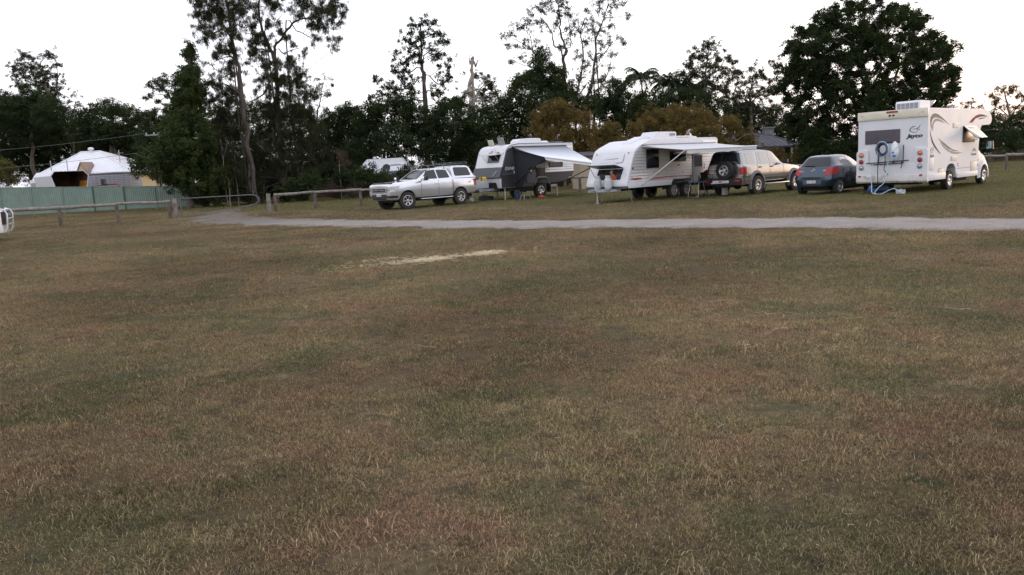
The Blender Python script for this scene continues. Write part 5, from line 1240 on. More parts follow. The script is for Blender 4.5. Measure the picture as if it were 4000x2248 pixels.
def build_pickup():
    t = empty('pickup_truck', (-3.95, 38.8, 0), R(224), 'silver double cab pickup with canopy and roof rack parked beside the dark caravan', 'pickup')
    st = [S(2.71, .54, .70, .62, .78, .80, .74, 1.10, .62, 1.15, .02),
          S(2.67, .46, .81, .56, .87, .82, .83, 1.13, .70, 1.20, .02),
          S(2.50, .42, .86, .52, .92, .84, .875, 1.16, .75, 1.24, .02),
          S(2.20, .42, .88, .52, .935, .84, .885, 1.16, .76, 1.25, .03),
          S(1.75, .46, .89, .56, .945, .88, .895, 1.20, .78, 1.28, .03),
          S(1.15, .46, .89, .56, .925, .88, .89, 1.24, .74, 1.31, .03),
          S(.98, .46, .89, .56, .92, .88, .885, 1.25, .70, 1.37, .05),
          S(.36, .46, .89, .56, .92, .88, .885, 1.265, .62, 1.79, .07),
          S(.12, .46, .89, .56, .92, .88, .885, 1.27, .63, 1.83, .07),
          S(-.40, .46, .89, .56, .92, .88, .885, 1.275, .64, 1.85, .07),
          S(-.86, .46, .89, .56, .92, .88, .885, 1.28, .64, 1.83, .07),
          S(-.99, .46, .89, .56, .92, .88, .885, 1.28, .63, 1.76, .07),
          S(-1.05, .46, .89, .56, .92, .88, .89, 1.27, .80, 1.29, .02),
          S(-1.47, .46, .89, .58, .945, .88, .895, 1.27, .80, 1.29, .02),
          S(-2.2, .48, .88, .58, .93, .88, .88, 1.26, .80, 1.28, .02),
          S(-2.56, .52, .86, .60, .90, .88, .86, 1.25, .78, 1.27, .02),
          S(-2.64, .58, .80, .66, .85, .88, .82, 1.22, .74, 1.24, .02)]
    b, bv = body('body', st, SILVER, t, 2, [(1.75, .41, .475), (-1.47, .41, .475)], .6)
    # canopy over the tub
    cs = [S(-1.06, 1.26, .84, 1.27, .86, 1.29, .855, 1.32, .68, 1.86, .07),
          S(-1.10, 1.26, .84, 1.27, .86, 1.29, .855, 1.32, .68, 1.91, .07),
          S(-1.7, 1.26, .84, 1.27, .86, 1.29, .855, 1.32, .68, 1.94, .08),
          S(-2.2, 1.25, .84, 1.26, .86, 1.29, .85, 1.32, .67, 1.92, .08),
          S(-2.34, 1.25, .84, 1.26, .86, 1.29, .85, 1.32, .66, 1.87, .08),
          S(-2.60, 1.25, .82, 1.26, .84, 1.29, .83, 1.32, .66, 1.39, .04),
          S(-2.63, 1.25, .80, 1.26, .82, 1.28, .80, 1.31, .62, 1.34, .03)]
    c, cv = body('canopy', cs, SILVER, t, 2)
    patch(t, bv, 'tub_gap', BLACKP, [(-1.02, 2, .55), (-1.045, 2, .55), (-1.045, 2, 1.26), (-1.02, 2, 1.26)], (0, -1, 0), 1, 8, .002, .01, True)
    patch(c, cv, 'canopy_seal', BLACKP, [(-1.08, 2, 1.285), (-2.5, 2, 1.285), (-2.5, 2, 1.305), (-1.08, 2, 1.305)], (0, -1, 0), 10, 1, .002, .01, True)
    patch(c, cv, 'side_window', GLASS, [(-1.22, 2, 1.40), (-2.28, 2, 1.40), (-2.16, 2, 1.80), (-1.22, 2, 1.82)], (0, -1, 0), 8, 5, .006, .012, True, .1)
    patch(t, bv, 'windscreen', GLASS, [(3, -.66, 1.34), (3, .66, 1.34), (3, .55, 1.78), (3, -.55, 1.78)], (-1, 0, 0), 10, 6)
    patch(t, bv, 'front_window', GLASS, [(.80, 2, 1.335), (-.10, 2, 1.33), (-.10, 2, 1.745), (.36, 2, 1.72)], (0, -1, 0), 8, 5, .004, .012, True)
    patch(t, bv, 'rear_window', GLASS, [(-.17, 2, 1.33), (-.88, 2, 1.345), (-.80, 2, 1.72), (-.17, 2, 1.745)], (0, -1, 0), 6, 5, .004, .012, True, .05)
    for x0, x1 in ((.93, .91), (-.14, -.135), (-.99, -.985)):
        patch(t, bv, 'door_gap', BLACKP, [(x0 + .012, 2, .60), (x0, 2, .60), (x1, 2, 1.29), (x1 + .012, 2, 1.29)], (0, -1, 0), 1, 8, .001, .01, True)
    for x in (-.02, -.86):
        patch(t, bv, 'door_handle', CHROME, [(x + .10, 2, 1.10), (x - .10, 2, 1.10), (x - .10, 2, 1.135), (x + .10, 2, 1.135)], (0, -1, 0), 3, 1, .03, .01, True)
    # front: chrome framed grille, bumper, lamps, bonnet guard
    patch(t, bv, 'grille_surround', CHROME, [(4, -.58, .80), (4, .58, .80), (4, .62, 1.08), (4, -.62, 1.08)], (-1, 0, 0), 8, 4, .012, .02)
    g = patch(t, bv, 'grille', BLACKP, [(4, -.47, .845), (4, .47, .845), (4, .50, .995), (4, -.50, .995)], (-1, 0, 0), 8, 3, .02, .01)
    patch(g, bv, 'grille_bar', CHROME, [(4, -.44, .905), (4, .44, .905), (4, .44, .94), (4, -.44, .94)], (-1, 0, 0), 8, 1, .034, .0)
    patch(g, bv, 'badge', pm('badge_blue', (0.03, 0.06, 0.2), 0.2, 0.2, coat=1), [(4, -.10, .885), (4, .10, .885), (4, .10, .965), (4, -.10, .965)], (-1, 0, 0), 6, 4, .042, .0, rnd=.3)
    patch(t, bv, 'lower_intake', BLACKP, [(4, -.52, .50), (4, .52, .50), (4, .60, .73), (4, -.60, .73)], (-1, 0, 0), 8, 4, .008, .02)
    patch(t, bv, 'headlight', CLEARL, [(2.8, .60, .88), (2.35, .97, .92), (2.25, .97, 1.09), (2.7, .58, 1.06)], (-1, -.75, 0), 6, 4, .008, .02, True)
    patch(t, bv, 'fog_lamp_bezel', BLACKP, [(2.8, .62, .55), (2.4, .95, .56), (2.4, .95, .66), (2.8, .60, .66)], (-1, -.6, 0), 4, 2, .006, .02, True)
    patch(t, bv, 'bonnet_guard', BLACKP, [(2.70, -.68, 1.4), (2.70, .68, 1.4), (2.57, .76, 1.4), (2.57, -.76, 1.4)], (-.5, 0, -1), 12, 2, .03, .0)
    pl = plate(t, 'number_plate', '967 XHL', (2.735, 0, .70), R(90))
    # tail
    patch(t, bv, 'tail_lamp', REDL, [(-2.75, .74, .90), (-2.48, 1.0, .90), (-2.48, 1.0, 1.22), (-2.75, .76, 1.22)], (1, -1, 0), 4, 4, .008, .02, True)
    m = MB()
    m.box(-2.78, -2.60, -.84, .84, .50, .64)
    m.build('rear_bumper', BLACKP, t, bevel=.03)
    text_obj('side_badge', '4x4', .12, CHROME, t, (-2.08, .93, 1.08), (R(90), 0, R(180)), shear=.2)
    # underside, steps
    m = MB()
    m.box(-2.5, 2.4, -.55, .55, .34, .52)
    m.box(-1.6, -1.35, -.75, .75, .33, .45)
    m.box(1.6, 1.9, -.75, .75, .33, .45)
    m.build('chassis', DARKIN, t)
    for s in (1, -1):
        m = MB()
        m.box(-.98, 1.12, s * .70, s * .93, .40, .455)
        o = m.build('side_step', BLACKP, t, bevel=.015)
        m = MB()
        m.tube([(-.92, s * .945, .43), (1.02, s * .945, .43)], .022)
        m.build('step_rail', CHROME, o, smooth=True)
    # towing mirrors
    for s in (1, -1):
        m = MB()
        m.tube([(.86, s * .84, 1.31), (.84, s * .98, 1.33), (.84, s * 1.05, 1.35)], .03, 6)
        m.hexa([(.78, s * 1.0, 1.26), (.94, s * 1.0, 1.28), (.94, s * 1.26, 1.29), (.78, s * 1.28, 1.27),
                (.78, s * 1.0, 1.49), (.92, s * 1.0, 1.47), (.92, s * 1.26, 1.46), (.78, s * 1.28, 1.48)])
        o = m.build('mirror', BLACKP, t, bevel=.02)
        m = MB()
        m.box(.905, .955, s * 1.02, s * 1.16, 1.30, 1.46)
        m.build('mirror_cap', CHROME, o, bevel=.02)
    # roof rack baskets
    m = MB()
    for y in (-.62, .62):
        m.tube([(.42, y, 1.97), (-.95, y, 1.97)], .016, 6)
    for x in (.42, .08, -.26, -.60, -.95):
        m.tube([(x, -.62, 1.97), (x, .62, 1.97)], .014, 6)
    for x in (.15, -.75):
        for y in (-.6, .6):
            m.tube([(x, y, 1.78), (x, y, 1.97)], .018, 6)
    m.build('cab_roof_rack', GREYTRIM, t, smooth=True)
    m = MB()
    for y in (-.6, .6):
        m.tube([(-1.1, y, 1.99), (-2.22, y, 1.99)], .018, 6)
        m.tube([(-1.1, y, 2.06), (-2.22, y, 2.06)], .012, 6)
        for x in (-1.1, -1.48, -1.85, -2.22):
            m.tube([(x, y, 1.84), (x, y, 2.06)], .014, 6)
    for x in (-1.1, -1.48, -1.85, -2.22):
        m.tube([(x, -.6, 1.99), (x, .6, 1.99)], .014, 6)
    for y in (-.4, -.2, 0, .2, .4):
        m.box(-2.2, -1.12, y - .035, y + .035, 1.985, 2.005)
    m.build('canopy_roof_rack', GREYTRIM, t, smooth=True)
    w = make_wheel(t, .40, .27, .235, 6, .035, ALLOY)
    place_wheels(t, w, [(1.75, .80, .40, R(-12)), (-1.47, .80, .40, 0), (1.75, -.80, .40, R(168)), (-1.47, -.80, .40, R(180))])
    for x in (-1.98,):
        for s in (1, -1):
            m = MB()
            m.box(x, x + .02, s * .66, s * .92, .22, .55)
            m.build('mud_flap', BLACKP, t)
    return t


build_pickup()

# ------------------------------------------------------------------ champagne four wheel drive wagon
CHAMP = pm('champagne_paint', (0.30, 0.305, 0.31), 0.22, 0.8, var=0.03, scale=2, coat=1.0, dirt=(0.3, 0.26, 0.2), dirt_amt=0.25)
WHITEPAINT = pm('white_paint', (0.78, 0.79, 0.80), 0.25, var=0.02, scale=2, coat=1.0)


def wagon_body(t, paint, nose=0.0, low=None):
    st = [S(2.32, .58, .62, .64, .68, .80, .64, 1.0, .52, 1.06, .03),
          S(2.26, .52, .76, .60, .82, .80, .76, 1.03, .62, 1.10, .03),
          S(2.10, .50, .84, .58, .88, .82, .82, 1.07, .70, 1.15, .03),
          S(1.60, .50, .88, .58, .91, .84, .86, 1.12, .74, 1.20, .03),
          S(.92, .50, .88, .58, .91, .84, .875, 1.19, .74, 1.26, .03),
          S(.76, .50, .88, .58, .91, .84, .875, 1.20, .72, 1.32, .05),
          S(.22, .50, .88, .58, .91, .84, .875, 1.22, .67, 1.80, .07),
          S(.0, .50, .88, .58, .91, .84, .875, 1.23, .68, 1.85, .07),
          S(-.6, .50, .88, .58, .91, .84, .875, 1.24, .69, 1.88, .07),
          S(-1.4, .50, .88, .58, .91, .84, .875, 1.24, .69, 1.89, .07),
          S(-2.15, .50, .88, .58, .91, .84, .875, 1.24, .69, 1.88, .07),
          S(-2.27, .50, .87, .58, .90, .84, .87, 1.24, .68, 1.85, .07),
          S(-2.38, .52, .84, .58, .88, .84, .85, 1.24, .66, 1.60, .09),
          S(-2.42, .54, .80, .60, .84, .84, .82, 1.20, .66, 1.34, .06)]
    if nose:
        # longer, lower nose
        st = [(x + nose if x > 1.9 else x, h) for x, h in st]
        st = [(x, [(y, z if z > .7 or x < 2.1 else low + (z - .5) * .5) for y, z in h]) for x, h in st]
    return body('body', st, paint, t, 2, [(1.59, .42, .50), (-1.38, .42, .50)], .6)


def flare(t, x, z, r, s, mat):
    m = MB()
    n = 18
    A = [R(-18 + 216 * k / n) for k in range(n + 1)]
    vs, fs = [], []
    for a in A:
        c, sn = math.cos(a), math.sin(a)
        for rad, y in ((r - .015, .86), (r - .015, .965), (r + .05, .955), (r + .09, .905), (r + .09, .86)):
            vs.append((x + rad * c, s * y, z + rad * sn))
    for i in range(n):
        for k in range(4):
            fs.append((i * 5 + k, i * 5 + k + 1, i * 5 + k + 6, i * 5 + k + 5))
    m.add(vs, fs)
    return m.build('wheel_arch_flare', mat, t, smooth=True)


def build_wagon():
    t = empty('four_wheel_drive', (10.96, 35.06, 0), R(40.5), 'champagne four wheel drive wagon with spare wheel on its tailgate', 'wagon')
    b, bv = wagon_body(t, CHAMP)
    for x in (1.59, -1.38):
        for s in (1, -1):
            flare(t, x, .42, .50, s, GREYTRIM)
    patch(t, bv, 'windscreen', GLASS, [(3, -.66, 1.30), (3, .66, 1.30), (3, .57, 1.78), (3, -.57, 1.78)], (-1, 0, 0), 10, 6)
    patch(t, bv, 'front_window', FILMG, [(.62, -2, 1.27), (-.33, -2, 1.275), (-.33, -2, 1.76), (.24, -2, 1.74)], (0, 1, 0), 8, 5, .004, .012, True)
    patch(t, bv, 'rear_door_window', FILMG, [(-.42, -2, 1.275), (-1.02, -2, 1.28), (-1.02, -2, 1.765), (-.42, -2, 1.76)], (0, 1, 0), 6, 5, .004, .012, True)
    patch(t, bv, 'vent_window', FILMG, [(-1.05, -2, 1.28), (-1.26, -2, 1.28), (-1.20, -2, 1.765), (-1.05, -2, 1.765)], (0, 1, 0), 3, 5, .004, .012, True)
    patch(t, bv, 'quarter_window', FILMG, [(-1.42, -2, 1.29), (-2.08, -2, 1.30), (-2.04, -2, 1.76), (-1.42, -2, 1.765)], (0, 1, 0), 6, 5, .004, .012, True, .04)
    # split rear doors with glass
    patch(t, bv, 'tailgate_window', GLASS, [(-4, .78, 1.30), (-4, .18, 1.30), (-4, .16, 1.78), (-4, .64, 1.77)], (1, 0, 0), 6, 6, .005, .012, False, .04)
    patch(t, bv, 'tailgate_window', GLASS, [(-4, .13, 1.30), (-4, -.78, 1.30), (-4, -.64, 1.77), (-4, .11, 1.78)], (1, 0, 0), 8, 6, .005, .012, False, .04)
    patch(t, bv, 'door_gap', BLACKP, [(-4, .165, .62), (-4, .150, .62), (-4, .140, 1.82), (-4, .155, 1.82)], (1, 0, 0), 1, 12, .002, .01)
    for x in (.72, -.375, -1.32):
        patch(t, bv, 'door_gap', BLACKP, [(x + .012, -2, .60), (x, -2, .60), (x, -2, 1.26), (x + .012, -2, 1.26)], (0, 1, 0), 1, 8, .001, .01, True)
    for x in (-.22, -1.12):
        patch(t, bv, 'door_handle', BLACKP, [(x + .09, -2, 1.11), (x - .09, -2, 1.11), (x - .09, -2, 1.16), (x + .09, -2, 1.16)], (0, 1, 0), 3, 1, .025, .01, True)
    patch(t, bv, 'side_moulding', CHROME, [(1.05, -2, .79), (-.86, -2, .79), (-.86, -2, .83), (1.05, -2, .83)], (0, 1, 0), 8, 1, .02, .01, True)
    patch(t, bv, 'side_rub_strip', GREYTRIM, [(1.05, -2, .70), (-.86, -2, .70), (-.86, -2, .78), (1.05, -2, .78)], (0, 1, 0), 8, 1, .022, .01, True)
    patch(t, bv, 'tail_lamp', REDL, [(-2.50, -.80, .88), (-2.24, -1.0, .88), (-2.24, -1.0, 1.17), (-2.50, -.80, 1.17)], (1, 1, 0), 4, 5, .012, .02, True)
    patch(t, bv, 'headlight', CLEARL, [(2.5, .50, .88), (2.1, .92, .88), (2.1, .92, 1.02), (2.5, .50, 1.02)], (-1, -.5, 0), 5, 3, .01, .02, True)
    patch(t, bv, 'grille', CHROME, [(3, -.45, .85), (3, .45, .85), (3, .48, 1.03), (3, -.48, 1.03)], (-1, 0, 0), 6, 3, .012, .02)
    m = MB()
    m.prism([(-.96, .44), (.96, .44), (.96, .70), (.80, .74), (-.80, .74), (-.96, .70)], 'x', -2.62, -2.34)
    m.box(-2.4, -1.95, -.97, -.80, .46, .72)
    m.box(-2.4, -1.95, .80, .97, .46, .72)
    m.build('rear_bumper', BLACKP, t, bevel=.03)
    for y in (-.72, .78):
        m = MB()
        m.box(-2.64, -2.60, y - .14, y + .10, .56, .67)
        m.build('bumper_reflector', REDL, t, bevel=.01)
    m = MB()
    m.prism([(.50, .52), (-.36, .55), (-.36, .66), (.42, .66), (.42, .57), (.50, .56)], 'x', -2.66, -2.625)
    o = m.build('step_plate', pm('white_step', (0.72, 0.72, 0.72), 0.4), t, bevel=.006)
    m = MB()
    m.box(-2.668, -2.655, -.02, .10, .585, .63)
    m.build('step_logo', BLACKP, o)
    m = MB()
    m.box(-2.80, -2.45, -.06, .06, .40, .47)
    m.box(-2.5, -2.42, -.5, .5, .36, .44)
    m.tube([(-2.76, 0, .47), (-2.76, 0, .53)], .025, 8)
    m.build('tow_bar', DARKIN, t)
    m = MB()
    m.box(-2.2, 2.1, -.5, .5, .38, .56)
    m.tube([(-1.38, -.75, .42), (-1.38, .75, .42)], .07, 8)
    m.lathe([(.02, -.16), (.15, -.1), (.17, 0), (.15, .1), (.02, .16)], 'y', (-1.38, .05, .40), 14)
    m.tube([(1.59, -.75, .42), (1.59, .75, .42)], .07, 8)
    m.build('chassis', DARKIN, t)
    # number plate with dark frame, lamp bar above
    m = MB()
    m.box(-2.462, -2.43, .31, .71, .93, 1.08)
    m.build('plate_frame', BLACKP, t)
    plate(t, 'number_plate', '562 HRK', (-2.468, .51, 1.005), R(-90), .37, .12)
    m = MB()
    m.box(-2.47, -2.42, .32, .72, 1.10, 1.14)
    m.build('plate_lamp_bar', CHROME, t, bevel=.008)
    # spare wheel on the right hand door
    sp = make_wheel(t, .385, .25, .215, 5, .05, ALLOY, cap=.07)
    sp.name = 'spare_wheel'
    sp.rotation_euler = (0, 0, R(90))
    sp.location = (-2.60, -.17, 1.06)
    for s in (1, -1):
        m = MB()
        m.box(-.86, 1.06, s * .74, s * .97, .40, .45)
        m.build('side_step', ALLOY, t, bevel=.012)
        m = MB()
        m.tube([(.66, s * .86, 1.30), (.62, s * .98, 1.32)], .03, 6)
        m.hexa([(.52, s * .95, 1.24), (.66, s * .95, 1.26), (.66, s * 1.16, 1.27), (.52, s * 1.18, 1.25),
                (.52, s * .95, 1.42), (.64, s * .95, 1.40), (.64, s * 1.16, 1.39), (.52, s * 1.18, 1.41)])
        m.build('mirror', BLACKP, t, bevel=.02)
        m = MB()
        m.tube([(.1, s * .66, 1.865), (-2.1, s * .67, 1.90)], .012, 6)
        m.build('roof_gutter', BLACKP, t)
    w = make_wheel(t, .40, .28, .215, 6, .045, ALLOY, cap=.06)
    place_wheels(t, w, [(-1.38, .82, .40, 0), (1.59, .82, .40, 0), (-1.38, -.82, .40, R(180)), (1.59, -.82, .40, R(180))])
    text_obj('side_badge', 'PATROL', .07, CHROME, t, (-1.95, -.905, 1.12), (R(90), 0, 0))
    return t


build_wagon()


def build_white_front():
    """white four wheel drive whose nose stands at the rail fence"""
    t = empty('four_wheel_drive', (-20.45, 27.6, 0), R(24), 'white four wheel drive with silver nudge bar standing by the rail fence', 'wagon')
    b, bv = wagon_body(t, WHITEPAINT, .35, .26)
    patch(t, bv, 'windscreen', GLASS, [(3, -.66, 1.30), (3, .66, 1.30), (3, .57, 1.78), (3, -.57, 1.78)], (-1, 0, 0), 10, 6)
    patch(t, bv, 'front_window', FILMG, [(.62, -2, 1.27), (-.33, -2, 1.275), (-.33, -2, 1.76), (.24, -2, 1.74)], (0, 1, 0), 8, 5, .004, .012, True)
    patch(t, bv, 'rear_door_window', FILMG, [(-.42, -2, 1.275), (-1.26, -2, 1.28), (-1.20, -2, 1.765), (-.42, -2, 1.76)], (0, 1, 0), 6, 5, .004, .012, True)
    patch(t, bv, 'headlight', CLEARL, [(2.85, .50, .84), (2.40, .92, .86), (2.40, .92, 1.02), (2.85, .50, 1.03)], (-1, -.5, 0), 5, 3, .01, .02, True)
    patch(t, bv, 'side_indicator', GREYTRIM, [(2.46, -2, .80), (2.28, -2, .80), (2.28, -2, .88), (2.46, -2, .88)], (0, 1, 0), 3, 2, .012, .01, True)
    patch(t, bv, 'bumper_vent', GREYTRIM, [(2.54, -2, .46), (2.38, -2, .46), (2.38, -2, .50), (2.54, -2, .50)], (0, 1, 0), 3, 1, .012, .01, True)
    patch(t, bv, 'grille', BLACKP, [(3, -.72, .58), (3, .72, .58), (3, .72, 1.03), (3, -.72, 1.03)], (-1, 0, 0), 8, 5, .012, .02)
    m = MB()
    for y in (-.62, .62):
        m.tube([(2.68, y, .30), (2.78, y, .46), (2.80, y, .95), (2.73, y, 1.09), (2.58, y * .96, 1.13)], .034, 8)
    m.tube([(2.58, -.60, 1.13), (2.73, -.55, 1.09), (2.73, .55, 1.09), (2.58, .60, 1.13)], .034, 8)
    m.tube([(2.80, -.62, .78), (2.80, .62, .78)], .03, 8)
    m.tube([(2.77, -.62, .58), (2.77, .62, .58)], .03, 8)
    m.build('nudge_bar', pm('satin_silver', (0.6, 0.61, 0.63), 0.3, 0.6), t, smooth=True)
    m = MB()
    m.box(-2.2, 2.2, -.5, .5, .38, .56)
    m.build('chassis', DARKIN, t)
    w = make_wheel(t, .39, .26, .215, 6, .045, ALLOY, cap=.06)
    place_wheels(t, w, [(-1.38, .80, .39, 0), (1.59, .80, .39, 0), (-1.38, -.80, .39, R(180)), (1.59, -.80, .39, R(180))])


build_white_front()

# ------------------------------------------------------------------ blue grey hatchback
BLUEP = pm('slate_blue_paint', (0.016, 0.034, 0.058), 0.22, 0.45, var=0.03, scale=2, coat=1.0)


def build_hatch():
    t = empty('hatchback', (13.15, 31.9, 0), R(40), 'small slate blue hatchback parked beside the motorhome', 'car')
    st = [S(1.86, .40, .40, .44, .46, .52, .42, .62, .30, .68, .03),
          S(1.78, .30, .58, .36, .66, .52, .60, .68, .46, .76, .03),
          S(1.55, .22, .70, .32, .78, .52, .72, .78, .58, .87, .03),
          S(1.20, .20, .74, .30, .83, .54, .77, .86, .62, .96, .03),
          S(.90, .20, .75, .30, .84, .56, .79, .92, .60, 1.05, .04),
          S(.72, .20, .75, .30, .84, .56, .795, .94, .58, 1.14, .05),
          S(.10, .20, .75, .30, .84, .56, .80, .98, .50, 1.46, .07),
          S(-.15, .20, .75, .30, .84, .56, .80, 1.0, .52, 1.51, .07),
          S(-.6, .20, .75, .30, .84, .58, .80, 1.02, .53, 1.53, .08),
          S(-1.1, .22, .75, .32, .84, .60, .80, 1.05, .52, 1.51, .09),
          S(-1.38, .24, .74, .34, .835, .60, .79, 1.06, .51, 1.46, .10),
          S(-1.50, .26, .73, .36, .825, .60, .775, 1.05, .53, 1.30, .10),
          S(-1.66, .28, .71, .38, .81, .58, .74, 1.02, .58, 1.10, .06),
          S(-1.78, .30, .68, .40, .78, .56, .70, .80, .56, .86, .05),
          S(-1.86, .32, .60, .40, .70, .52, .62, .66, .48, .70, .03)]
    b, bv = body('body', st, BLUEP, t, 2, [(1.24, .29, .345), (-1.22, .29, .345)], .5)
    patch(t, bv, 'windscreen', GLASS, [(3, -.60, 1.08), (3, .60, 1.08), (3, .46, 1.42), (3, -.46, 1.42)], (-1, 0, 0), 10, 6)
    patch(t, bv, 'tailgate_window', GLASS, [(-4, .62, 1.08), (-4, -.62, 1.08), (-4, -.47, 1.42), (-4, .47, 1.42)], (1, 0, 0), 10, 6, .005, .012, False, .05)
    patch(t, bv, 'front_window', FILMG, [(.60, -2, 1.03), (-.38, -2, 1.07), (-.42, -2, 1.40), (.10, -2, 1.38)], (0, 1, 0), 8, 5, .004, .012, True)
    patch(t, bv, 'rear_door_window', FILMG, [(-.45, -2, 1.075), (-.98, -2, 1.12), (-.86, -2, 1.38), (-.47, -2, 1.40)], (0, 1, 0), 6, 5, .004, .012, True, .06)
    for x in (-.415, -1.0):
        patch(t, bv, 'door_gap', BLACKP, [(x + .01, -2, .40), (x, -2, .40), (x, -2, 1.02), (x + .01, -2, 1.02)], (0, 1, 0), 1, 8, .001, .01, True)
    for x in (-.30, -.88):
        patch(t, bv, 'door_handle', BLUEP, [(x + .08, -2, .90), (x - .08, -2, .90), (x - .08, -2, .94), (x + .08, -2, .94)], (0, 1, 0), 3, 1, .028, .01, True)
    patch(t, bv, 'tail_lamp', REDL, [(-1.95, -.56, .74), (-1.5, -.95, .80), (-1.5, -.95, 1.04), (-1.85, -.66, 1.02)], (1, .75, 0), 5, 5, .008, .02, True, .1)
    patch(t, bv, 'headlight', CLEARL, [(2.0, .42, .60), (1.4, .88, .68), (1.35, .88, .82), (1.9, .42, .74)], (-1, -.6, 0), 5, 4, .008, .02, True, .1)
    patch(t, bv, 'plate_recess', pm('slate_recess', (0.06, 0.09, 0.13), 0.35, 0.3, coat=.6), [(-4, .36, .40), (-4, -.36, .40), (-4, -.40, .58), (-4, .40, .58)], (1, 0, 0), 6, 3, .004, .01)
    patch(t, bv, 'tailgate_gap', BLACKP, [(-4, .52, .655), (-4, -.52, .655), (-4, -.52, .675), (-4, .52, .675)], (1, 0, 0), 10, 1, .003, .01)
    patch(t, bv, 'rear_valance', BLACKP, [(-4, .58, .30), (-4, -.58, .30), (-4, -.62, .36), (-4, .62, .36)], (1, 0, 0), 8, 2, .006, .02)
    plate(t, 'number_plate', '221 NRF', (-1.90, 0, .50), R(-90), .36, .105)
    h = bv.ray_cast(Vector((-4, 0, .93)), Vector((1, 0, 0)))[0]
    bd = MB()
    for k in range(24):
        pass
    bd.tube([(h.x - .012, .075 * math.cos(a), .93 + .05 * math.sin(a)) for a in [2 * math.pi * i / 20 for i in range(21)]], .007, 5)
    bd.tube([(h.x - .014, .035 * math.cos(a), .945 + .032 * math.sin(a)) for a in [2 * math.pi * i / 16 for i in range(17)]], .006, 5)
    bd.build('maker_badge', CHROME, t, smooth=True)
    h = bv.ray_cast(Vector((-4, .52, .90)), Vector((1, 0, 0)))[0]
    text_obj('badge_lettering', 'TOYOTA', .045, CHROME, t, (h.x - .01, .50, .90), (R(80), 0, R(-90)))
    text_obj('badge_lettering', 'YARIS', .045, CHROME, t, (h.x - .01, -.46, .92), (R(80), 0, R(-90)))
    m = MB()
    h0 = bv.ray_cast(Vector((-4, -.02, 1.10)), Vector((1, 0, 0)))[0]
    m.tube([(h0.x - .03, -.02, 1.085), (h0.x - .03, .22, 1.11), (h0.x - .02, .40, 1.12)], [.02, .014, .008], 6)
    m.build('rear_wiper', BLACKP, t, smooth=True)
    m = MB()
    m.tube([(-1.1, 0, 1.53), (-1.14, 0, 1.60)], .008, 5)
    m.build('aerial', BLACKP, t)
    m = MB()
    m.box(-1.6, 1.5, -.5, .5, .15, .3)
    m.build('underbody', DARKIN, t)
    for s in (1, -1):
        m = MB()
        m.hexa([(.52, s * .80, 1.0), (.64, s * .80, 1.02), (.64, s * .98, 1.03), (.52, s * .99, 1.01),
                (.52, s * .80, 1.13), (.62, s * .80, 1.12), (.62, s * .97, 1.11), (.52, s * .98, 1.12)])
        m.build('mirror', BLUEP, t, bevel=.02)
    w = make_wheel(t, .29, .18, .19, 9, .014, ALLOY, cap=.035)
    place_wheels(t, w, [(-1.22, .73, .29, 0), (1.24, .73, .29, 0), (-1.22, -.73, .29, R(180)), (1.24, -.73, .29, R(180))])
    return t


build_hatch()

# ------------------------------------------------------------------ coachbuilt motorhome
CREAM = pm('cream_moulding', (0.66, 0.62, 0.50), 0.4, var=0.06, scale=3, dirt=(0.42, 0.37, 0.28), dirt_amt=0.5)
TAUPE = pm('taupe_vinyl', (0.26, 0.21, 0.19), 0.7, var=0.05, spec=.2)
SAND = pm('sand_vinyl', (0.38, 0.33, 0.28), 0.7, var=0.05, spec=.2)
NAVY = pm('navy_vinyl', (0.035, 0.045, 0.075), 0.7, var=0.05, spec=.2)
MAROON = pm('maroon_vinyl', (0.24, 0.03, 0.045), 0.7, var=0.05, spec=.2)
GREYV = pm('grey_vinyl', (0.25, 0.25, 0.27), 0.7, var=0.05, spec=.2)
BEIGE = pm('beige_vent', (0.55, 0.53, 0.49), 0.5, var=0.05)
HOSEB = pm('pale_blue_hose', (0.42, 0.60, 0.72), 0.4, var=0.08)
HOSED = pm('dark_blue_hose', (0.02, 0.045, 0.11), 0.4, var=0.1)


def decal(parent, name, mat, poly, y, s=-1, th=0.003):
    """thin vinyl shape on a flat side wall, poly in (x, z)"""
    m = MB()
    m.prism(poly, 'y', y, y + s * th)
    return m.build(name, mat, parent)


def decal_x(parent, name, mat, poly, x, th=0.003):
    m = MB()
    m.prism(poly, 'x', x, x - th)
    return m.build(name, mat, parent)


def bird(parent, flip, place, sc, mat):
    """stylised bird in flight emblem, drawn in a plane (u right, v up)"""
    shapes = [[(-.5, -.12), (-.42, .12), (-.2, .26), (.1, .27), (-.05, .18), (-.25, .12), (-.36, -.05), (-.3, -.2), (-.42, -.24)],
              [(-.3, -.2), (.0, -.26), (.3, -.24), (.05, -.32), (-.3, -.3)],
              [(.0, .02), (.25, .12), (.5, .42), (.42, .18), (.25, -.02), (.1, -.06)],
              [(.12, -.1), (.42, -.02), (.48, -.06), (.2, -.16)],
              [(-.2, .0), (-.05, .06), (.0, -.02), (-.12, -.06)]]
    m = MB()
    for p in shapes:
        q = [place(u * sc * flip, v * sc) for u, v in p]
        n = len(q)
        off = place(0, 0, 0.003) - place(0, 0)
        m.add([*q, *[a + off for a in q]], [tuple(range(n)), tuple(range(2 * n - 1, n - 1, -1))] + [(i, i + n, (i + 1) % n + n, (i + 1) % n) for i in range(n)])
    return m.build('bird_emblem', mat, parent)


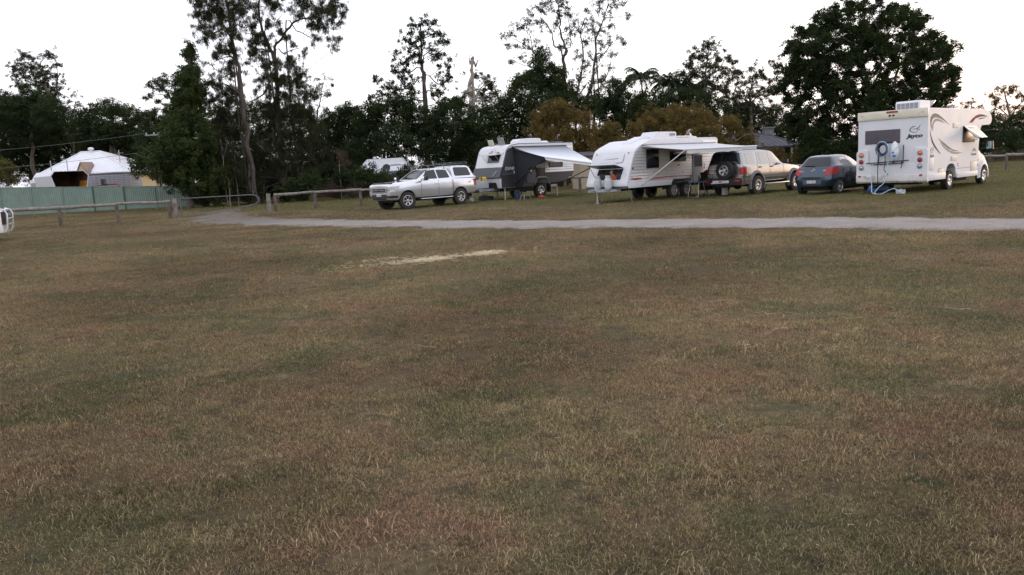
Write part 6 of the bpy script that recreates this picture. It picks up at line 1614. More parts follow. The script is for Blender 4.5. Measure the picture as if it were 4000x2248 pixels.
def build_motorhome():
    t = empty('motorhome', (13.93, 28.93, 0), R(42), 'white overcab motorhome with swoosh graphics and a hose coil on its back', 'motorhome')
    W = 1.22
    prof = [(0, .44), (1.70, .42), (1.76, .62), (1.90, .84), (2.1, .93), (2.34, .95), (2.56, .91), (2.72, .78), (2.80, .58), (2.84, .42), (5.12, .41), (5.18, 1.5), (5.24, 2.05), (5.34, 2.24), (5.46, 2.33),
            (6.28, 2.35), (6.46, 2.39), (6.58, 2.50), (6.60, 2.60), (6.52, 2.72), (6.36, 2.83), (6.1, 2.92), (5.6, 2.97), (.0, 2.95)]
    m = MB()
    m.prism(prof, 'y', -W, W)
    m.build('body', WHITEP, t, bevel=.03, seg=2)
    # lower skirt line and sill
    for s in (-1, 1):
        m = MB()
        m.box(2.86, 5.1, s * W, s * (W + .025), .40, .58)
        m.build('side_skirt', WHITEP, t, bevel=.01)
        m = MB()
        m.box(.03, 1.72, s * W, s * (W + .025), .42, .66)
        m.build('rear_skirt', WHITEP, t, bevel=.01)
    # rear: cream top moulding, moulded lower panel
    m = MB()
    m.box(-.05, .06, -1.225, 1.225, 2.66, 2.96)
    cr = m.build('rear_top_moulding', CREAM, t, bevel=.015)
    m = MB()
    m.box(-.062, -.05, -.93, .93, 2.70, 2.92)
    m.build('moulding_inset', CREAM, cr, bevel=.004)
    m = MB()
    m.box(-.085, -.06, -.22, .18, 2.87, 2.93)
    m.build('high_brake_light', REDL, t, bevel=.006)
    for y in (-.07, .06):
        oval(t, 'reversing_camera', BLACKP, (-.066, y, 2.775), .045, .035, (-1, 0, 0))
    for y in (1.08, -1.06):
        oval(t, 'clearance_lamp', BEIGE, (-.052, y, 2.84), .04, .04, (-1, 0, 0))
    m = MB()
    m.prism([(-1.25, .62), (-1.25, 1.50), (-1.20, 1.57), (-.84, 1.60), (-.80, 1.56), (-.80, 1.06), (.80, 1.06), (.80, 1.56), (.84, 1.60), (1.20, 1.57), (1.25, 1.50), (1.25, .62)], 'x', -.055, .12)
    m.build('rear_moulding', WHITEP, t, bevel=.02)
    m = MB()
    m.prism([(.02, .38), (-.02, .38), (-.075, .44), (-.085, .56), (-.075, .66), (.10, .66), (.10, .38)], 'y', -1.25, 1.25)
    m.build('rear_bumper', pm('dusty_white', (0.62, 0.60, 0.58), 0.5, var=0.06, scale=3, dirt=(0.16, 0.14, 0.12), dirt_amt=0.75), t, bevel=.015)
    for s, yy in ((1, 1.06), (-1, -1.0)):
        for z, mt, nm in ((1.41, AMBER, 'indicator_lamp'), (1.17, REDL, 'brake_lamp'), (.95, CLEARL, 'reversing_lamp')):
            o = oval(t, nm, mt, (-.058, yy, z), .078, .078, (-1, 0, 0), .025)
            rg = MB()
            rg.lathe([(.078, -.05), (.09, -.05), (.09, -.07), (.078, -.07)], 'x', (-.012, yy, z), 24, close=True)
            rg.build('lamp_ring', GREYV, o)
        m = MB()
        m.box(-.10, -.06, yy - .05 + .05 * s, yy + .05 + .05 * s, .61, .665)
        m.build('rear_reflector', REDL, t, bevel=.006)
    m = MB()
    pr = [(.95, 1.80), (-.29, 1.80), (-.29, 2.29), (.95, 2.29)]
    m.prism([(y, z) for y, z in pr], 'x', .0, -.03)
    wn_ = m.build('rear_window', pm('smoked_acrylic', (0.05, 0.04, 0.055), 0.12, var=0.25, scale=3, spec=.5), t, bevel=.028, seg=3)
    rot_rear = (R(90), 0, R(-90))
    text_obj('maker_lettering', 'Jayco', .185, BLACKP, t, (-.004, -.78, 2.01), rot_rear, shear=.3, bold=.008, sx=1.3)
    bird(t, 1, lambda u, v, h=0: Vector((-.001 - h, -.79 - u, 2.25 + v)), .40, GREYV)
    # bike rack bar, brackets, hanging straps
    m = MB()
    m.tube([(-.16, .84, 1.11), (-.16, -.66, 1.17)], .022, 8)
    m.tube([(-.11, .70, 1.06), (-.11, -.45, 1.08)], .018, 8)
    for y in (.45, -.1, -.42):
        m.tube([(-.02, y, 1.08), (-.16, y, 1.13)], .02, 6)
        m.tube([(-.03, y, 1.06), (-.03, y, 1.72)], .016, 6)
    rack = m.build('bike_rack', pm('rack_grey', (0.05, 0.05, 0.06), 0.5), t, smooth=True)
    for y, L_, k in ((.40, .78, .0), (.14, .45, -.1), (-.43, .22, 0.03)):
        m = MB()
        m.tube([(-.19, y, 1.40 if y > 0 else 1.16), (-.20, y, 1.1), (-.20, y - k * .4, 1.1 - L_ * .5), (-.18, y - k * -1.0, 1.12 - L_)], .014, 5)
        m.build('strap', BLACKP, rack, smooth=True)
    plate(t, 'number_plate', '924 KIS', (-.012, .02, .90), R(-90), .37, .13)
    # side windows, vents, lockers, lettering (right hand wall)
    y = -W
    m = MB()
    m.box(3.37, 4.66, y - .012, y + .01, 1.70, 2.30)
    fr = m.build('awning_window', pm('window_dark', (0.03, 0.035, 0.045), 0.3), t, bevel=.004)
    m = MB()
    a = [(3.40, y - .015, 2.30), (4.66, y - .015, 2.30), (4.66, y - .44, 1.84), (3.40, y - .44, 1.84)]
    m.hexa([a[0], a[1], a[2], a[3]] + [(p[0], p[1] - .012, p[2] + .02) for p in a])
    m.build('open_flap', pm('clear_acrylic', (0.10, 0.11, 0.12), 0.08, var=0.3, scale=3, spec=.8, coat=1.0), fr, bevel=.004, seg=1)
    m = MB()
    for x in (3.44, 4.62):
        m.tube([(x, y - .01, 1.76), (x, y - .36, 1.92)], .008, 5)
    m.build('window_stay', ALLOY, fr)
    for (x0, x1, z0, z1) in ((2.35, 2.87, 2.24, 2.43), (2.23, 2.79, 1.05, 1.22)):
        m = MB()
        m.box(x0, x1, y - .012, y + .01, z0, z1)
        v = m.build('fridge_vent', BEIGE, t, bevel=.006)
        m = MB()
        for k in range(5):
            z = z0 + .03 + k * (z1 - z0 - .05) / 5
            m.box(x0 + .04, x1 - .04, y - .02, y - .01, z, z + .014)
        m.build('vent_louvres', pm('vent_white', (0.66, 0.65, 0.62), 0.5), v)
    for (x0, x1, z0, z1, mt) in ((.18, .60, .79, 1.22, WHITEP), (4.31, 5.02, .44, .96, BEIGE), (1.05, 1.6, .50, .80, BEIGE)):
        m = MB()
        m.box(x0, x1, y - .010, y + .01, z0, z1)
        lk = m.build('locker_door', mt, t, bevel=.008)
        m = MB()
        m.box(x0 - .012, x1 + .012, y - .003, y + .01, z0 - .012, z1 + .012)
        m.build('locker_gap', GREYV, lk)
    for x, z in ((2.95, .93), (2.97, .85), (5.10, .80), (.08, .68)):
        oval(t, 'cable_socket', GREYV, (x, y - .002, z), .03, .03, (0, -1, 0))
    m = MB()
    m.box(2.86, 5.06, y - .004, y + .01, .74, .755)
    m.build('panel_joint', GREYV, t)
    A = [(.18, 2.52), (.21, 2.62), (.36, 2.72), (.6, 2.76), (.88, 2.73), (1.21, 2.64), (1.6, 2.51), (2.0, 2.35), (1.55, 2.48), (1.16, 2.57), (.79, 2.62), (.54, 2.61), (.38, 2.54), (.31, 2.43), (.34, 2.28), (.40, 2.12), (.23, 2.33)]
    B = [(.38, 2.28), (.40, 2.4), (.47, 2.5), (.64, 2.575), (.89, 2.58), (1.22, 2.52), (1.56, 2.41), (1.17, 2.47), (.85, 2.50), (.64, 2.47), (.52, 2.40), (.47, 2.28), (.49, 2.15)]
    Cc = [(.19, 2.22), (.28, 2.01), (.49, 1.78), (.76, 1.59), (1.25, 1.32), (1.10, 1.36), (.64, 1.57), (.38, 1.76), (.22, 2.01)]
    Dd = [(.94, 1.90), (1.37, 1.765), (1.86, 1.61), (2.36, 1.47), (3.1, 1.375), (2.46, 1.405), (1.91, 1.51), (1.42, 1.67)]
    E_ = [(1.13, 1.76), (1.62, 1.57), (2.16, 1.42), (2.72, 1.355), (3.46, 1.33), (2.87, 1.285), (2.37, 1.31), (1.87, 1.42), (1.43, 1.59)]
    F1 = [(3.99, 2.42), (4.32, 2.58), (4.74, 2.71), (5.18, 2.76), (5.22, 2.66), (4.7, 2.59), (4.36, 2.44)]
    F2 = [(5.18, 2.76), (5.63, 2.74), (6.09, 2.66), (5.58, 2.675), (5.22, 2.66)]
    G2 = [(5.03, 2.59), (5.47, 2.63), (5.95, 2.62), (5.53, 2.595), (5.09, 2.555)]
    for nm, mt, p in (('swoosh', TAUPE, A), ('swoosh', SAND, B), ('swoosh', NAVY, Cc), ('swoosh', TAUPE, Dd), ('swoosh', SAND, E_), ('swoosh', MAROON, F1), ('swoosh', NAVY, F2), ('swoosh', NAVY, G2)):
        decal(t, nm, mt, p, y - .001)
    sw = (R(90), 0, 0)
    text_obj('maker_lettering', 'Jayco', .16, GREYV, t, (.42, y - .003, 1.29), sw, shear=.3, bold=.003)
    bird(t, 1, lambda u, v, h=0: Vector((.42 + u, y - .001 - h, 1.49 + v)), .32, GREYV)
    decal(t, 'mountain_emblem', GREYV, [(4.42, 1.34), (4.58, 1.47), (4.64, 1.42), (4.72, 1.49), (4.88, 1.34), (4.80, 1.34), (4.71, 1.43), (4.66, 1.34), (4.60, 1.34), (4.56, 1.41), (4.50, 1.34)], y - .001)
    text_obj('model_lettering', 'Conquest', .15, GREYV, t, (4.60, y - .003, 1.24), sw, shear=.15, bold=.002)
    # roof: air conditioner, hatches, aerial
    ac = empty_part = MB()
    ac.prism([(.55, 2.95), (.55, 3.21), (.62, 3.27), (1.42, 3.27), (1.5, 3.21), (1.5, 2.95)], 'y', -.72, .12)
    aco = ac.build('air_conditioner', WHITEP, t, bevel=.03)
    m = MB()
    for k in range(5):
        yy = -.66 + k * .15
        m.box(.535, .552, yy, yy + .12, 2.99, 3.19)
    m.build('condenser_grille', GREYV, aco)
    m = MB()
    m.box(2.2, 2.9, -.45, .25, 2.96, 3.02)
    h = m.build('roof_hatch', WHITEP, t, bevel=.01)
    m = MB()
    m.hexa([(2.2, -.45, 3.02), (2.2, .25, 3.02), (2.78, .25, 3.30), (2.78, -.45, 3.30), (2.2, -.45, 3.05), (2.2, .25, 3.05), (2.77, .25, 3.33), (2.77, -.45, 3.33)])
    m.build('hatch_lid', pm('smoke_lid', (0.25, 0.25, 0.26), 0.15, var=0.2), h, bevel=.005)
    m = MB()
    m.tube([(3.3, -.9, 2.98), (3.3, -.9, 3.08)], .02, 6)
    m.tube([(2.9, -.9, 3.09), (3.8, -.9, 3.07)], .012, 6)
    m.box(2.9, 3.7, -1.0, -.8, 3.02, 3.04)
    m.build('roof_aerial', GREYV, t)
    # cab
    st = [S(5.10, .46, .98, .56, 1.0, .85, .99, 1.30, .82, 2.28, .10),
          S(5.3, .46, .98, .56, 1.0, .85, .99, 1.30, .82, 2.28, .10),
          S(5.75, .46, .98, .56, 1.0, .85, .98, 1.28, .80, 2.24, .10),
          S(6.05, .46, .98, .56, 1.0, .85, .97, 1.24, .76, 1.98, .09),
          S(6.55, .46, .97, .56, 1.01, .85, .95, 1.17, .74, 1.40, .06),
          S(6.80, .46, .95, .56, 1.01, .85, .93, 1.12, .72, 1.20, .05),
          S(7.10, .46, .92, .54, .97, .80, .86, 1.0, .64, 1.08, .05),
          S(7.34, .46, .80, .52, .86, .72, .74, .86, .52, .92, .04),
          S(7.42, .50, .66, .54, .72, .66, .62, .78, .42, .82, .03)]
    b, bv = body('cab', st, WHITEP, t, 2, [(6.45, .36, .45)], .62)
    patch(b, bv, 'door_window', GLASS, [(6.45, -2, 1.38), (5.42, -2, 1.40), (5.42, -2, 2.06), (5.98, -2, 2.0)], (0, 1, 0), 8, 6, .005, .012, True, .03)
    patch(b, bv, 'windscreen', GLASS, [(8, -.72, 1.36), (8, .72, 1.36), (8, .66, 2.04), (8, -.66, 2.04)], (-1, 0, 0), 10, 6)
    patch(b, bv, 'headlight', CLEARL, [(7.5, -.52, .80), (6.95, -1.0, .92), (6.85, -1.0, 1.08), (7.35, -.56, .98)], (-1, .6, 0), 5, 4, .008, .02, True, .1)
    patch(b, bv, 'door_gap', BLACKP, [(5.36, -2, .60), (5.348, -2, .60), (5.348, -2, 1.36), (5.36, -2, 1.36)], (0, 1, 0), 1, 8, .002, .01, True)
    patch(b, bv, 'door_handle', BLACKP, [(5.52, -2, 1.12), (5.44, -2, 1.12), (5.44, -2, 1.26), (5.52, -2, 1.26)], (0, 1, 0), 2, 2, .02, .01, True)
    patch(b, bv, 'door_swoosh', NAVY, [(5.38, -2, .83), (5.80, -2, .90), (5.92, -2, 1.02), (5.80, -2, .98)], (0, 1, 0), 6, 2, .003, .01)
    for s in (1, -1):
        n = 16
        vs, fs = [], []
        for k in range(n + 1):
            a = R(-10 + 200 * k / n)
            for rad, yy in ((.44, .95), (.44, 1.05), (.54, 1.04), (.60, .98)):
                vs.append((6.45 + rad * math.cos(a), s * yy, .36 + rad * math.sin(a)))
        for i in range(n):
            for k in range(3):
                fs.append((i * 4 + k, i * 4 + k + 1, i * 4 + k + 5, i * 4 + k + 4))
        m = MB()
        m.add(vs, fs)
        m.build('wheel_arch', WHITEP, b, smooth=True)
        m = MB()
        m.tube([(6.30, s * .96, 1.42), (6.30, s * 1.16, 1.44)], .035, 6)
        m.tube([(6.30, s * .96, 1.62), (6.30, s * 1.16, 1.60)], .03, 6)
        m.hexa([(6.22, s * 1.13, 1.36), (6.42, s * 1.13, 1.38), (6.42, s * 1.38, 1.39), (6.22, s * 1.40, 1.37),
                (6.22, s * 1.13, 1.74), (6.38, s * 1.13, 1.72), (6.38, s * 1.37, 1.71), (6.22, s * 1.39, 1.73)])
        mi = m.build('mirror', BLACKP, b, bevel=.025)
        m = MB()
        m.box(6.205, 6.222, s * 1.17, s * 1.36, 1.42, 1.70)
        m.build('mirror_glass', pm('mirror_glass', (0.42, 0.55, 0.55), 0.08, 0.85), mi, bevel=.004)
    m = MB()
    m.box(.2, 7.0, -.6, .6, .32, .46)
    m.box(.15, .5, -.9, .9, .30, .42)
    m.tube([(2.34, -1.0, .36), (2.34, 1.0, .36)], .08, 8)
    m.box(3.2, 4.6, -1.0, -.6, .26, .44)
    m.build('chassis', DARKIN, t)
    w = make_wheel(t, .345, .22, .205, 7, .032, pm('wheel_trim', (0.62, 0.62, 0.63), 0.25, 0.7), cap=.05)
    place_wheels(t, w, [(2.34, 1.06, .345, 0), (6.45, .90, .345, 0), (2.34, -1.06, .345, R(180)), (6.45, -.93, .345, R(180))])
    return t


MH = build_motorhome()


def rear_pt(x, y, z):
    c, s = math.cos(R(42)), math.sin(R(42))
    return Vector((13.93 + c * x - s * y, 28.93 + s * x + c * y, z))


# coil of hoses hung on the rear rack, its ends trailing to the grass
hc = empty('hose_coil', tuple(rear_pt(-.25, .20, 0)), R(42), 'coil of blue and black hoses hanging on the back of the motorhome', 'hose')
for nm, mt, r0, n, xo, seed in (('dark_hose', HOSED, .205, 5, -.08, 1), ('light_hose', HOSEB, .235, 4, -.03, 2), ('black_cable', BLACKP, .18, 5, .0, 3)):
    rg = random.Random(seed)
    pts = []
    for k in range(n * 20 + 1):
        a = 2 * math.pi * k / 20
        rr_ = r0 + 0.03 * math.sin(a * 0.37 + seed) + rg.uniform(-.004, .004)
        pts.append((xo + .05 * math.sin(a * .21 + seed) - .02, rr_ * math.cos(a) * .86, 1.62 + rr_ * math.sin(a) * 1.05 - .02))
    m = MB()
    m.tube(pts, .013, 6)
    m.build(nm, mt, hc, smooth=True)
for pth in ([(-.02, .36, 1.10), (-.05, .37, .9), (-.03, .38, .44), (-.06, .36, .25), (-.20, .28, .06), (-.52, -.02, .02)],
            [(-.02, -.2, 1.2), (-.04, -.16, .8), (-.1, -.12, .44), (-.22, .06, .22), (-.40, .10, .05), (-.46, -.14, .02), (-.36, -.4, .16), (-.38, -.56, .2), (-.45, -.70, .16), (-.5, -.98, .02)]):
    m = MB()
    m.tube([tuple(p) for p in smooth_path(pth, 8)], .013, 6)
    m.build('trailing_hose', HOSEB, hc, smooth=True)
bg = empty('plastic_bag', tuple(rear_pt(-.22, -.20, 0)), R(42), 'pale printed plastic bag tied beside the hose coil', 'bag')
bm_ = MB()
prof = [(.02, 1.86), (.10, 1.80), (.17, 1.66), (.19, 1.48), (.17, 1.32), (.11, 1.22), (.02, 1.19)]
bm_.lathe(prof, 'z', (0, 0, 0), 20)
bo = bm_.build('bag_skin', pm('bag_plastic', (0.60, 0.66, 0.70), 0.25, var=0.2, scale=9, bump=.6, bscale=12), bg, smooth=True)
bo.scale = (.7, .82, 1)
m = MB()
m.box(-.15, -.125, -.10, .02, 1.30, 1.38)
m.box(-.15, -.125, -.02, .05, 1.44, 1.49)
m.build('bag_print', pm('blue_print', (0.06, 0.12, 0.4), 0.4), bg)
# odds and ends on the grass under the tail
wb = empty('water_container', tuple(rear_pt(1.15, .95, 0)), R(30), 'blue plastic water bag lying under the motorhome', 'container')
m = MB()
m.prism([(-.42, .02), (-.42, .16), (-.25, .24), (.3, .26), (.42, .18), (.42, .02)], 'y', -.17, .17)
m.build('bladder', pm('blue_plastic', (0.05, 0.16, 0.42), 0.3, var=.2), wb, bevel=.05, seg=3)
m = MB()
m.tube([(.38, 0, .2), (.47, 0, .24)], .03, 8)
m.build('cap', WHITEP, wb)
gb = empty('tap_filter', tuple(rear_pt(-.34, -.48, 0)), R(42), 'small grey filter box on the grass with a hose draped over it', 'filter box')
m = MB()
m.box(-.08, .08, -.14, .14, .0, .15)
m.build('box', pm('grey_box', (.42, .43, .44), .5), gb, bevel=.02)
m = MB()
m.tube([(0, 0, .15), (0, 0, .18)], .03, 8)
m.build('tap', ALLOY, gb)

# ------------------------------------------------------------------ white touring caravan with awning
WCLAD = pm('white_aluminium', (0.66, 0.655, 0.66), 0.25, 0.35, var=0.04, scale=3, dirt=(0.5, 0.46, 0.4), dirt_amt=0.25)
CHARC = pm('charcoal_panel', (0.055, 0.058, 0.068), 0.45, var=0.08, scale=4)
CHECKER = pm('charcoal_checker', (0.08, 0.083, 0.095), 0.4, 0.3, var=0.12, scale=30, bump=.3, bscale=80)
REDV = pm('red_vinyl', (0.35, 0.03, 0.04), 0.4)


def cladding(parent, y, s, x0, x1, z0, z1, pitch, mat, slope=None):
    """one ribbed aluminium sheet per course, each lapping the one below"""
    n = max(1, round((z1 - z0) / pitch))
    p = (z1 - z0) / n
    for k in range(n):
        a, b = z0 + k * p, z0 + (k + 1) * p
        xa, xb = (x0, x0) if slope is None else (slope(a), slope(b))
        sec_ = [(0, 0.014), (.14, .020), (.24, .017), (.5, .012), (.74, .008), (.86, .004), (1.0, .002)]
        vs, fs = [], []
        for t, o in sec_:
            z = a + (b - a) * t
            xx = xa + (xb - xa) * t
            vs += [(xx, y + s * o, z), (x1, y + s * o, z)]
        for i in range(len(sec_) - 1):
            fs.append((2 * i, 2 * i + 1, 2 * i + 3, 2 * i + 2))
        e = len(vs)
        vs += [(xa, y, a), (x1, y, a)]
        fs.append((0, 1, e + 1, e))
        m = MB()
        m.add(vs, fs)
        m.build('cladding_sheet', mat, parent, smooth=True, angle=25)


def awning_sheet(parent, x0, x1, y0, z0, y1, za, zb, mat, valance=.16, name='awning_fabric', n=14):
    """roll-out sheet from the wall rail (y0, z0) to the outer roller (y1, za at x0 and zb at x1), sagging a little"""
    vs, fs = [], []
    for i in range(n + 1):
        u = i / n
        x = x0 + (x1 - x0) * u
        for j in range(9):
            v = j / 8
            z = z0 + ((za + (zb - za) * u) - z0) * v - .05 * math.sin(math.pi * v) * (0.6 + .4 * math.sin(math.pi * u))
            vs.append((x, y0 + (y1 - y0) * v, z))
    for i in range(n):
        for j in range(8):
            o = i * 9 + j
            fs.append((o, o + 1, o + 10, o + 9))
    m = MB()
    m.add(vs, fs)
    o = m.build(name, mat, parent, smooth=True, recalc=False)
    md = o.modifiers.new('t', 'SOLIDIFY')
    md.thickness = .006
    bake(o)
    if valance:
        vs, fs = [], []
        for i in range(n + 1):
            u = i / n
            x = x0 + (x1 - x0) * u
            z = za + (zb - za) * u - .03
            vs += [(x, y1 + .03, z), (x, y1 + .035, z - valance * (1 - .12 * math.cos(u * 40)))]
        for i in range(n):
            fs.append((2 * i, 2 * i + 1, 2 * i + 3, 2 * i + 2))
        m = MB()
        m.add(vs, fs)
        v = m.build('valance', mat, o, recalc=False)
        md = v.modifiers.new('t', 'SOLIDIFY')
        md.thickness = .005
        bake(v)
    return o


def gas_bottle(loc, rz, label):
    t = empty('gas_bottle', loc, rz, label, 'gas bottle', 'gas bottles on the drawbar')
    m = MB()
    m.lathe([(.001, .03), (.13, .03), (.15, .06), (.155, .10), (.155, .34), (.15, .39), (.12, .44), (.05, .47), (.001, .475)], 'z', n=28)
    m.build('tank', pm('bottle_grey', (0.50, 0.52, 0.53), 0.45, var=.08, dirt=(.3, .27, .22), dirt_amt=.3), t, smooth=True)
    m = MB()
    m.lathe([(.13, 0.0), (.13, .05), (.12, .05), (.12, 0.0)], 'z', n=24, close=True)
    m.build('foot_ring', GALV, t, smooth=True)
    m = MB()
    m.lathe([(.105, .46), (.105, .56), (.098, .56), (.098, .46)], 'z', n=24, close=True)
    m.build('collar', pm('bottle_grey', (0.5, 0.52, 0.53)), t, smooth=True)
    m = MB()
    m.tube([(0, 0, .47), (0, 0, .55)], .025, 8)
    m.tube([(0, 0, .53), (.06, 0, .53)], .012, 6)
    m.build('valve', pm('brass', (0.5, 0.35, 0.12), 0.35, 0.8), t, smooth=True)
    return t


def L2W(base, yaw, x, y, z=0.0):
    c, s = math.cos(R(yaw)), math.sin(R(yaw))
    return (base[0] + c * x - s * y, base[1] + s * x + c * y, z)


V2B, V2Y = (4.15, 33.05), 220.5


def build_white_van():
    t = empty('caravan', (*V2B, 0), R(V2Y), 'white ribbed caravan with front boot hatch propped open', 'caravan')
    W = 1.13
    prof = [(.05, .66), (.05, .80), (-.16, 1.32), (-.24, 1.56), (-.44, 2.00), (-.56, 2.15), (-.80, 2.27), (-1.46, 2.50), (-1.75, 2.53), (-6.05, 2.53), (-6.15, 2.48), (-6.18, 2.40), (-6.18, .60),
            (-4.30, .58), (-4.26, .70), (-4.12, .80), (-2.98, .80), (-2.86, .72), (-2.80, .58), (-.03, .58)]
    m = MB()
    m.prism(prof, 'y', -W, W)
    b = m.build('body', WHITEP, t, bevel=.025, seg=2)
    # open front boot: a real recess
    c = MB()
    c.hexa([(-.60, -.66, .93), (.5, -.66, .93), (.5, .72, .93), (-.60, .72, .93), (-.60, -.60, 1.36), (.5, -.60, 1.36), (.5, .76, 1.36), (-.60, .76, 1.36)])
    cut(b, c, pm('boot_lining', (0.10, 0.095, 0.09), 0.8, var=.2))
    for p in b.data.polygons:
        p.use_smooth = True
    b.data.set_sharp_from_angle(angle=R(30))

    def fx(z):
        P = [(.66, .05), (.80, .05), (1.32, -.16), (1.56, -.24), (2.0, -.44), (2.3, -.9)]
        for (a, xa), (bb, xb) in zip(P, P[1:]):
            if z <= bb:
                return xa + (xb - xa) * (z - a) / (bb - a) - .05
        return -1
    cladding(t, W, 1, -.1, -4.28, .80, 2.26, .122, WCLAD, fx)
    cladding(t, W, 1, -5.02, -6.14, .60, 2.42, .122, WCLAD)
    cladding(t, -W, -1, -.1, -6.14, .80, 2.26, .122, WCLAD, fx)
    m = MB()
    m.box(-2.78, 0.0, W, W + .03, .58, .80)
    m.build('side_skirt', WHITEP, t, bevel=.012)
    m = MB()
    m.prism([(.08, .56), (-.5, .56), (-.5, .66), (.08, .66)], 'y', -W, W)
    m.build('front_sill', CHARC, t)
    # boot hatch lid propped up
    m = MB()
    a = [(-.15, -.62, 1.38), (-.15, .78, 1.38), (.40, .80, 1.52), (.40, -.70, 1.52)]
    m.hexa([*a] + [(p[0] - .01, p[1], p[2] + .035) for p in a])
    h = m.build('boot_lid', CHARC, t, bevel=.008)
    m = MB()
    m.tube([(.0, -.62, 1.0), (.34, -.66, 1.50)], .011, 6)
    m.tube([(.0, .72, 1.0), (.34, .74, 1.50)], .011, 6)
    m.build('gas_strut', BLACKP, h)
    # front upper panel: window shield with trim and faint lettering

    def fp(u, z):
        x = fx(z) + .05
        return (x + .012, u, z)
    m = MB()
    q = [fp(-.62, 1.62), fp(.62, 1.62), fp(.66, 1.94), fp(-.58, 1.94)]
    m.hexa([(p[0] - .02, p[1], p[2]) for p in q] + q)
    sh = m.build('stone_shield', WHITEP, t, bevel=.006)
    m = MB()
    m.tube([fp(.64, 1.96), fp(.68, 1.70), fp(.62, 1.62), fp(.30, 1.60)], .011, 6)
    m.build('shield_trim', GREYV, sh)
    m = MB()
    m.tube([fp(-.42, 1.76), fp(.0, 1.775), fp(.36, 1.79)], [.004, .014, .016], 6)
    m.build('shield_swage', GREYV, sh)
    for y in (-.9, .85):
        m = MB()
        m.tube([fp(y, 2.0), (fp(y, 2.0)[0] + .03, y, 2.0)], .03, 8)
        m.build('clearance_lamp', AMBER, t)
    # side windows, door, awning rail
    y = W + .012

    def win(x0, x1, z0, z1, name, split=None):
        m = MB()
        m.box(x1, x0, W - .01, y + .012, z0, z1)
        fr = m.build(name, BLACKP, t, bevel=.005)
        zz = [(z0, z1)] if split is None else [(z0, split - .03), (split + .03, z1)]
        for a, bb in zz:
            m = MB()
            m.box(x1 + .03, x0 - .03, y + .012, y + .018, a + .03, bb - .03)
            m.build('pane', GLASS, fr)
        return fr
    win(-1.16, -1.98, 1.32, 2.10, 'bedroom_window', 1.85)
    win(-2.70, -3.82, 1.55, 1.98, 'galley_window')
    m = MB()
    m.box(-5.0, -4.30, W - .01, y + .01, .64, 2.14)
    d = m.build('door', WHITEP, t, bevel=.008)
    m = MB()
    m.box(-4.95, -4.40, y + .011, y + .02, 1.28, 1.76)
    m.build('door_window', GLASS, d)
    m = MB()
    m.tube([(-5.04, y + .02, 1.18), (-5.04, y + .06, 1.18), (-5.04, y + .06, 1.42), (-5.04, y + .02, 1.42)], .012, 6)
    m.build('grab_rail', BLACKP, d)
    m = MB()
    m.box(-4.30, -4.27, W, y + .02, .62, 2.16)
    m.build('door_frame', GREYV, d)
    # red pinstripe swoosh and lettering
    m = MB()
    P = [(-1.15, .845), (-1.74, .925), (-2.5, .955), (-4.26, .93), (-4.26, .90), (-2.5, .915), (-1.8, .88)]
    m.prism(P, 'y', W + .021, W + .024)
    m.build('pinstripe', REDV, t)
    text_obj('model_lettering', 'Freedom', .17, REDV, t, (-.48, W + .024, .94), (R(90), 0, R(180)), shear=.25, bold=.003)
    for x, z, mt in ((-.30, 1.36, BLACKP), (-3.3, 1.40, BLACKP), (-3.56, 1.08, GREYV), (-4.1, .86, AMBER)):
        oval(t, 'side_fitting', mt, (x, W + .022, z), .035, .035, (0, 1, 0), .02)
    # roof gear
    m = MB()
    m.prism([(-2.30, 2.52), (-2.34, 2.62), (-2.55, 2.84), (-3.88, 2.83), (-3.92, 2.76), (-3.92, 2.52)], 'y', -.18, .58)
    a = m.build('air_conditioner', WHITEP, t, bevel=.03)
    m = MB()
    m.box(-3.80, -3.45, .585, .60, 2.66, 2.76)
    m.build('intake_grille', GREYV, a)
    m = MB()
    m.prism([(-1.05, 2.36), (-1.2, 2.46), (-1.9, 2.66), (-2.24, 2.66), (-2.24, 2.50)], 'y', -.10, .42)
    m.build('roof_hatch', WHITEP, t, bevel=.015)
    m = MB()
    m.box(-5.2, -3.95, -.2, .5, 2.60, 2.65)
    m.box(-5.1, -4.1, -.1, .4, 2.52, 2.60)
    m.build('solar_panel', pm('solar_frame', (0.65, 0.65, 0.66), 0.35, .3), t, bevel=.006)
    m = MB()
    m.lathe([(.001, 2.64), (.16, 2.62), (.18, 2.52)], 'z', (-5.6, .2, 0), 20)
    m.build('roof_vent', WHITEP, t, smooth=True)
    # chassis, drawbar, stands
    m = MB()
    for s in (1, -1):
        m.box(-6.1, .0, s * .55 - .03, s * .55 + .03, .46, .58)
        m.box(-4.4, -2.5, s * .9 - .05, s * .9 + .05, .40, .58)
    m.box(-6.0, .05, -1.0, 1.0, .56, .60)
    m.build('chassis', DARKIN, t)
    m = MB()
    for s in (1, -1):
        m.hexa([(-.1, s * .58, .46), (.80, s * .05, .46), (.80, s * .11, .46), (-.1, s * .66, .46), (-.1, s * .58, .55), (.80, s * .05, .55), (.80, s * .11, .55), (-.1, s * .66, .55)])
    m.box(.28, .36, -.42, .42, .44, .55)
    m.box(.76, 1.10, -.05, .05, .48, .56)
    m.box(.10, .50, -.48, .48, .55, .57)
    m.build('drawbar', GALV, t, bevel=.006)
    m = MB()
    m.tube([(.62, .0, .75), (.62, 0, .12)], .028, 8)
    m.box(.54, .70, -.09, .09, .0, .02)
    m.tube([(.62, 0, .12), (.62, 0, .0)], .045, 8)
    m.build('jockey_stand', GALV, t)
    for x, yy in ((-.35, .85), (-.35, -.85), (-5.9, .85), (-5.9, -.85)):
        m = MB()
        m.tube([(x, yy, .52), (x - .22 if x > -3 else x + .22, yy, .0)], .022, 6)
        m.build('corner_steady', GALV, t)
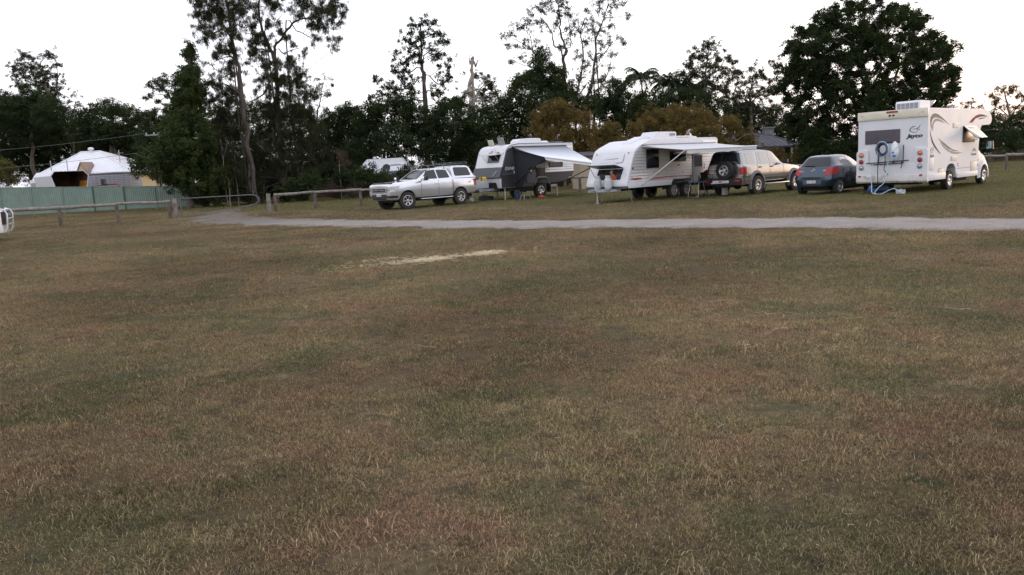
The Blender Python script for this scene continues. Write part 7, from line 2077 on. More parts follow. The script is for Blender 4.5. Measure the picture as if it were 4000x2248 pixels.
    w = make_wheel(t, .33, .20, .20, 6, .04, pm('steel_rim', (0.42, 0.42, 0.42), 0.4, .6), cap=.055)
    sp = [(-3.08, .95, .33, 0), (-3.98, .95, .33, 0), (-3.08, -.95, .33, R(180)), (-3.98, -.95, .33, R(180))]
    place_wheels(t, w, sp)
    # awning
    aw = MB()
    aw.tube([(-.90, W + .05, 2.27), (-5.85, W + .05, 2.27)], .04, 8)
    ar = aw.build('awning_rail', GREYV, t, smooth=True)
    awning_sheet(t, -.95, -5.80, W + .06, 2.27, 3.30, 1.995, 2.025, pm('awning_grey', (0.50, 0.52, 0.54), 0.8, var=.05, scale=3), .14)
    m = MB()
    m.tube([(-.93, 3.32, 1.99), (-5.83, 3.32, 2.02)], .035, 8)
    m.build('awning_roller', WHITEP, t, smooth=True)
    for x, fo in ((-.90, -.30), (-5.75, -5.6)):
        m = MB()
        m.tube([(x, 3.30, 1.97 if x > -2 else 2.0), (-.80 if x > -2 else -5.7, W + .06, .66)], .022, 6)
        m.tube([(x, 3.30, 1.98 if x > -2 else 2.0), (x, W + .06, 2.22)], .016, 6)
        m.build('awning_arm', pm('arm_white', (.62, .62, .6), .4), t, smooth=True)
    return t


build_white_van()
p = L2W(V2B, V2Y, .27, .30, .57)
gas_bottle(p, 0, 'clean grey gas bottle standing on the drawbar in front of the open boot')
p = L2W(V2B, V2Y, .33, -.22, .57)
gas_bottle(p, 1.0, 'scuffed grey gas bottle on the drawbar beside the other, further from the awning')
# gear in the open boot
ob = empty('tool_bag', L2W(V2B, V2Y, -.22, .22, .93), R(V2Y), 'orange bag lying in the open caravan boot', 'bag')
m = MB()
m.prism([(-.16, 0), (-.14, .17), (-.04, .24), (.08, .20), (.16, .12), (.17, 0)], 'x', -.11, .11)
m.build('bag_body', pm('orange_canvas', (0.50, 0.13, 0.03), 0.8, var=.2, scale=12), ob, bevel=.03, seg=2)
m = MB()
m.tube([(0, -.10, .20), (0, -.04, .30), (0, .06, .29), (0, .10, .18)], .012, 6)
m.build('handle', BLACKP, ob)
for (yy, nm, lb, mt) in ((-.38, 'storage_crate', 'dark crate at the far end of the open caravan boot', BLACKP), (.55, 'storage_tub', 'dark blue tub at the near end of the open caravan boot', pm('tub_blue', (.03, .04, .09), .5))):
    o = empty(nm, L2W(V2B, V2Y, -.30, yy, .93), R(V2Y), lb, 'tub')
    m = MB()
    m.prism([(-.15, 0), (.15, 0), (.17, .22), (-.17, .22)], 'x', -.14, .14)
    m.build('tub_body', mt, o, bevel=.015)
    m = MB()
    m.box(-.16, .16, -.19, .19, .22, .245)
    m.build('lid', mt, o, bevel=.008)
for yy, lb in ((-.05, 'pale rolled mat standing in the open caravan boot'), ):
    o = empty('rolled_mat', L2W(V2B, V2Y, -.38, yy, .93), R(V2Y), lb, 'mat')
    m = MB()
    m.tube([(0, 0, 0), (0, .0, .38)], .07, 12)
    m.build('roll', pm('mat_pale', (.45, .43, .40), .9, var=.1), o, smooth=True)
    m = MB()
    m.lathe([(.073, .17), (.075, .18), (.075, .2), (.073, .21)], 'z', n=14)
    m.build('tie', BLACKP, o)
# camp table and furniture under the awning
tb = empty('camp_table', L2W(V2B, V2Y, -3.45, 1.95), R(V2Y + 6), 'folding table with blue top standing under the white caravan awning', 'table')
m = MB()
m.prism([(-.36, -.24), (.36, -.24), (.42, -.10), (.42, .10), (.36, .24), (-.36, .24), (-.42, .10), (-.42, -.10)], 'z', .62, .66)
m.build('tabletop', pm('blue_laminate', (0.07, 0.12, 0.22), .35, var=.1), tb, bevel=.008)
for x in (-.30, .30):
    m = MB()
    m.tube([(x * .6, -.2, .62), (x * 1.1, -.24, .02), (x * 1.1, .24, .02), (x * .6, .2, .62)], .012, 6)
    m.build('leg', ALLOY, tb, smooth=True)
m = MB()
m.tube([(-.33, .24, .03), (.33, .24, .03)], .01, 6)
m.build('brace', ALLOY, tb)
bt = empty('bottle', L2W(V2B, V2Y, -3.62, 1.95, .66), 0, 'brown glass bottle standing on the blue table', 'bottle')
m = MB()
m.lathe([(.001, 0), (.038, .0), (.04, .02), (.04, .16), (.03, .20), (.015, .23), (.014, .30), (.001, .30)], 'z', n=16)
m.build('glass', pm('brown_glass', (.02, .012, .006), .1), bt, smooth=True)
m = MB()
m.lathe([(.001, .312), (.016, .312), (.016, .285)], 'z', n=12)
m.build('cap', ALLOY, bt)
ch = empty('camp_chair', L2W(V2B, V2Y, -4.45, 2.0), R(V2Y + 70), 'black folding camp chair beside the blue table', 'chair')
BLKC = pm('black_canvas', (.012, .012, .016), .9, var=.2)
m = MB()
m.hexa([(-.27, -.28, .40), (.27, -.28, .42), (.27, .28, .42), (-.27, .28, .40), (-.27, -.28, .43), (.27, -.28, .45), (.27, .28, .45), (-.27, .28, .43)])
m.build('seat', BLKC, ch, bevel=.01)
m = MB()
m.hexa([(-.30, -.29, .42), (-.26, -.29, .42), (-.26, .29, .42), (-.30, .29, .42), (-.48, -.27, 1.02), (-.44, -.27, 1.02), (-.44, .27, 1.02), (-.48, .27, 1.02)])
m.build('backrest', BLKC, ch, bevel=.015)
for s in (-1, 1):
    for a, bb in (((-.30, .0), (.28, .5)), ((.28, .0), (-.30, .5))):
        m = MB()
        m.tube([(a[0], s * .29, a[1]), (bb[0], s * .29, bb[1])], .013, 6)
        m.build('leg', pm('chair_frame', (.05, .05, .055), .5), ch, smooth=True)
    m = MB()
    m.box(-.34, .26, s * .30 - .03, s * .30 + .03, .62, .65)
    m.build('armrest', BLKC, ch, bevel=.01)
cv = empty('covered_barbecue', L2W(V2B, V2Y, -4.75, 1.6), R(V2Y), 'barbecue under a black fabric cover beside the caravan door', 'barbecue')
m = MB()
rg = random.Random(3)
vs, fs = [], []
for j, (z, sx, sy) in enumerate(((.25, .36, .30), (.5, .35, .29), (.78, .33, .27), (.95, .25, .22), (1.08, .12, .12), (1.12, .02, .02))):
    for k in range(20):
        a = 2 * math.pi * k / 20
        f = 1 + .06 * math.sin(a * 5 + j) + rg.uniform(-.02, .02)
        vs.append((sx * f * (abs(math.cos(a)) ** .6) * math.copysign(1, math.cos(a)), sy * f * (abs(math.sin(a)) ** .6) * math.copysign(1, math.sin(a)), z))
for j in range(5):
    for k in range(20):
        fs.append((j * 20 + k, j * 20 + (k + 1) % 20, (j + 1) * 20 + (k + 1) % 20, (j + 1) * 20 + k))
m.add(vs, fs)
m.build('cover', BLKC, cv, smooth=True, angle=0)
for x in (-.26, .26):
    for yy in (-.2, .2):
        m = MB()
        m.tube([(x, yy, 0), (x * .9, yy * .9, .4)], .014, 6)
        m.build('leg', ALLOY, cv)
jc = empty('jerry_can', L2W(V2B, V2Y, -4.95, 2.3), R(V2Y + 15), 'white plastic water can standing by the rear bumper of the champagne wagon', 'water can')
m = MB()
m.prism([(-.15, .0), (.15, .0), (.16, .30), (.13, .38), (-.12, .40), (-.16, .34)], 'y', -.09, .09)
m.build('can', pm('white_plastic', (.68, .69, .70), .45, var=.05), jc, bevel=.03, seg=3)
m = MB()
m.tube([(-.10, 0, .39), (-.08, 0, .46), (.06, 0, .46), (.09, 0, .39)], .016, 6)
m.build('handle', pm('white_plastic', (.68, .69, .70)), jc, smooth=True)
oval(jc, 'spout_cap', BLACKP, (.08, .092, .10), .035, .045, (0, 1, 0), .02)

# ------------------------------------------------------------------ dark off-road caravan with fading awning
def fade_mat():
    m = bpy.data.materials.new('awning_fade_fabric')
    m.use_nodes = True
    N, L = m.node_tree.nodes, m.node_tree.links
    b = N['Principled BSDF']
    tc = N.new('ShaderNodeTexCoord')
    sp = N.new('ShaderNodeSeparateXYZ')
    L.new(tc.outputs['Object'], sp.inputs[0])
    nz = N.new('ShaderNodeTexNoise')
    nz.inputs['Scale'].default_value = 5
    ad = N.new('ShaderNodeMath')
    ad.operation = 'MULTIPLY_ADD'
    ad.inputs[1].default_value = .15
    L.new(nz.outputs['Fac'], ad.inputs[0])
    L.new(sp.outputs['Y'], ad.inputs[2])
    r = N.new('ShaderNodeMapRange')
    r.inputs[1].default_value = 1.3
    r.inputs[2].default_value = 3.3
    L.new(ad.outputs[0], r.inputs[0])
    cr = N.new('ShaderNodeValToRGB')
    cr.color_ramp.elements[0].color = (.11, .12, .15, 1)
    cr.color_ramp.elements[1].color = (.70, .74, .78, 1)
    cr.color_ramp.elements.new(.45).color = (.42, .46, .52, 1)
    L.new(r.outputs[0], cr.inputs[0])
    L.new(cr.outputs[0], b.inputs['Base Color'])
    b.inputs['Roughness'].default_value = .6
    return m


V1B, V1Y = (-1.02, 42.35), 219.0


def build_dark_van():
    t = empty('caravan', (*V1B, 0), R(V1Y), 'tall charcoal and white off-road caravan with fading grey awning', 'caravan')
    W = 1.18
    prof = [(.07, 1.15), (.08, 1.22), (-.14, 1.72), (-.33, 2.24), (-.45, 2.55), (-.58, 2.72), (-.80, 2.82), (-1.2, 2.88), (-5.15, 2.88), (-5.22, 2.83), (-5.22, 1.22), (-4.57, .81), (-3.32, .72),
            (-3.24, .95), (-3.05, 1.04), (-2.50, 1.04), (-2.34, .92), (-2.26, .62), (-.05, .62)]
    m = MB()
    m.prism(prof, 'y', -W, W)
    m.build('body', WHITEP, t, bevel=.025)

    def fx(z):
        P = [(1.15, .07), (1.22, .08), (1.72, -.14), (2.24, -.33), (2.55, -.45), (2.9, -.8)]
        for (a, xa), (b, xb) in zip(P, P[1:]):
            if z <= b:
                return xa + (xb - xa) * (z - a) / (b - a)
        return -.8
    # lower charcoal skin wrapped round the nose
    m = MB()
    zs_ = [1.13, 1.20, 1.45, 1.71]
    for za, zb_ in zip(zs_, zs_[1:]):
        q0, q1 = (fx(max(za, 1.15)) + .03, za), (fx(zb_) + .03, zb_)
        m.hexa([(q0[0], -W - .012, q0[1]), (q0[0], W + .012, q0[1]), (q1[0], W + .012, q1[1]), (q1[0], -W - .012, q1[1]),
                (q0[0] - .14, -W - .012, q0[1]), (q0[0] - .14, W + .012, q0[1]), (q1[0] - .14, W + .012, q1[1]), (q1[0] - .14, -W - .012, q1[1])])
    m.build('nose_panel', CHARC, t)
    for s in (1, -1):
        y0, y1 = s * W, s * (W + .012)
        m = MB()
        m.prism([(fx(1.34) - .03, 1.34), (fx(1.72) - .03, 1.72), (fx(2.24) - .03, 2.24), (fx(2.55) - .03, 2.55), (-.62, 2.68), (-1.0, 2.68), (-1.0, 1.34)], 'y', y0, y1)
        ck = m.build('checker_panel', CHECKER, t)
        m = MB()
        m.prism([(-1.0, .63), (-2.24, .63), (-2.32, .92), (-2.48, 1.05), (-3.06, 1.05), (-3.06, 1.56), (-2.45, 1.60), (-2.45, 2.70), (-1.0, 2.70)], 'y', y0, y1)
        m.build('black_panel', pm('black_panel', (.018, .019, .024), .4, var=.1), t)
        m = MB()
        m.prism([(-3.06, 1.30), (-3.06, 1.03), (-3.25, .94), (-3.33, .73), (-4.57, .82), (-5.21, 1.24), (-5.21, 1.30)], 'y', y0, y1)
        m.build('lower_panel', CHARC, t)
        m = MB()
        m.prism([(-.02, .64), (-.98, .64), (-.98, 1.33), (-.02, 1.33)], 'y', y0, y1)
        m.build('lower_panel', pm('black_panel2', (.03, .03, .034), .5, var=.1), t)
        cladding(t, s * W, s, -3.07, -5.20, 1.31, 2.70, .125, WCLAD)
        # mudguard
        m = MB()
        P = [(-2.26, .66), (-2.40, .97), (-2.52, 1.06), (-3.04, 1.06), (-3.18, .97), (-3.34, .66)]
        for a, b in zip(P, P[1:]):
            m.hexa([(a[0], s * (W - .05), a[1]), (b[0], s * (W - .05), b[1]), (b[0], s * (W + .07), b[1]), (a[0], s * (W + .07), a[1]),
                    (a[0], s * (W - .05), a[1] + .05), (b[0], s * (W - .05), b[1] + .05), (b[0], s * (W + .07), b[1] + .05), (a[0], s * (W + .07), a[1] + .05)])
        m.build('mudguard', GALV, t)
        m = MB()
        m.box(-3.42, -3.40, s * .86, s * 1.22, .25, .72)
        m.build('mud_flap', BLACKP, t)
        m = MB()
        m.tube([(fx(1.2), s * W, 1.2), (fx(1.72), s * W, 1.72), (fx(2.24), s * W, 2.24), (fx(2.55), s * W, 2.55), (-.58, s * W, 2.725), (-.82, s * W, 2.825), (-1.3, s * W, 2.885), (-5.1, s * W, 2.885)], .016, 6)
        m.build('corner_moulding', BLACKP, t, smooth=True)
    text_obj('model_lettering', 'DUNE', .22, pm('decal_white', (.6, .6, .62), .4), t, (-.60, W + .014, 1.62), (R(90), 0, R(180)), shear=.2, bold=.004)
    text_obj('model_lettering', 'II', .15, pm('decal_white', (.6, .6, .62), .4), t, (-.90, W + .014, 1.42), (R(90), 0, R(180)), bold=.004)
    m = MB()
    for a, b in (((-.38, 1.84), (-.56, 1.70)), ((-.84, 1.84), (-.70, 1.72)), ((-.42, 1.38), (-.66, 1.52)), ((-.62, 1.50), (-.78, 1.38))):
        m.hexa([(a[0], W + .013, a[1]), (b[0], W + .013, b[1]), (b[0] - .03, W + .013, b[1] - .03), (a[0] - .03, W + .013, a[1] - .02),
                (a[0], W + .016, a[1]), (b[0], W + .016, b[1]), (b[0] - .03, W + .016, b[1] - .03), (a[0] - .03, W + .016, a[1] - .02)])
    m.build('crossed_mark', BLACKP, t)
    for x, z in ((-.52, 2.52), (-.70, 2.60)):
        m = MB()
        m.box(x - .05, x + .05, W + .01, W + .05, z - .05, z + .05)
        m.build('awning_lamp', BLACKP, t, bevel=.01)
    m = MB()
    m.box(-4.38, -3.36, W + .01, W + .035, 1.57, 1.82)
    fr = m.build('side_window', BLACKP, t, bevel=.005)
    m = MB()
    m.box(-4.28, -3.42, W + .035, W + .04, 1.61, 1.78)
    m.build('pane', GLASS, fr)
    m = MB()
    m.box(-2.36, -1.74, W + .012, W + .04, .80, 1.52)
    dr = m.build('kitchen_hatch', pm('hatch_grey', (.13, .145, .165), .45), t, bevel=.008)
    m = MB()
    m.box(-2.10, -2.0, W + .04, W + .055, 1.42, 1.46)
    m.build('hatch_latch', CHROME, dr)
    m = MB()
    m.box(-2.95, -2.50, W + .012, W + .03, 1.10, 1.54)
    m.build('locker_door', CHARC, t, bevel=.006)
    # nose window with its awning flap up

    def fp(u, z, o=.012):
        return (fx(z) + o, u, z)
    m = MB()
    q = [fp(-.20, 1.95), fp(.80, 1.95), fp(.80, 2.36), fp(-.20, 2.36)]
    m.hexa([(p[0] - .03, p[1], p[2]) for p in q] + q)
    nw = m.build('nose_window', GLASS, t)
    m = MB()
    a = [fp(-.30, 2.38), fp(.86, 2.38), (fx(2.38) + .46, .86, 2.33), (fx(2.38) + .46, -.30, 2.33)]
    m.hexa(a + [(p[0], p[1], p[2] + .025) for p in a])
    m.build('window_flap', pm('flap_grey', (.45, .45, .47), .3, .3, var=.2, scale=5), nw, bevel=.006)
    m = MB()
    for y in (-.26, .82):
        m.tube([fp(y, 2.02), (fx(2.3) + .38, y, 2.33)], .008, 5)
    m.build('window_stay', ALLOY, nw)
    # range emblem and lettering on the nose
    mo = pm('emblem_plum', (.20, .12, .12), .4)
    m = MB()
    for P in ([(-.25, 2.45), (-.05, 2.60), (.0, 2.57)], [(.0, 2.45), (.18, 2.63), (.36, 2.46)], [(-.12, 2.45), (.05, 2.56), (.14, 2.50)]):
        m.tube([fp(u, z, .016) for u, z in P], .012, 5)
    m.build('mountain_emblem', mo, t)
    text_obj('maker_lettering', 'ridge', .13, mo, t, (fx(2.47) + .02, .55, 2.475), (R(90 - 22), 0, R(90)), bold=.002)
    for y in (-1.0, 1.02):
        m = MB()
        m.tube([fp(y, 2.42), fp(y, 2.42, .05)], .025, 8)
        m.build('clearance_lamp', AMBER, t)
    m = MB()
    m.tube([fp(.52, 1.68), fp(.55, 1.35), fp(.45, 1.19)], .012, 6)
    m.build('boot_seam', BLACKP, t)
    m = MB()
    m.tube([fp(.66, 1.25, .05), fp(.80, 1.45, .05), fp(.88, 1.5, .05)], .014, 6)
    m.build('grab_handle', CHROME, t)
    # roof gear
    m = MB()
    m.prism([(-1.80, 2.87), (-1.84, 3.04), (-2.0, 3.16), (-2.7, 3.19), (-3.40, 3.17), (-3.46, 3.08), (-3.46, 2.87)], 'y', -.15, .55)
    m.build('air_conditioner', WHITEP, t, bevel=.04, seg=3)
    for x, mt, w_, hh in ((-.30, CREAM, .42, .34), (-.95, pm('smoke_lid', (0.25, 0.25, 0.26), 0.15), .5, .40)):
        m = MB()
        z = 2.80 if x > -.5 else 2.86
        m.hexa([(x, -.05, z), (x, -.05 + w_, z), (x - .05, -.05 + w_, z), (x - .05, -.05, z), (x + .10, -.05, z + hh), (x + .10, -.05 + w_, z + hh), (x + .06, -.05 + w_, z + hh), (x + .06, -.05, z + hh)])
        m.build('open_roof_hatch', mt, t, bevel=.01)
    m = MB()
    m.lathe([(.001, 3.05), (.16, 3.03), (.28, 2.95), (.30, 2.88)], 'z', (-3.95, .2, 0), 24)
    m.build('satellite_dome', WHITEP, t, smooth=True)
    m = MB()
    m.box(-5.0, -4.3, -.1, .6, 2.92, 2.96)
    m.box(-4.95, -4.4, 0, .5, 2.88, 2.92)
    m.build('solar_panel', GREYV, t, bevel=.004)
    # chassis, drawbar, tool box, stands
    m = MB()
    for s in (1, -1):
        m.box(-4.5, .2, s * .5 - .03, s * .5 + .03, .50, .64)
        m.hexa([(.0, s * .46, .50), (1.25, s * .04, .50), (1.25, s * .10, .50), (.0, s * .54, .50), (.0, s * .46, .62), (1.25, s * .04, .62), (1.25, s * .10, .62), (.0, s * .54, .62)])
    m.box(1.2, 1.55, -.05, .05, .52, .62)
    m.build('chassis', GALV, t, bevel=.005)
    m = MB()
    m.box(-3.0, -2.6, -1.0, 1.0, .36, .46)
    m.box(-2.2, -.4, -1.0, 1.05, .44, .64)
    m.box(-.3, .02, -.8, .8, .62, 1.12)
    m.build('water_tank_guard', DARKIN, t)
    m = MB()
    m.box(.30, .62, -.10, .52, .66, 1.06)
    tbx = m.build('tool_box', pm('zinc_box', (.40, .42, .44), .5, 0, var=.1), t, bevel=.01)
    m = MB()
    m.tube([(1.05, 0, .80), (1.05, 0, .18)], .03, 8)
    m.lathe([(.001, -.03), (.10, -.03), (.10, .03), (.001, .03)], 'y', (1.05, 0, .10), 16)
    m.build('jockey_wheel', GALV, t)
    for x, yy in ((-.35, 1.02), (-4.02, 1.05), (-.35, -1.02), (-4.02, -1.05)):
        m = MB()
        m.tube([(x, yy, .66), (x, yy, .0)], .028, 8)
        m.box(x - .05, x + .05, yy - .05, yy + .05, .0, .015)
        m.build('drop_leg', pm('leg_pale', (.5, .49, .46), .5), t)
    w = make_wheel(t, .385, .25, .215, 5, .045, pm('machined_black', (.5, .5, .51), .25, .8), BLACKP, cap=.05)
    place_wheels(t, w, [(-2.78, 1.03, .385, 0), (-2.78, -1.03, .385, R(180))])
    # awning
    m = MB()
    m.tube([(-.80, W + .05, 2.71), (-4.65, W + .05, 2.70)], .045, 8)
    m.build('awning_rail', BLACKP, t, smooth=True)
    awning_sheet(t, -.85, -4.60, W + .08, 2.70, 3.70, 2.10, 1.63, fade_mat(), .12)
    m = MB()
    m.tube([(-.83, 3.73, 2.08), (-4.63, 3.73, 1.61)], .035, 8)
    m.build('awning_roller', WHITEP, t, smooth=True)
    for x, z, zb in ((-.86, 2.07, .80), (-4.60, 1.61, .78)):
        m = MB()
        m.tube([(x, 3.70, z), (x + (.0 if x > -2 else .17), W + .04, zb)], .024, 6)
        m.tube([(x, 3.70, z), (x, W + .05, 2.62)], .02, 6)
        m.build('awning_arm', BLACKP, t, smooth=True)
    m = MB()
    m.prism([(1.21, 2.60), (3.64, 2.03), (3.66, 1.86), (2.3, 1.60), (2.12, 1.1), (1.75, .64), (1.21, .60)], 'x', -.955, -.945)
    m.build('side_screen', pm('screen_mesh', (.012, .013, .018), .9, var=.15), t)
    return t


build_dark_van()
yb = empty('wheel_chock_bag', L2W(V1B, V1Y, .46, .22, 1.06), R(V1Y), 'yellow strap bundle on top of the zinc tool box', 'strap')
YEL = pm('yellow_web', (.62, .42, .04), .7, var=.25, scale=14)
m = MB()
m.prism([(-.20, 0), (.22, 0), (.22, .14), (.10, .20), (-.12, .19), (-.20, .12)], 'x', -.10, .10)
m.build('bundle', YEL, yb, bevel=.03, seg=2)
m = MB()
m.box(.10, .115, -.02, .06, .0, .19)
m.build('buckle_strap', BLACKP, yb)
st_ = empty('step_stool', L2W(V1B, V1Y, -.95, 1.95), R(V1Y), 'low grey folding step on the grass under the dark caravan awning', 'step')
m = MB()
m.box(-.22, .22, -.15, .15, .20, .225)
m.build('step_top', pm('step_grey', (.28, .30, .30), .6), st_, bevel=.01)
for x in (-1, 1):
    for yy in (-1, 1):
        m = MB()
        m.tube([(x * .17, yy * .11, .21), (x * .24, yy * .17, .0)], .012, 6)
        m.build('leg', ALLOY, st_)
rp = empty('levelling_ramp', L2W(V1B, V1Y, -2.74, 1.27), R(V1Y), 'orange levelling ramp beside the dark caravan wheel', 'ramp')
ORN = pm('orange_plastic', (.75, .12, .04), .5, var=.1)
m = MB()
m.prism([(-.28, 0), (.28, 0), (.28, .10), (.10, .10), (-.05, .06)], 'y', -.10, .10)
m.build('ramp_body', ORN, rp, bevel=.008)
m = MB()
for k in range(4):
    m.box(.02 + .06 * k, .04 + .06 * k, -.10, .10, .095, .112)
m.build('ramp_ribs', ORN, rp)
gb2 = empty('gear_bag', L2W(V1B, V1Y, -.10, -.30), R(V1Y + 4), 'black gear bag lying on the grass under the dark caravan drawbar', 'bag')
m = MB()
m.prism([(-.42, 0), (.42, 0), (.45, .14), (.38, .24), (.1, .22), (-.2, .27), (-.42, .22), (-.46, .1)], 'x', -.16, .16)
m.build('bag_body', BLKC, gb2, bevel=.04, seg=2)
m = MB()
m.tube([(0, -.2, .24), (0, -.1, .32), (0, .1, .31), (0, .2, .22)], .015, 6)
m.build('handle', BLKC, gb2)
bk = empty('bucket', L2W(V1B, V1Y, -.75, 1.55), 0, 'dark blue bucket beside the drop leg of the dark caravan', 'bucket')
m = MB()
m.lathe([(.001, .0), (.13, .0), (.17, .34), (.18, .34), (.18, .36), (.165, .36), (.125, .02), (.001, .02)], 'z', n=24)
m.build('pail', pm('tub_blue', (.03, .04, .09), .5), bk, smooth=True)
m = MB()
m.tube([(.17, 0, .34), (.12, 0, .42), (0, 0, .45), (-.12, 0, .42), (-.17, 0, .34)], .006, 5)
m.build('handle', ALLOY, bk)

# ------------------------------------------------------------------ weathered rail fences and gate
TIMBER = pm('weathered_timber', (0.20, 0.175, 0.15), 0.95, var=.4, scale=5, bump=.8, bscale=22, dirt=(.34, .31, .28), dirt_amt=.5, stretch=(1, 1, 1))
TIMBER_D = pm('dark_timber', (0.12, 0.095, 0.08), 0.95, var=.4, scale=5, bump=.8, bscale=22)


def log(path, r, seed, n=9):
    rg = random.Random(seed)
    pts, rs = [], []
    for i in range(len(path) - 1):
        a, b = Vector(path[i]), Vector(path[i + 1])
        for k in range(5):
            pts.append(a.lerp(b, k / 5) + Vector((rg.uniform(-.012, .012), rg.uniform(-.012, .012), rg.uniform(-.015, .015))))
            rs.append(r * rg.uniform(.88, 1.12))
    pts.append(Vector(path[-1]))
    rs.append(r * .95)
    m = MB()
    m.tube(pts, rs, n)
    return m


def rail_fence(posts, label, z=.88, r=.075, seed=1):
    t = empty('rail_fence', (posts[0][0], posts[0][1], 0), 0, label, 'fence', 'log rail fences')
    B = Vector((posts[0][0], posts[0][1], 0))
    for i, (x, y) in enumerate(posts):
        rg = random.Random(seed * 50 + i)
        p = Vector((x, y, 0)) - B
        log([(p.x, p.y, -.15), (p.x + rg.uniform(-.03, .03), p.y, z + rg.uniform(-.03, .03))], .082 * rg.uniform(.9, 1.1), seed * 31 + i).build('post', TIMBER_D, t, smooth=True, angle=60)
        if i:
            a = Vector((*posts[i - 1], z + random.uniform(-.03, .03))) - B
            b = Vector((x, y, z + rg.uniform(-.03, .03))) - B
            d = (b - a).normalized() * .05
            log([tuple(a - d), tuple(b + d)], r * rg.uniform(.9, 1.1), seed * 77 + i).build('rail', TIMBER, t, smooth=True, angle=60)
    return t


rail_fence([(-16.95, 40.1), (-19.15, 39.24), (-21.27, 37.92), (-23.4, 36.6), (-25.5, 35.3), (-27.6, 34.0), (-29.7, 32.7)], 'grey log rail fence ending at the gate hinge post, before the green steel fence', seed=1)
rail_fence([(-12.05, 41.6), (-10.45, 43.5), (-8.1, 44.3), (-5.6, 45.3), (-3.1, 46.1), (-.6, 46.8), (1.9, 47.4), (4.4, 47.8), (6.9, 48.0), (9.4, 48.1), (11.9, 48.1), (14.4, 48.0), (16.9, 47.9), (19.4, 47.7),
            (21.9, 47.5), (24.4, 47.3), (26.9, 47.1), (29.35, 46.9), (31.9, 46.7), (34.4, 46.5), (37, 46.3), (39.6, 46.1)], 'long grey log rail fence running behind the parked vehicles', seed=2)
for (x, y, h, lb, sd) in ((-16.69, 40.17, 1.0, 'thick timber gatepost carrying the hinges of the tube gate', 5), (-12.36, 41.46, .98, 'thick timber gatepost facing the free end of the tube gate', 6)):
    o = log([(x, y, -.2), (x, y, h)], .115, sd, 12).build('gatepost', TIMBER, None, smooth=True, angle=60)
    tag(o, lb, 'post', 'gateposts')
GATEM = pm('gate_galvanised', (.13, .13, .135), .6, .2, var=.15)
gt = empty('tube_gate', (-16.5, 40.25, 0), math.atan2(1.14, 3.85), 'low grey steel tube gate closed across the gravel drive', 'gate')
m = MB()
m.tube([(.05, 0, .98), (1.5, 0, .975), (3.45, 0, .97), (3.62, 0, .95), (3.76, 0, .86), (3.82, 0, .74), (3.80, 0, .62), (3.70, 0, .52), (3.50, 0, .46), (2.5, 0, .28), (1.2, 0, .13), (.05, 0, .06)], .024, 8)
m.build('frame_tube', GATEM, gt, smooth=True)
m = MB()
m.tube([(.05, 0, .04), (.05, 0, 1.0)], .03, 8)
m.build('hinge_stile', GATEM, gt, smooth=True)
m = MB()
m.tube([(3.55, 0, .97), (3.60, 0, 1.06), (3.57, 0, 1.18)], .018, 6)
m.build('latch_prong', GATEM, gt, smooth=True)
m = MB()
m.box(3.80, 3.86, -.03, .03, .70, .78)
m.build('latch_lug', GATEM, gt)

# ------------------------------------------------------------------ green steel fence
GREENS = pm('green_steel', (.2, .275, .235), .55, var=.1, scale=1.5, dirt=(.16, .19, .15), dirt_amt=.35)
GREEND = pm('green_steel_dark', (.035, .07, .06), .6, var=.2)
gf = empty('steel_fence', (-46.6, 59.4, 0), 0, 'faded green corrugated steel fence before the white roofed house', 'fence')
N_P = 10
for k in range(N_P):
    x0, x1 = k * 2.28, (k + 1) * 2.28 - .03
    h0, h1 = 2.55 - .98 * k / N_P, 2.55 - .98 * (k + .9) / N_P
    m = MB()
    vs, fs = [], []
    npr = 15
    for i in range(npr * 4 + 1):
        u = i / (npr * 4)
        x = x0 + (x1 - x0) * u
        yy = (0, 0, .035, .035)[i % 4] + .05 * k * .25
        h = h0 + (h1 - h0) * u
        vs += [(x, yy, .12), (x, yy, h)]
        if i:
            fs.append((2 * i - 2, 2 * i, 2 * i + 1, 2 * i - 1))
    m.add(vs, fs)
    m.build('steel_sheet', GREENS, gf, recalc=False)
    m = MB()
    m.box(x1 - .01, x1 + .05, -.05 + .0125 * k, .06 + .0125 * k, -.1, h1 + .01)
    m.build('fence_post', GREEND if k in (6, 7) else GREENS, gf)
    m = MB()
    m.hexa([(x0, -.02 + .0125 * k, h0), (x1, -.02 + .0125 * k, h1), (x1, .05 + .0125 * k, h1), (x0, .05 + .0125 * k, h0), (x0, -.02 + .0125 * k, h0 + .04), (x1, -.02 + .0125 * k, h1 + .04), (x1, .05 + .0125 * k, h1 + .04), (x0, .05 + .0125 * k, h0 + .04)])
    m.build('top_rail', GREENS, gf)

# ------------------------------------------------------------------ houses and yard beyond
ROOFW = pm('white_roof_iron', (.68, .69, .72), .4, .15, var=.05, scale=1)
ROOFG = pm('grey_roof_iron', (.09, .09, .105), .85, 0, var=.2, scale=1, spec=.2)
CREAMW = pm('cream_wall', (.52, .44, .26), .8, var=.06)
TANW = pm('tan_wall', (.36, .29, .21), .85, var=.08)
DARKW = pm('dark_wall', (.05, .05, .055), .8, var=.2)


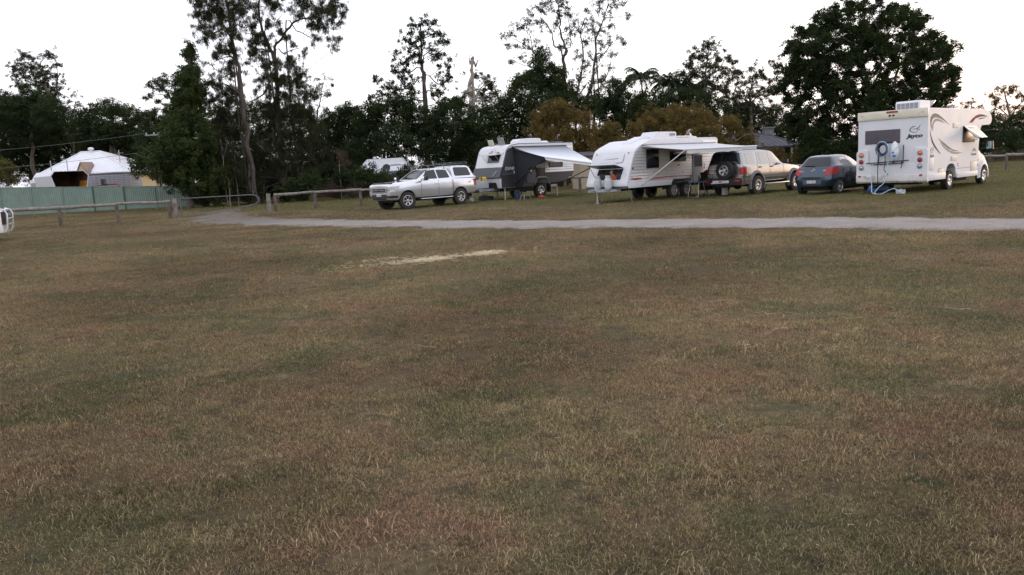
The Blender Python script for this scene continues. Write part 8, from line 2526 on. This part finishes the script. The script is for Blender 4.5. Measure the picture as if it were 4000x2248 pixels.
def hip_roof(parent, name, x0, x1, y0, y1, ze, xr0, xr1, yr, zr, mat, ribs=.35, th=.12):
    """hip roof of ribbed iron: four planes with raised ribs running down the slope"""
    m = MB()
    A, B_, C, D = (x0, y0, ze), (x1, y0, ze), (x1, y1, ze), (x0, y1, ze)
    E_, F = (xr0, yr, zr), (xr1, yr, zr)
    m.add([A, B_, C, D, E_, F, *[(p[0], p[1], p[2] - th) for p in (A, B_, C, D)]],
          [(0, 1, 5, 4), (1, 2, 5), (2, 3, 4, 5), (3, 0, 4), (0, 6, 7, 1), (1, 7, 8, 2), (2, 8, 9, 3), (3, 9, 6, 0), (6, 9, 8, 7)])
    o = m.build(name, mat, parent)
    m = MB()
    x = x0 + ribs
    while x < x1 - ribs * .5:
        if x < xr0:
            t = (x - x0) / (xr0 - x0)
        elif x > xr1:
            t = (x1 - x) / (x1 - xr1)
        else:
            t = 1
        yt, zt = y0 + (yr - y0) * t, ze + (zr - ze) * t
        m.hexa([(x - .025, y0, ze), (x + .025, y0, ze), (x + .025, yt, zt), (x - .025, yt, zt), (x - .015, y0, ze + .03), (x + .015, y0, ze + .03), (x + .015, yt, zt + .03), (x - .015, yt, zt + .03)])
        x += ribs
    m.build('roof_ribs', mat, o)
    m = MB()
    for a, b in ((A, E_), (B_, F), (C, F), (D, E_), (E_, F)):
        m.tube([(a[0], a[1], a[2] + .02), (b[0], b[1], b[2] + .02)], .07, 6)
    m.build('ridge_capping', mat, o)
    return o


def window(parent, x0, x1, y, z0, z1, mat=None):
    m = MB()
    m.box(x0 - .06, x1 + .06, y - .05, y + .02, z0 - .06, z1 + .06)
    f = m.build('window', WHITEP, parent)
    m = MB()
    m.box(x0, x1, y - .06, y - .045, z0, z1)
    m.build('pane', mat or GLASS, f)


ha = empty('house', (-40.9, 80, 0), 0, 'cottage with steep white iron hip roof and small cream gable behind the green fence', 'house')
m = MB()
m.box(-2.4, 5.4, -4.2, 4.2, 0, 3.2)
m.build('wall', CREAMW, ha)
rf_ = hip_roof(ha, 'roof', -2.9, 6.0, -4.9, 4.9, 3.25, -.95, .85, 0, 5.42, ROOFW, .38)
m = MB()
m.lathe([(.16, 5.3), (.16, 5.55), (.26, 5.58), (.28, 5.70), (.2, 5.82), (.001, 5.86)], 'z', n=18)
m.build('roof_ventilator', ROOFW, rf_, smooth=True)
m = MB()
m.prism([(1.0, 2.9), (2.35, 2.9), (1.62, 4.15)], 'y', -5.35, -5.25)
g = m.build('gable', CREAMW, ha)
m = MB()
for a, b in (((.85, 2.75), (1.62, 4.30)), ((1.62, 4.30), (2.50, 2.75))):
    m.hexa([(a[0], -5.45, a[1]), (b[0], -5.45, b[1]), (b[0], -3.2, b[1]), (a[0], -3.2, a[1]), (a[0], -5.45, a[1] - .12), (b[0], -5.45, b[1] - .12), (b[0], -3.2, b[1] - .12), (a[0], -3.2, a[1] - .12)])
m.build('gable_roof', pm('gable_trim', (.22, .16, .13), .7), g)
window(ha, 3.2, 4.4, -4.2, 1.1, 2.3)
window(ha, -1.8, -.8, -4.2, 1.1, 2.3)
for x, y, z, h in ((-1.9, -4, 3.4, 1.2), (-.2, -4.3, 3.3, 1.3), (4.15, -3, 3.4, 1.9)):
    m = MB()
    m.tube([(x, y, z), (x, y, z + h)], .04, 6)
    if x > 4:
        m.tube([(x - .3, y, z + h * .55), (x + .9, y, z + h * .55)], .02, 5)
        m.tube([(x - .2, y, z + h * .85), (x + .4, y, z + h * .85)], .02, 5)
    m.build('flue_pipe' if x < 4 else 'aerial', GALV, ha)
tk = empty('water_tank', (-35.75, 73.6, 0), 0, 'round grey corrugated iron water tank in front of the cream cottage', 'tank')
m = MB()
pr = [(2.2 + .02 * (i % 2), .05 + i * .075) for i in range(40)]
m.lathe(pr, 'z', n=48)
m.build('tank_shell', pm('tank_iron', (.28, .28, .31), .6, .3, var=.2, scale=1.2, stretch=(3, 3, .3)), tk, smooth=True, angle=20)
m = MB()
m.lathe([(2.24, 3.0), (2.2, 3.08), (.001, 3.18)], 'z', n=48)
m.build('tank_lid', ROOFG, tk, smooth=True)
# tipper truck with its rusty bin open to the paddock
tr_ = empty('tipper_truck', (-35.95, 66.5, 0), R(140), 'white truck with big rusty open ended tipping bin behind the green fence', 'truck')
hx = [(-1.15, 1.55), (1.20, 1.55), (1.55, 2.95), (1.25, 3.32), (-1.10, 3.32), (-1.45, 2.95)]
hi = [(y * .95, 1.6 + (z - 1.55) * .95) for y, z in hx]
m = MB()
n = 6
vs = [(0, y, z) for y, z in hx] + [(3.6, y, z) for y, z in hx] + [(0, y, z) for y, z in hi]
fs = [(i, (i + 1) % n, (i + 1) % n + n, i + n) for i in range(n)] + [tuple(range(n, 2 * n))] + [(i, (i + 1) % n, (i + 1) % n + 12, i + 12) for i in range(n)]
m.add(vs, fs)
bn = m.build('bin', WHITEP, tr_, recalc=False)
m = MB()
vs = [(-.002, y, z) for y, z in hi] + [(3.5, y, z) for y, z in hi]
m.add(vs, [((i + 1) % n, i, i + n, (i + 1) % n + n) for i in range(n)] + [tuple(range(n, 2 * n))])
m.build('bin_lining', pm('rust', (.085, .042, .028), .9, var=.4, scale=2, bump=.4, bscale=8), bn, recalc=False)
m = MB()
m.hexa([(.05, -1.16, 1.62), (1.4, -1.16, 1.62), (1.4, -1.30, 2.5), (.05, -1.30, 2.5), (.05, -1.10, 1.62), (1.4, -1.10, 1.62), (1.4, -1.24, 2.5), (.05, -1.24, 2.5)])
m.build('orange_tarp_box', pm('orange_sheet', (.55, .24, .03), .6), bn)
m = MB()
m.box(.3, 5.6, -.45, .45, .75, 1.05)
m.build('chassis', DARKIN, tr_)
m = MB()
m.prism([(4.0, 1.0), (5.9, 1.0), (5.9, 1.7), (5.6, 2.75), (4.0, 2.80)], 'y', -1.15, 1.15)
cb_ = m.build('cab', WHITEP, tr_, bevel=.05)
m = MB()
m.box(4.4, 5.4, 1.152, 1.165, 1.9, 2.5)
m.box(4.4, 5.4, -1.165, -1.152, 1.9, 2.5)
m.build('cab_window', GLASS, cb_)
w = make_wheel(tr_, .5, .28, .28, 6, .05, GALV)
place_wheels(tr_, w, [(4.95, 1.0, .5, 0), (1.6, 1.0, .5, 0), (4.95, -1.0, .5, R(180)), (1.6, -1.0, .5, R(180))])
wt = empty('flatbed_trailer', (-47.2, 66, 0), R(2), 'long white flatbed trailer showing over the green fence beside the tipping bin', 'trailer')
m = MB()
m.box(-6, 5.6, -1.2, 1.2, 2.05, 2.3)
m.build('deck', WHITEP, wt, bevel=.01)
m = MB()
m.box(-6, 5.4, -.5, .5, 1.1, 2.05)
m.build('frame', DARKIN, wt)
w = make_wheel(wt, .5, .28, .28, 6, .05, GALV)
place_wheels(wt, w, [(-4, 1.0, .5, 0), (-2.9, 1.0, .5, 0), (-4, -1.0, .5, R(180)), (-2.9, -1.0, .5, R(180)), (4.5, 1.0, .5, 0), (4.5, -1.0, .5, R(180))])
im = empty('farm_implement', (-32.4, 65, 0), 0, 'red framed machine with black seat behind the green fence', 'machine')
m = MB()
m.tube([(-1.1, 0, 0), (-1.1, 0, 1.95), (-.5, 0, 2.0), (.9, 0, 2.05), (1.3, 0, 1.75), (1.3, 0, 0)], .06, 8)
m.build('frame', pm('machine_red', (.3, .03, .025), .5), im, smooth=True)
m = MB()
m.prism([(-.25, 1.95), (.2, 1.95), (.2, 2.1), (.02, 2.15), (-.05, 2.5), (-.25, 2.5)], 'y', -.25, .25)
m.build('seat', BLACKP, im, bevel=.05)

hb = empty('house', (-9.85, 66, 0), 0, 'low house with white iron roof and satellite dish behind the silver pickup', 'house')
m = MB()
m.box(-2.2, 2.2, -2.6, 2.6, 0, 2.3)
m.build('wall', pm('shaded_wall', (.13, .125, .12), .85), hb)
r2 = hip_roof(hb, 'roof', -2.7, 2.9, -3.2, 3.2, 2.25, -1.9, 1.9, 0, 3.45, ROOFW, .35)
m = MB()
m.lathe([(.12, 3.3), (.12, 3.55), (.2, 3.58), (.2, 3.70), (.001, 3.78)], 'z', (-1.1, 0, 0), 16)
m.build('roof_ventilator', ROOFW, r2, smooth=True)
m = MB()
m.hexa([(.6, -5.2, 1.75), (3.6, -5.2, 1.75), (3.6, -3.1, 2.2), (.6, -3.1, 2.2), (.6, -5.2, 1.85), (3.6, -5.2, 1.85), (3.6, -3.1, 2.3), (.6, -3.1, 2.3)])
m.build('porch_roof', ROOFG, hb)
m = MB()
m.lathe([(.001, .0), (.25, .03), (.42, .11), (.40, .12), (.24, .045), (.001, .015)], 'y', (0, 0, 0), 22)
ds = m.build('satellite_dish', pm('dish_grey', (.12, .125, .14), .5), hb, smooth=True)
ds.location = (.55, -3.4, 2.62)
ds.rotation_euler = (R(-25), 0, R(200))
m = MB()
m.tube([(.55, -3.35, 2.2), (.55, -3.35, 2.6)], .03, 6)
m.build('dish_mast', GALV, hb)
hb.scale = (.76, .76, .84)

hcx = empty('house', (18.9, 73, 0), 0, 'low homestead with grey iron roof and dark veranda behind the orange bushes', 'house')
m = MB()
m.box(-7.5, 5.5, -2.6, 4, 0, 2.3)
m.build('wall', pm('homestead_wall', (.30, .28, .25), .85), hcx)
r3 = hip_roof(hcx, 'roof', -8.6, 6.3, -4.6, 5, 2.35, -6.2, 4.6, .3, 3.62, ROOFG, .4)
m = MB()
m.box(4.6, 5.4, -.4, .5, 2.9, 4.0)
m.box(4.5, 5.5, -.5, .6, 4.0, 4.12)
m.build('chimney', pm('chimney_grey', (.2, .2, .21), .8), r3)
for x in (-6, -4, -2, 0, 2, 3.2, 4.4, 5.6):
    m = MB()
    m.box(x - .06, x + .06, -4.4, -4.28, 0, 2.3)
    m.build('veranda_post', WHITEP if x > 3 else TIMBER, hcx)
for a, b in ((-6, 5.6),):
    m = MB()
    m.box(a, b, -4.37, -4.31, .95, 1.02)
    m.build('veranda_rail', TIMBER, hcx)
for x in (-5, -2.6, .4, 3.4):
    window(hcx, x, x + 1.1, -2.6, 1.0, 2.0)
sh_ = empty('shed', (6.3, 54, 0), R(6), 'small tan walled shed behind the gap between the two caravans', 'shed')
m = MB()
m.box(-1.6, .85, -1.2, 1.4, 0, 2.15)
m.build('wall', TANW, sh_)
m = MB()
m.hexa([(-1.8, -1.5, 2.15), (2.3, -1.5, 2.15), (2.3, 1.6, 2.15), (-1.8, 1.6, 2.15), (-1.8, -1.5, 2.22), (2.3, -1.5, 2.22), (2.3, 1.6, 2.5), (-1.8, 1.6, 2.5)])
m.build('roof', ROOFG, sh_)
m = MB()
m.box(.88, 1.9, -1.0, 1.3, 0, 2.1)
m.build('dark_bay', DARKW, sh_)
m = MB()
m.box(-.9, -.6, -1.23, -1.19, .55, .75)
m.build('meter_box', BLACKP, sh_)
# power poles and lines
POLE = pm('pole_grey', (.26, .25, .24), .9, var=.2)


def power_pole(x, y, h, label, arms):
    t = empty('power_pole', (x, y, 0), 0, label, 'pole', 'power poles')
    m = MB()
    m.tube([(0, 0, -.3), (0, 0, h)], [.15, .11], 10)
    m.build('pole', POLE, t, smooth=True)
    for z in arms:
        m = MB()
        m.box(-1.1, 1.1, -.06, .06, z - .06, z + .06)
        a = m.build('crossarm', POLE, t)
        m = MB()
        for xx in (-1.0, -.4, .4, 1.0):
            m.tube([(xx, 0, z + .06), (xx, 0, z + .2)], .04, 6)
        m.build('insulator', WHITEP, a)
    return t


power_pole(-27.2, 64, 5.9, 'pale power pole with crossarm beside the vine covered tree', (5.7, 4.3))
power_pole(-13.6, 82, 4.9, 'grey power pole with crossarm behind the low white roofed house', (4.1,))
for k, (z0, z1) in enumerate(((5.85, 6.6), (4.45, 5.0))):
    m = MB()
    P = []
    for i in range(17):
        u = i / 16
        P.append((-28.1 - 34 * u, 64 + 6 * u, z0 + (z1 - z0) * u - .9 * math.sin(math.pi * u)))
    m.tube(P, .014, 5, cap=False)
    o = m.build('power_line', pm('wire', (.1, .1, .1), .5, .4), None, smooth=True)
    tag(o, ('upper' if k == 0 else 'lower') + ' power line strung from the pale power pole', 'wire')
# far white post and rail fence on the right
ff = empty('post_fence', (52, 92, 0), 0, 'far white post and rail fence beyond the log fence, past the motorhome', 'fence')
for k in range(16):
    m = MB()
    m.box(k * 1.6 - .08, k * 1.6 + .08, -.06, .06, 0, 1.25)
    m.build('post', WHITEP, ff)
for z in (.55, 1.1):
    m = MB()
    m.box(0, 24, -.09, -.06, z - .07, z + .07)
    m.build('rail', WHITEP, ff)

# ------------------------------------------------------------------ spilt straw and loose stalks on the lawn
STRAW = pm('pale_straw', (.64, .56, .38), .85, var=.3, scale=14)


def stalks(name, items, label, mat, seed):
    rg = np.random.default_rng(seed)
    m = MB()
    for (x, y, z, L_, r) in items:
        a = rg.uniform(0, 6.28)
        e = rg.uniform(-.12, .3)
        d = Vector((math.cos(a) * math.cos(e), math.sin(a) * math.cos(e), math.sin(e)))
        p = Vector((x, y, max(z, .006)))
        q = p + d * L_
        q.z = max(q.z, .005)
        mid = (p + q) / 2 + Vector((rg.normal() * .12 * L_, rg.normal() * .12 * L_, abs(rg.normal()) * .05 * L_))
        m.tube([p, mid, q], r, 3, cap=False)
    o = m.build(name, mat, None, recalc=False)
    return tag(o, label, 'straw', kind='stuff')


rg_ = np.random.default_rng(12)
items = []
for (cx, cy, sx, sy, n) in ((-1.42, 14.6, .15, .15, 480), (-.45, 15.2, .15, .12, 620), (-1.75, 14.45, .22, .16, 160), (-.9, 14.95, .2, .12, 90), (-2.1, 14.35, .35, .16, 130), (-2.5, 15.0, .3, .1, 50), (-1.2, 14.8, .9, .4, 160)):
    for _ in range(n):
        a, b = rg_.normal(), rg_.normal()
        items.append((cx + a * sx, cy + b * sy + a * sx * .45, rg_.uniform(.004, .04), rg_.uniform(.03, .13), .0026))
stalks('spilt_straw', items, 'trail of spilt pale straw on the brown lawn', STRAW, 1)
items = []
for (x, y) in ((2.09, 7.92), (2.55, 7.9), (2.55, 7.88), (2.57, 7.92), (2.52, 7.9), (2.56, 7.86), (2.63, 7.6), (2.87, 7.77), (3.16, 7.42), (2.26, 7.41), (2.42, 7.19), (2.35, 7.1), (2.18, 6.96), (2.23, 6.89), (1.95, 6.5), (1.92, 6.56), (2.5, 6.37), (2.56, 6.31), (3.73, 7.55), (4.37, 7.61),
               (4.73, 8.01), (4.58, 7.55), (4.34, 7.52), (3.44, 6.39), (.3, 9.43), (1.45, 3.31), (1.38, 3.2), (.92, 2.93), (1.52, 3.63), (1.45, 3.93), (1.24, 3.59), (1.64, 3.63), (-.73, 7.08), (-1.66, 4.14), (.02, 3.05)):
    items.append((x, y, rg_.uniform(.012, .03), rg_.uniform(.05, .17) * (1 if y > 5 else .3), .0019 if y > 5 else .0012))
for k in range(90):
    d = math.sqrt(rg_.uniform(9, 240))
    items.append((rg_.uniform(-.7, .7) * d, d, .02, rg_.uniform(.02, .07), .0014))
stalks('loose_stalks', items, 'loose pale stalks and twigs strewn over the lawn', pm('dull_straw', (.44, .38, .27), .9, var=.3, scale=14), 2)
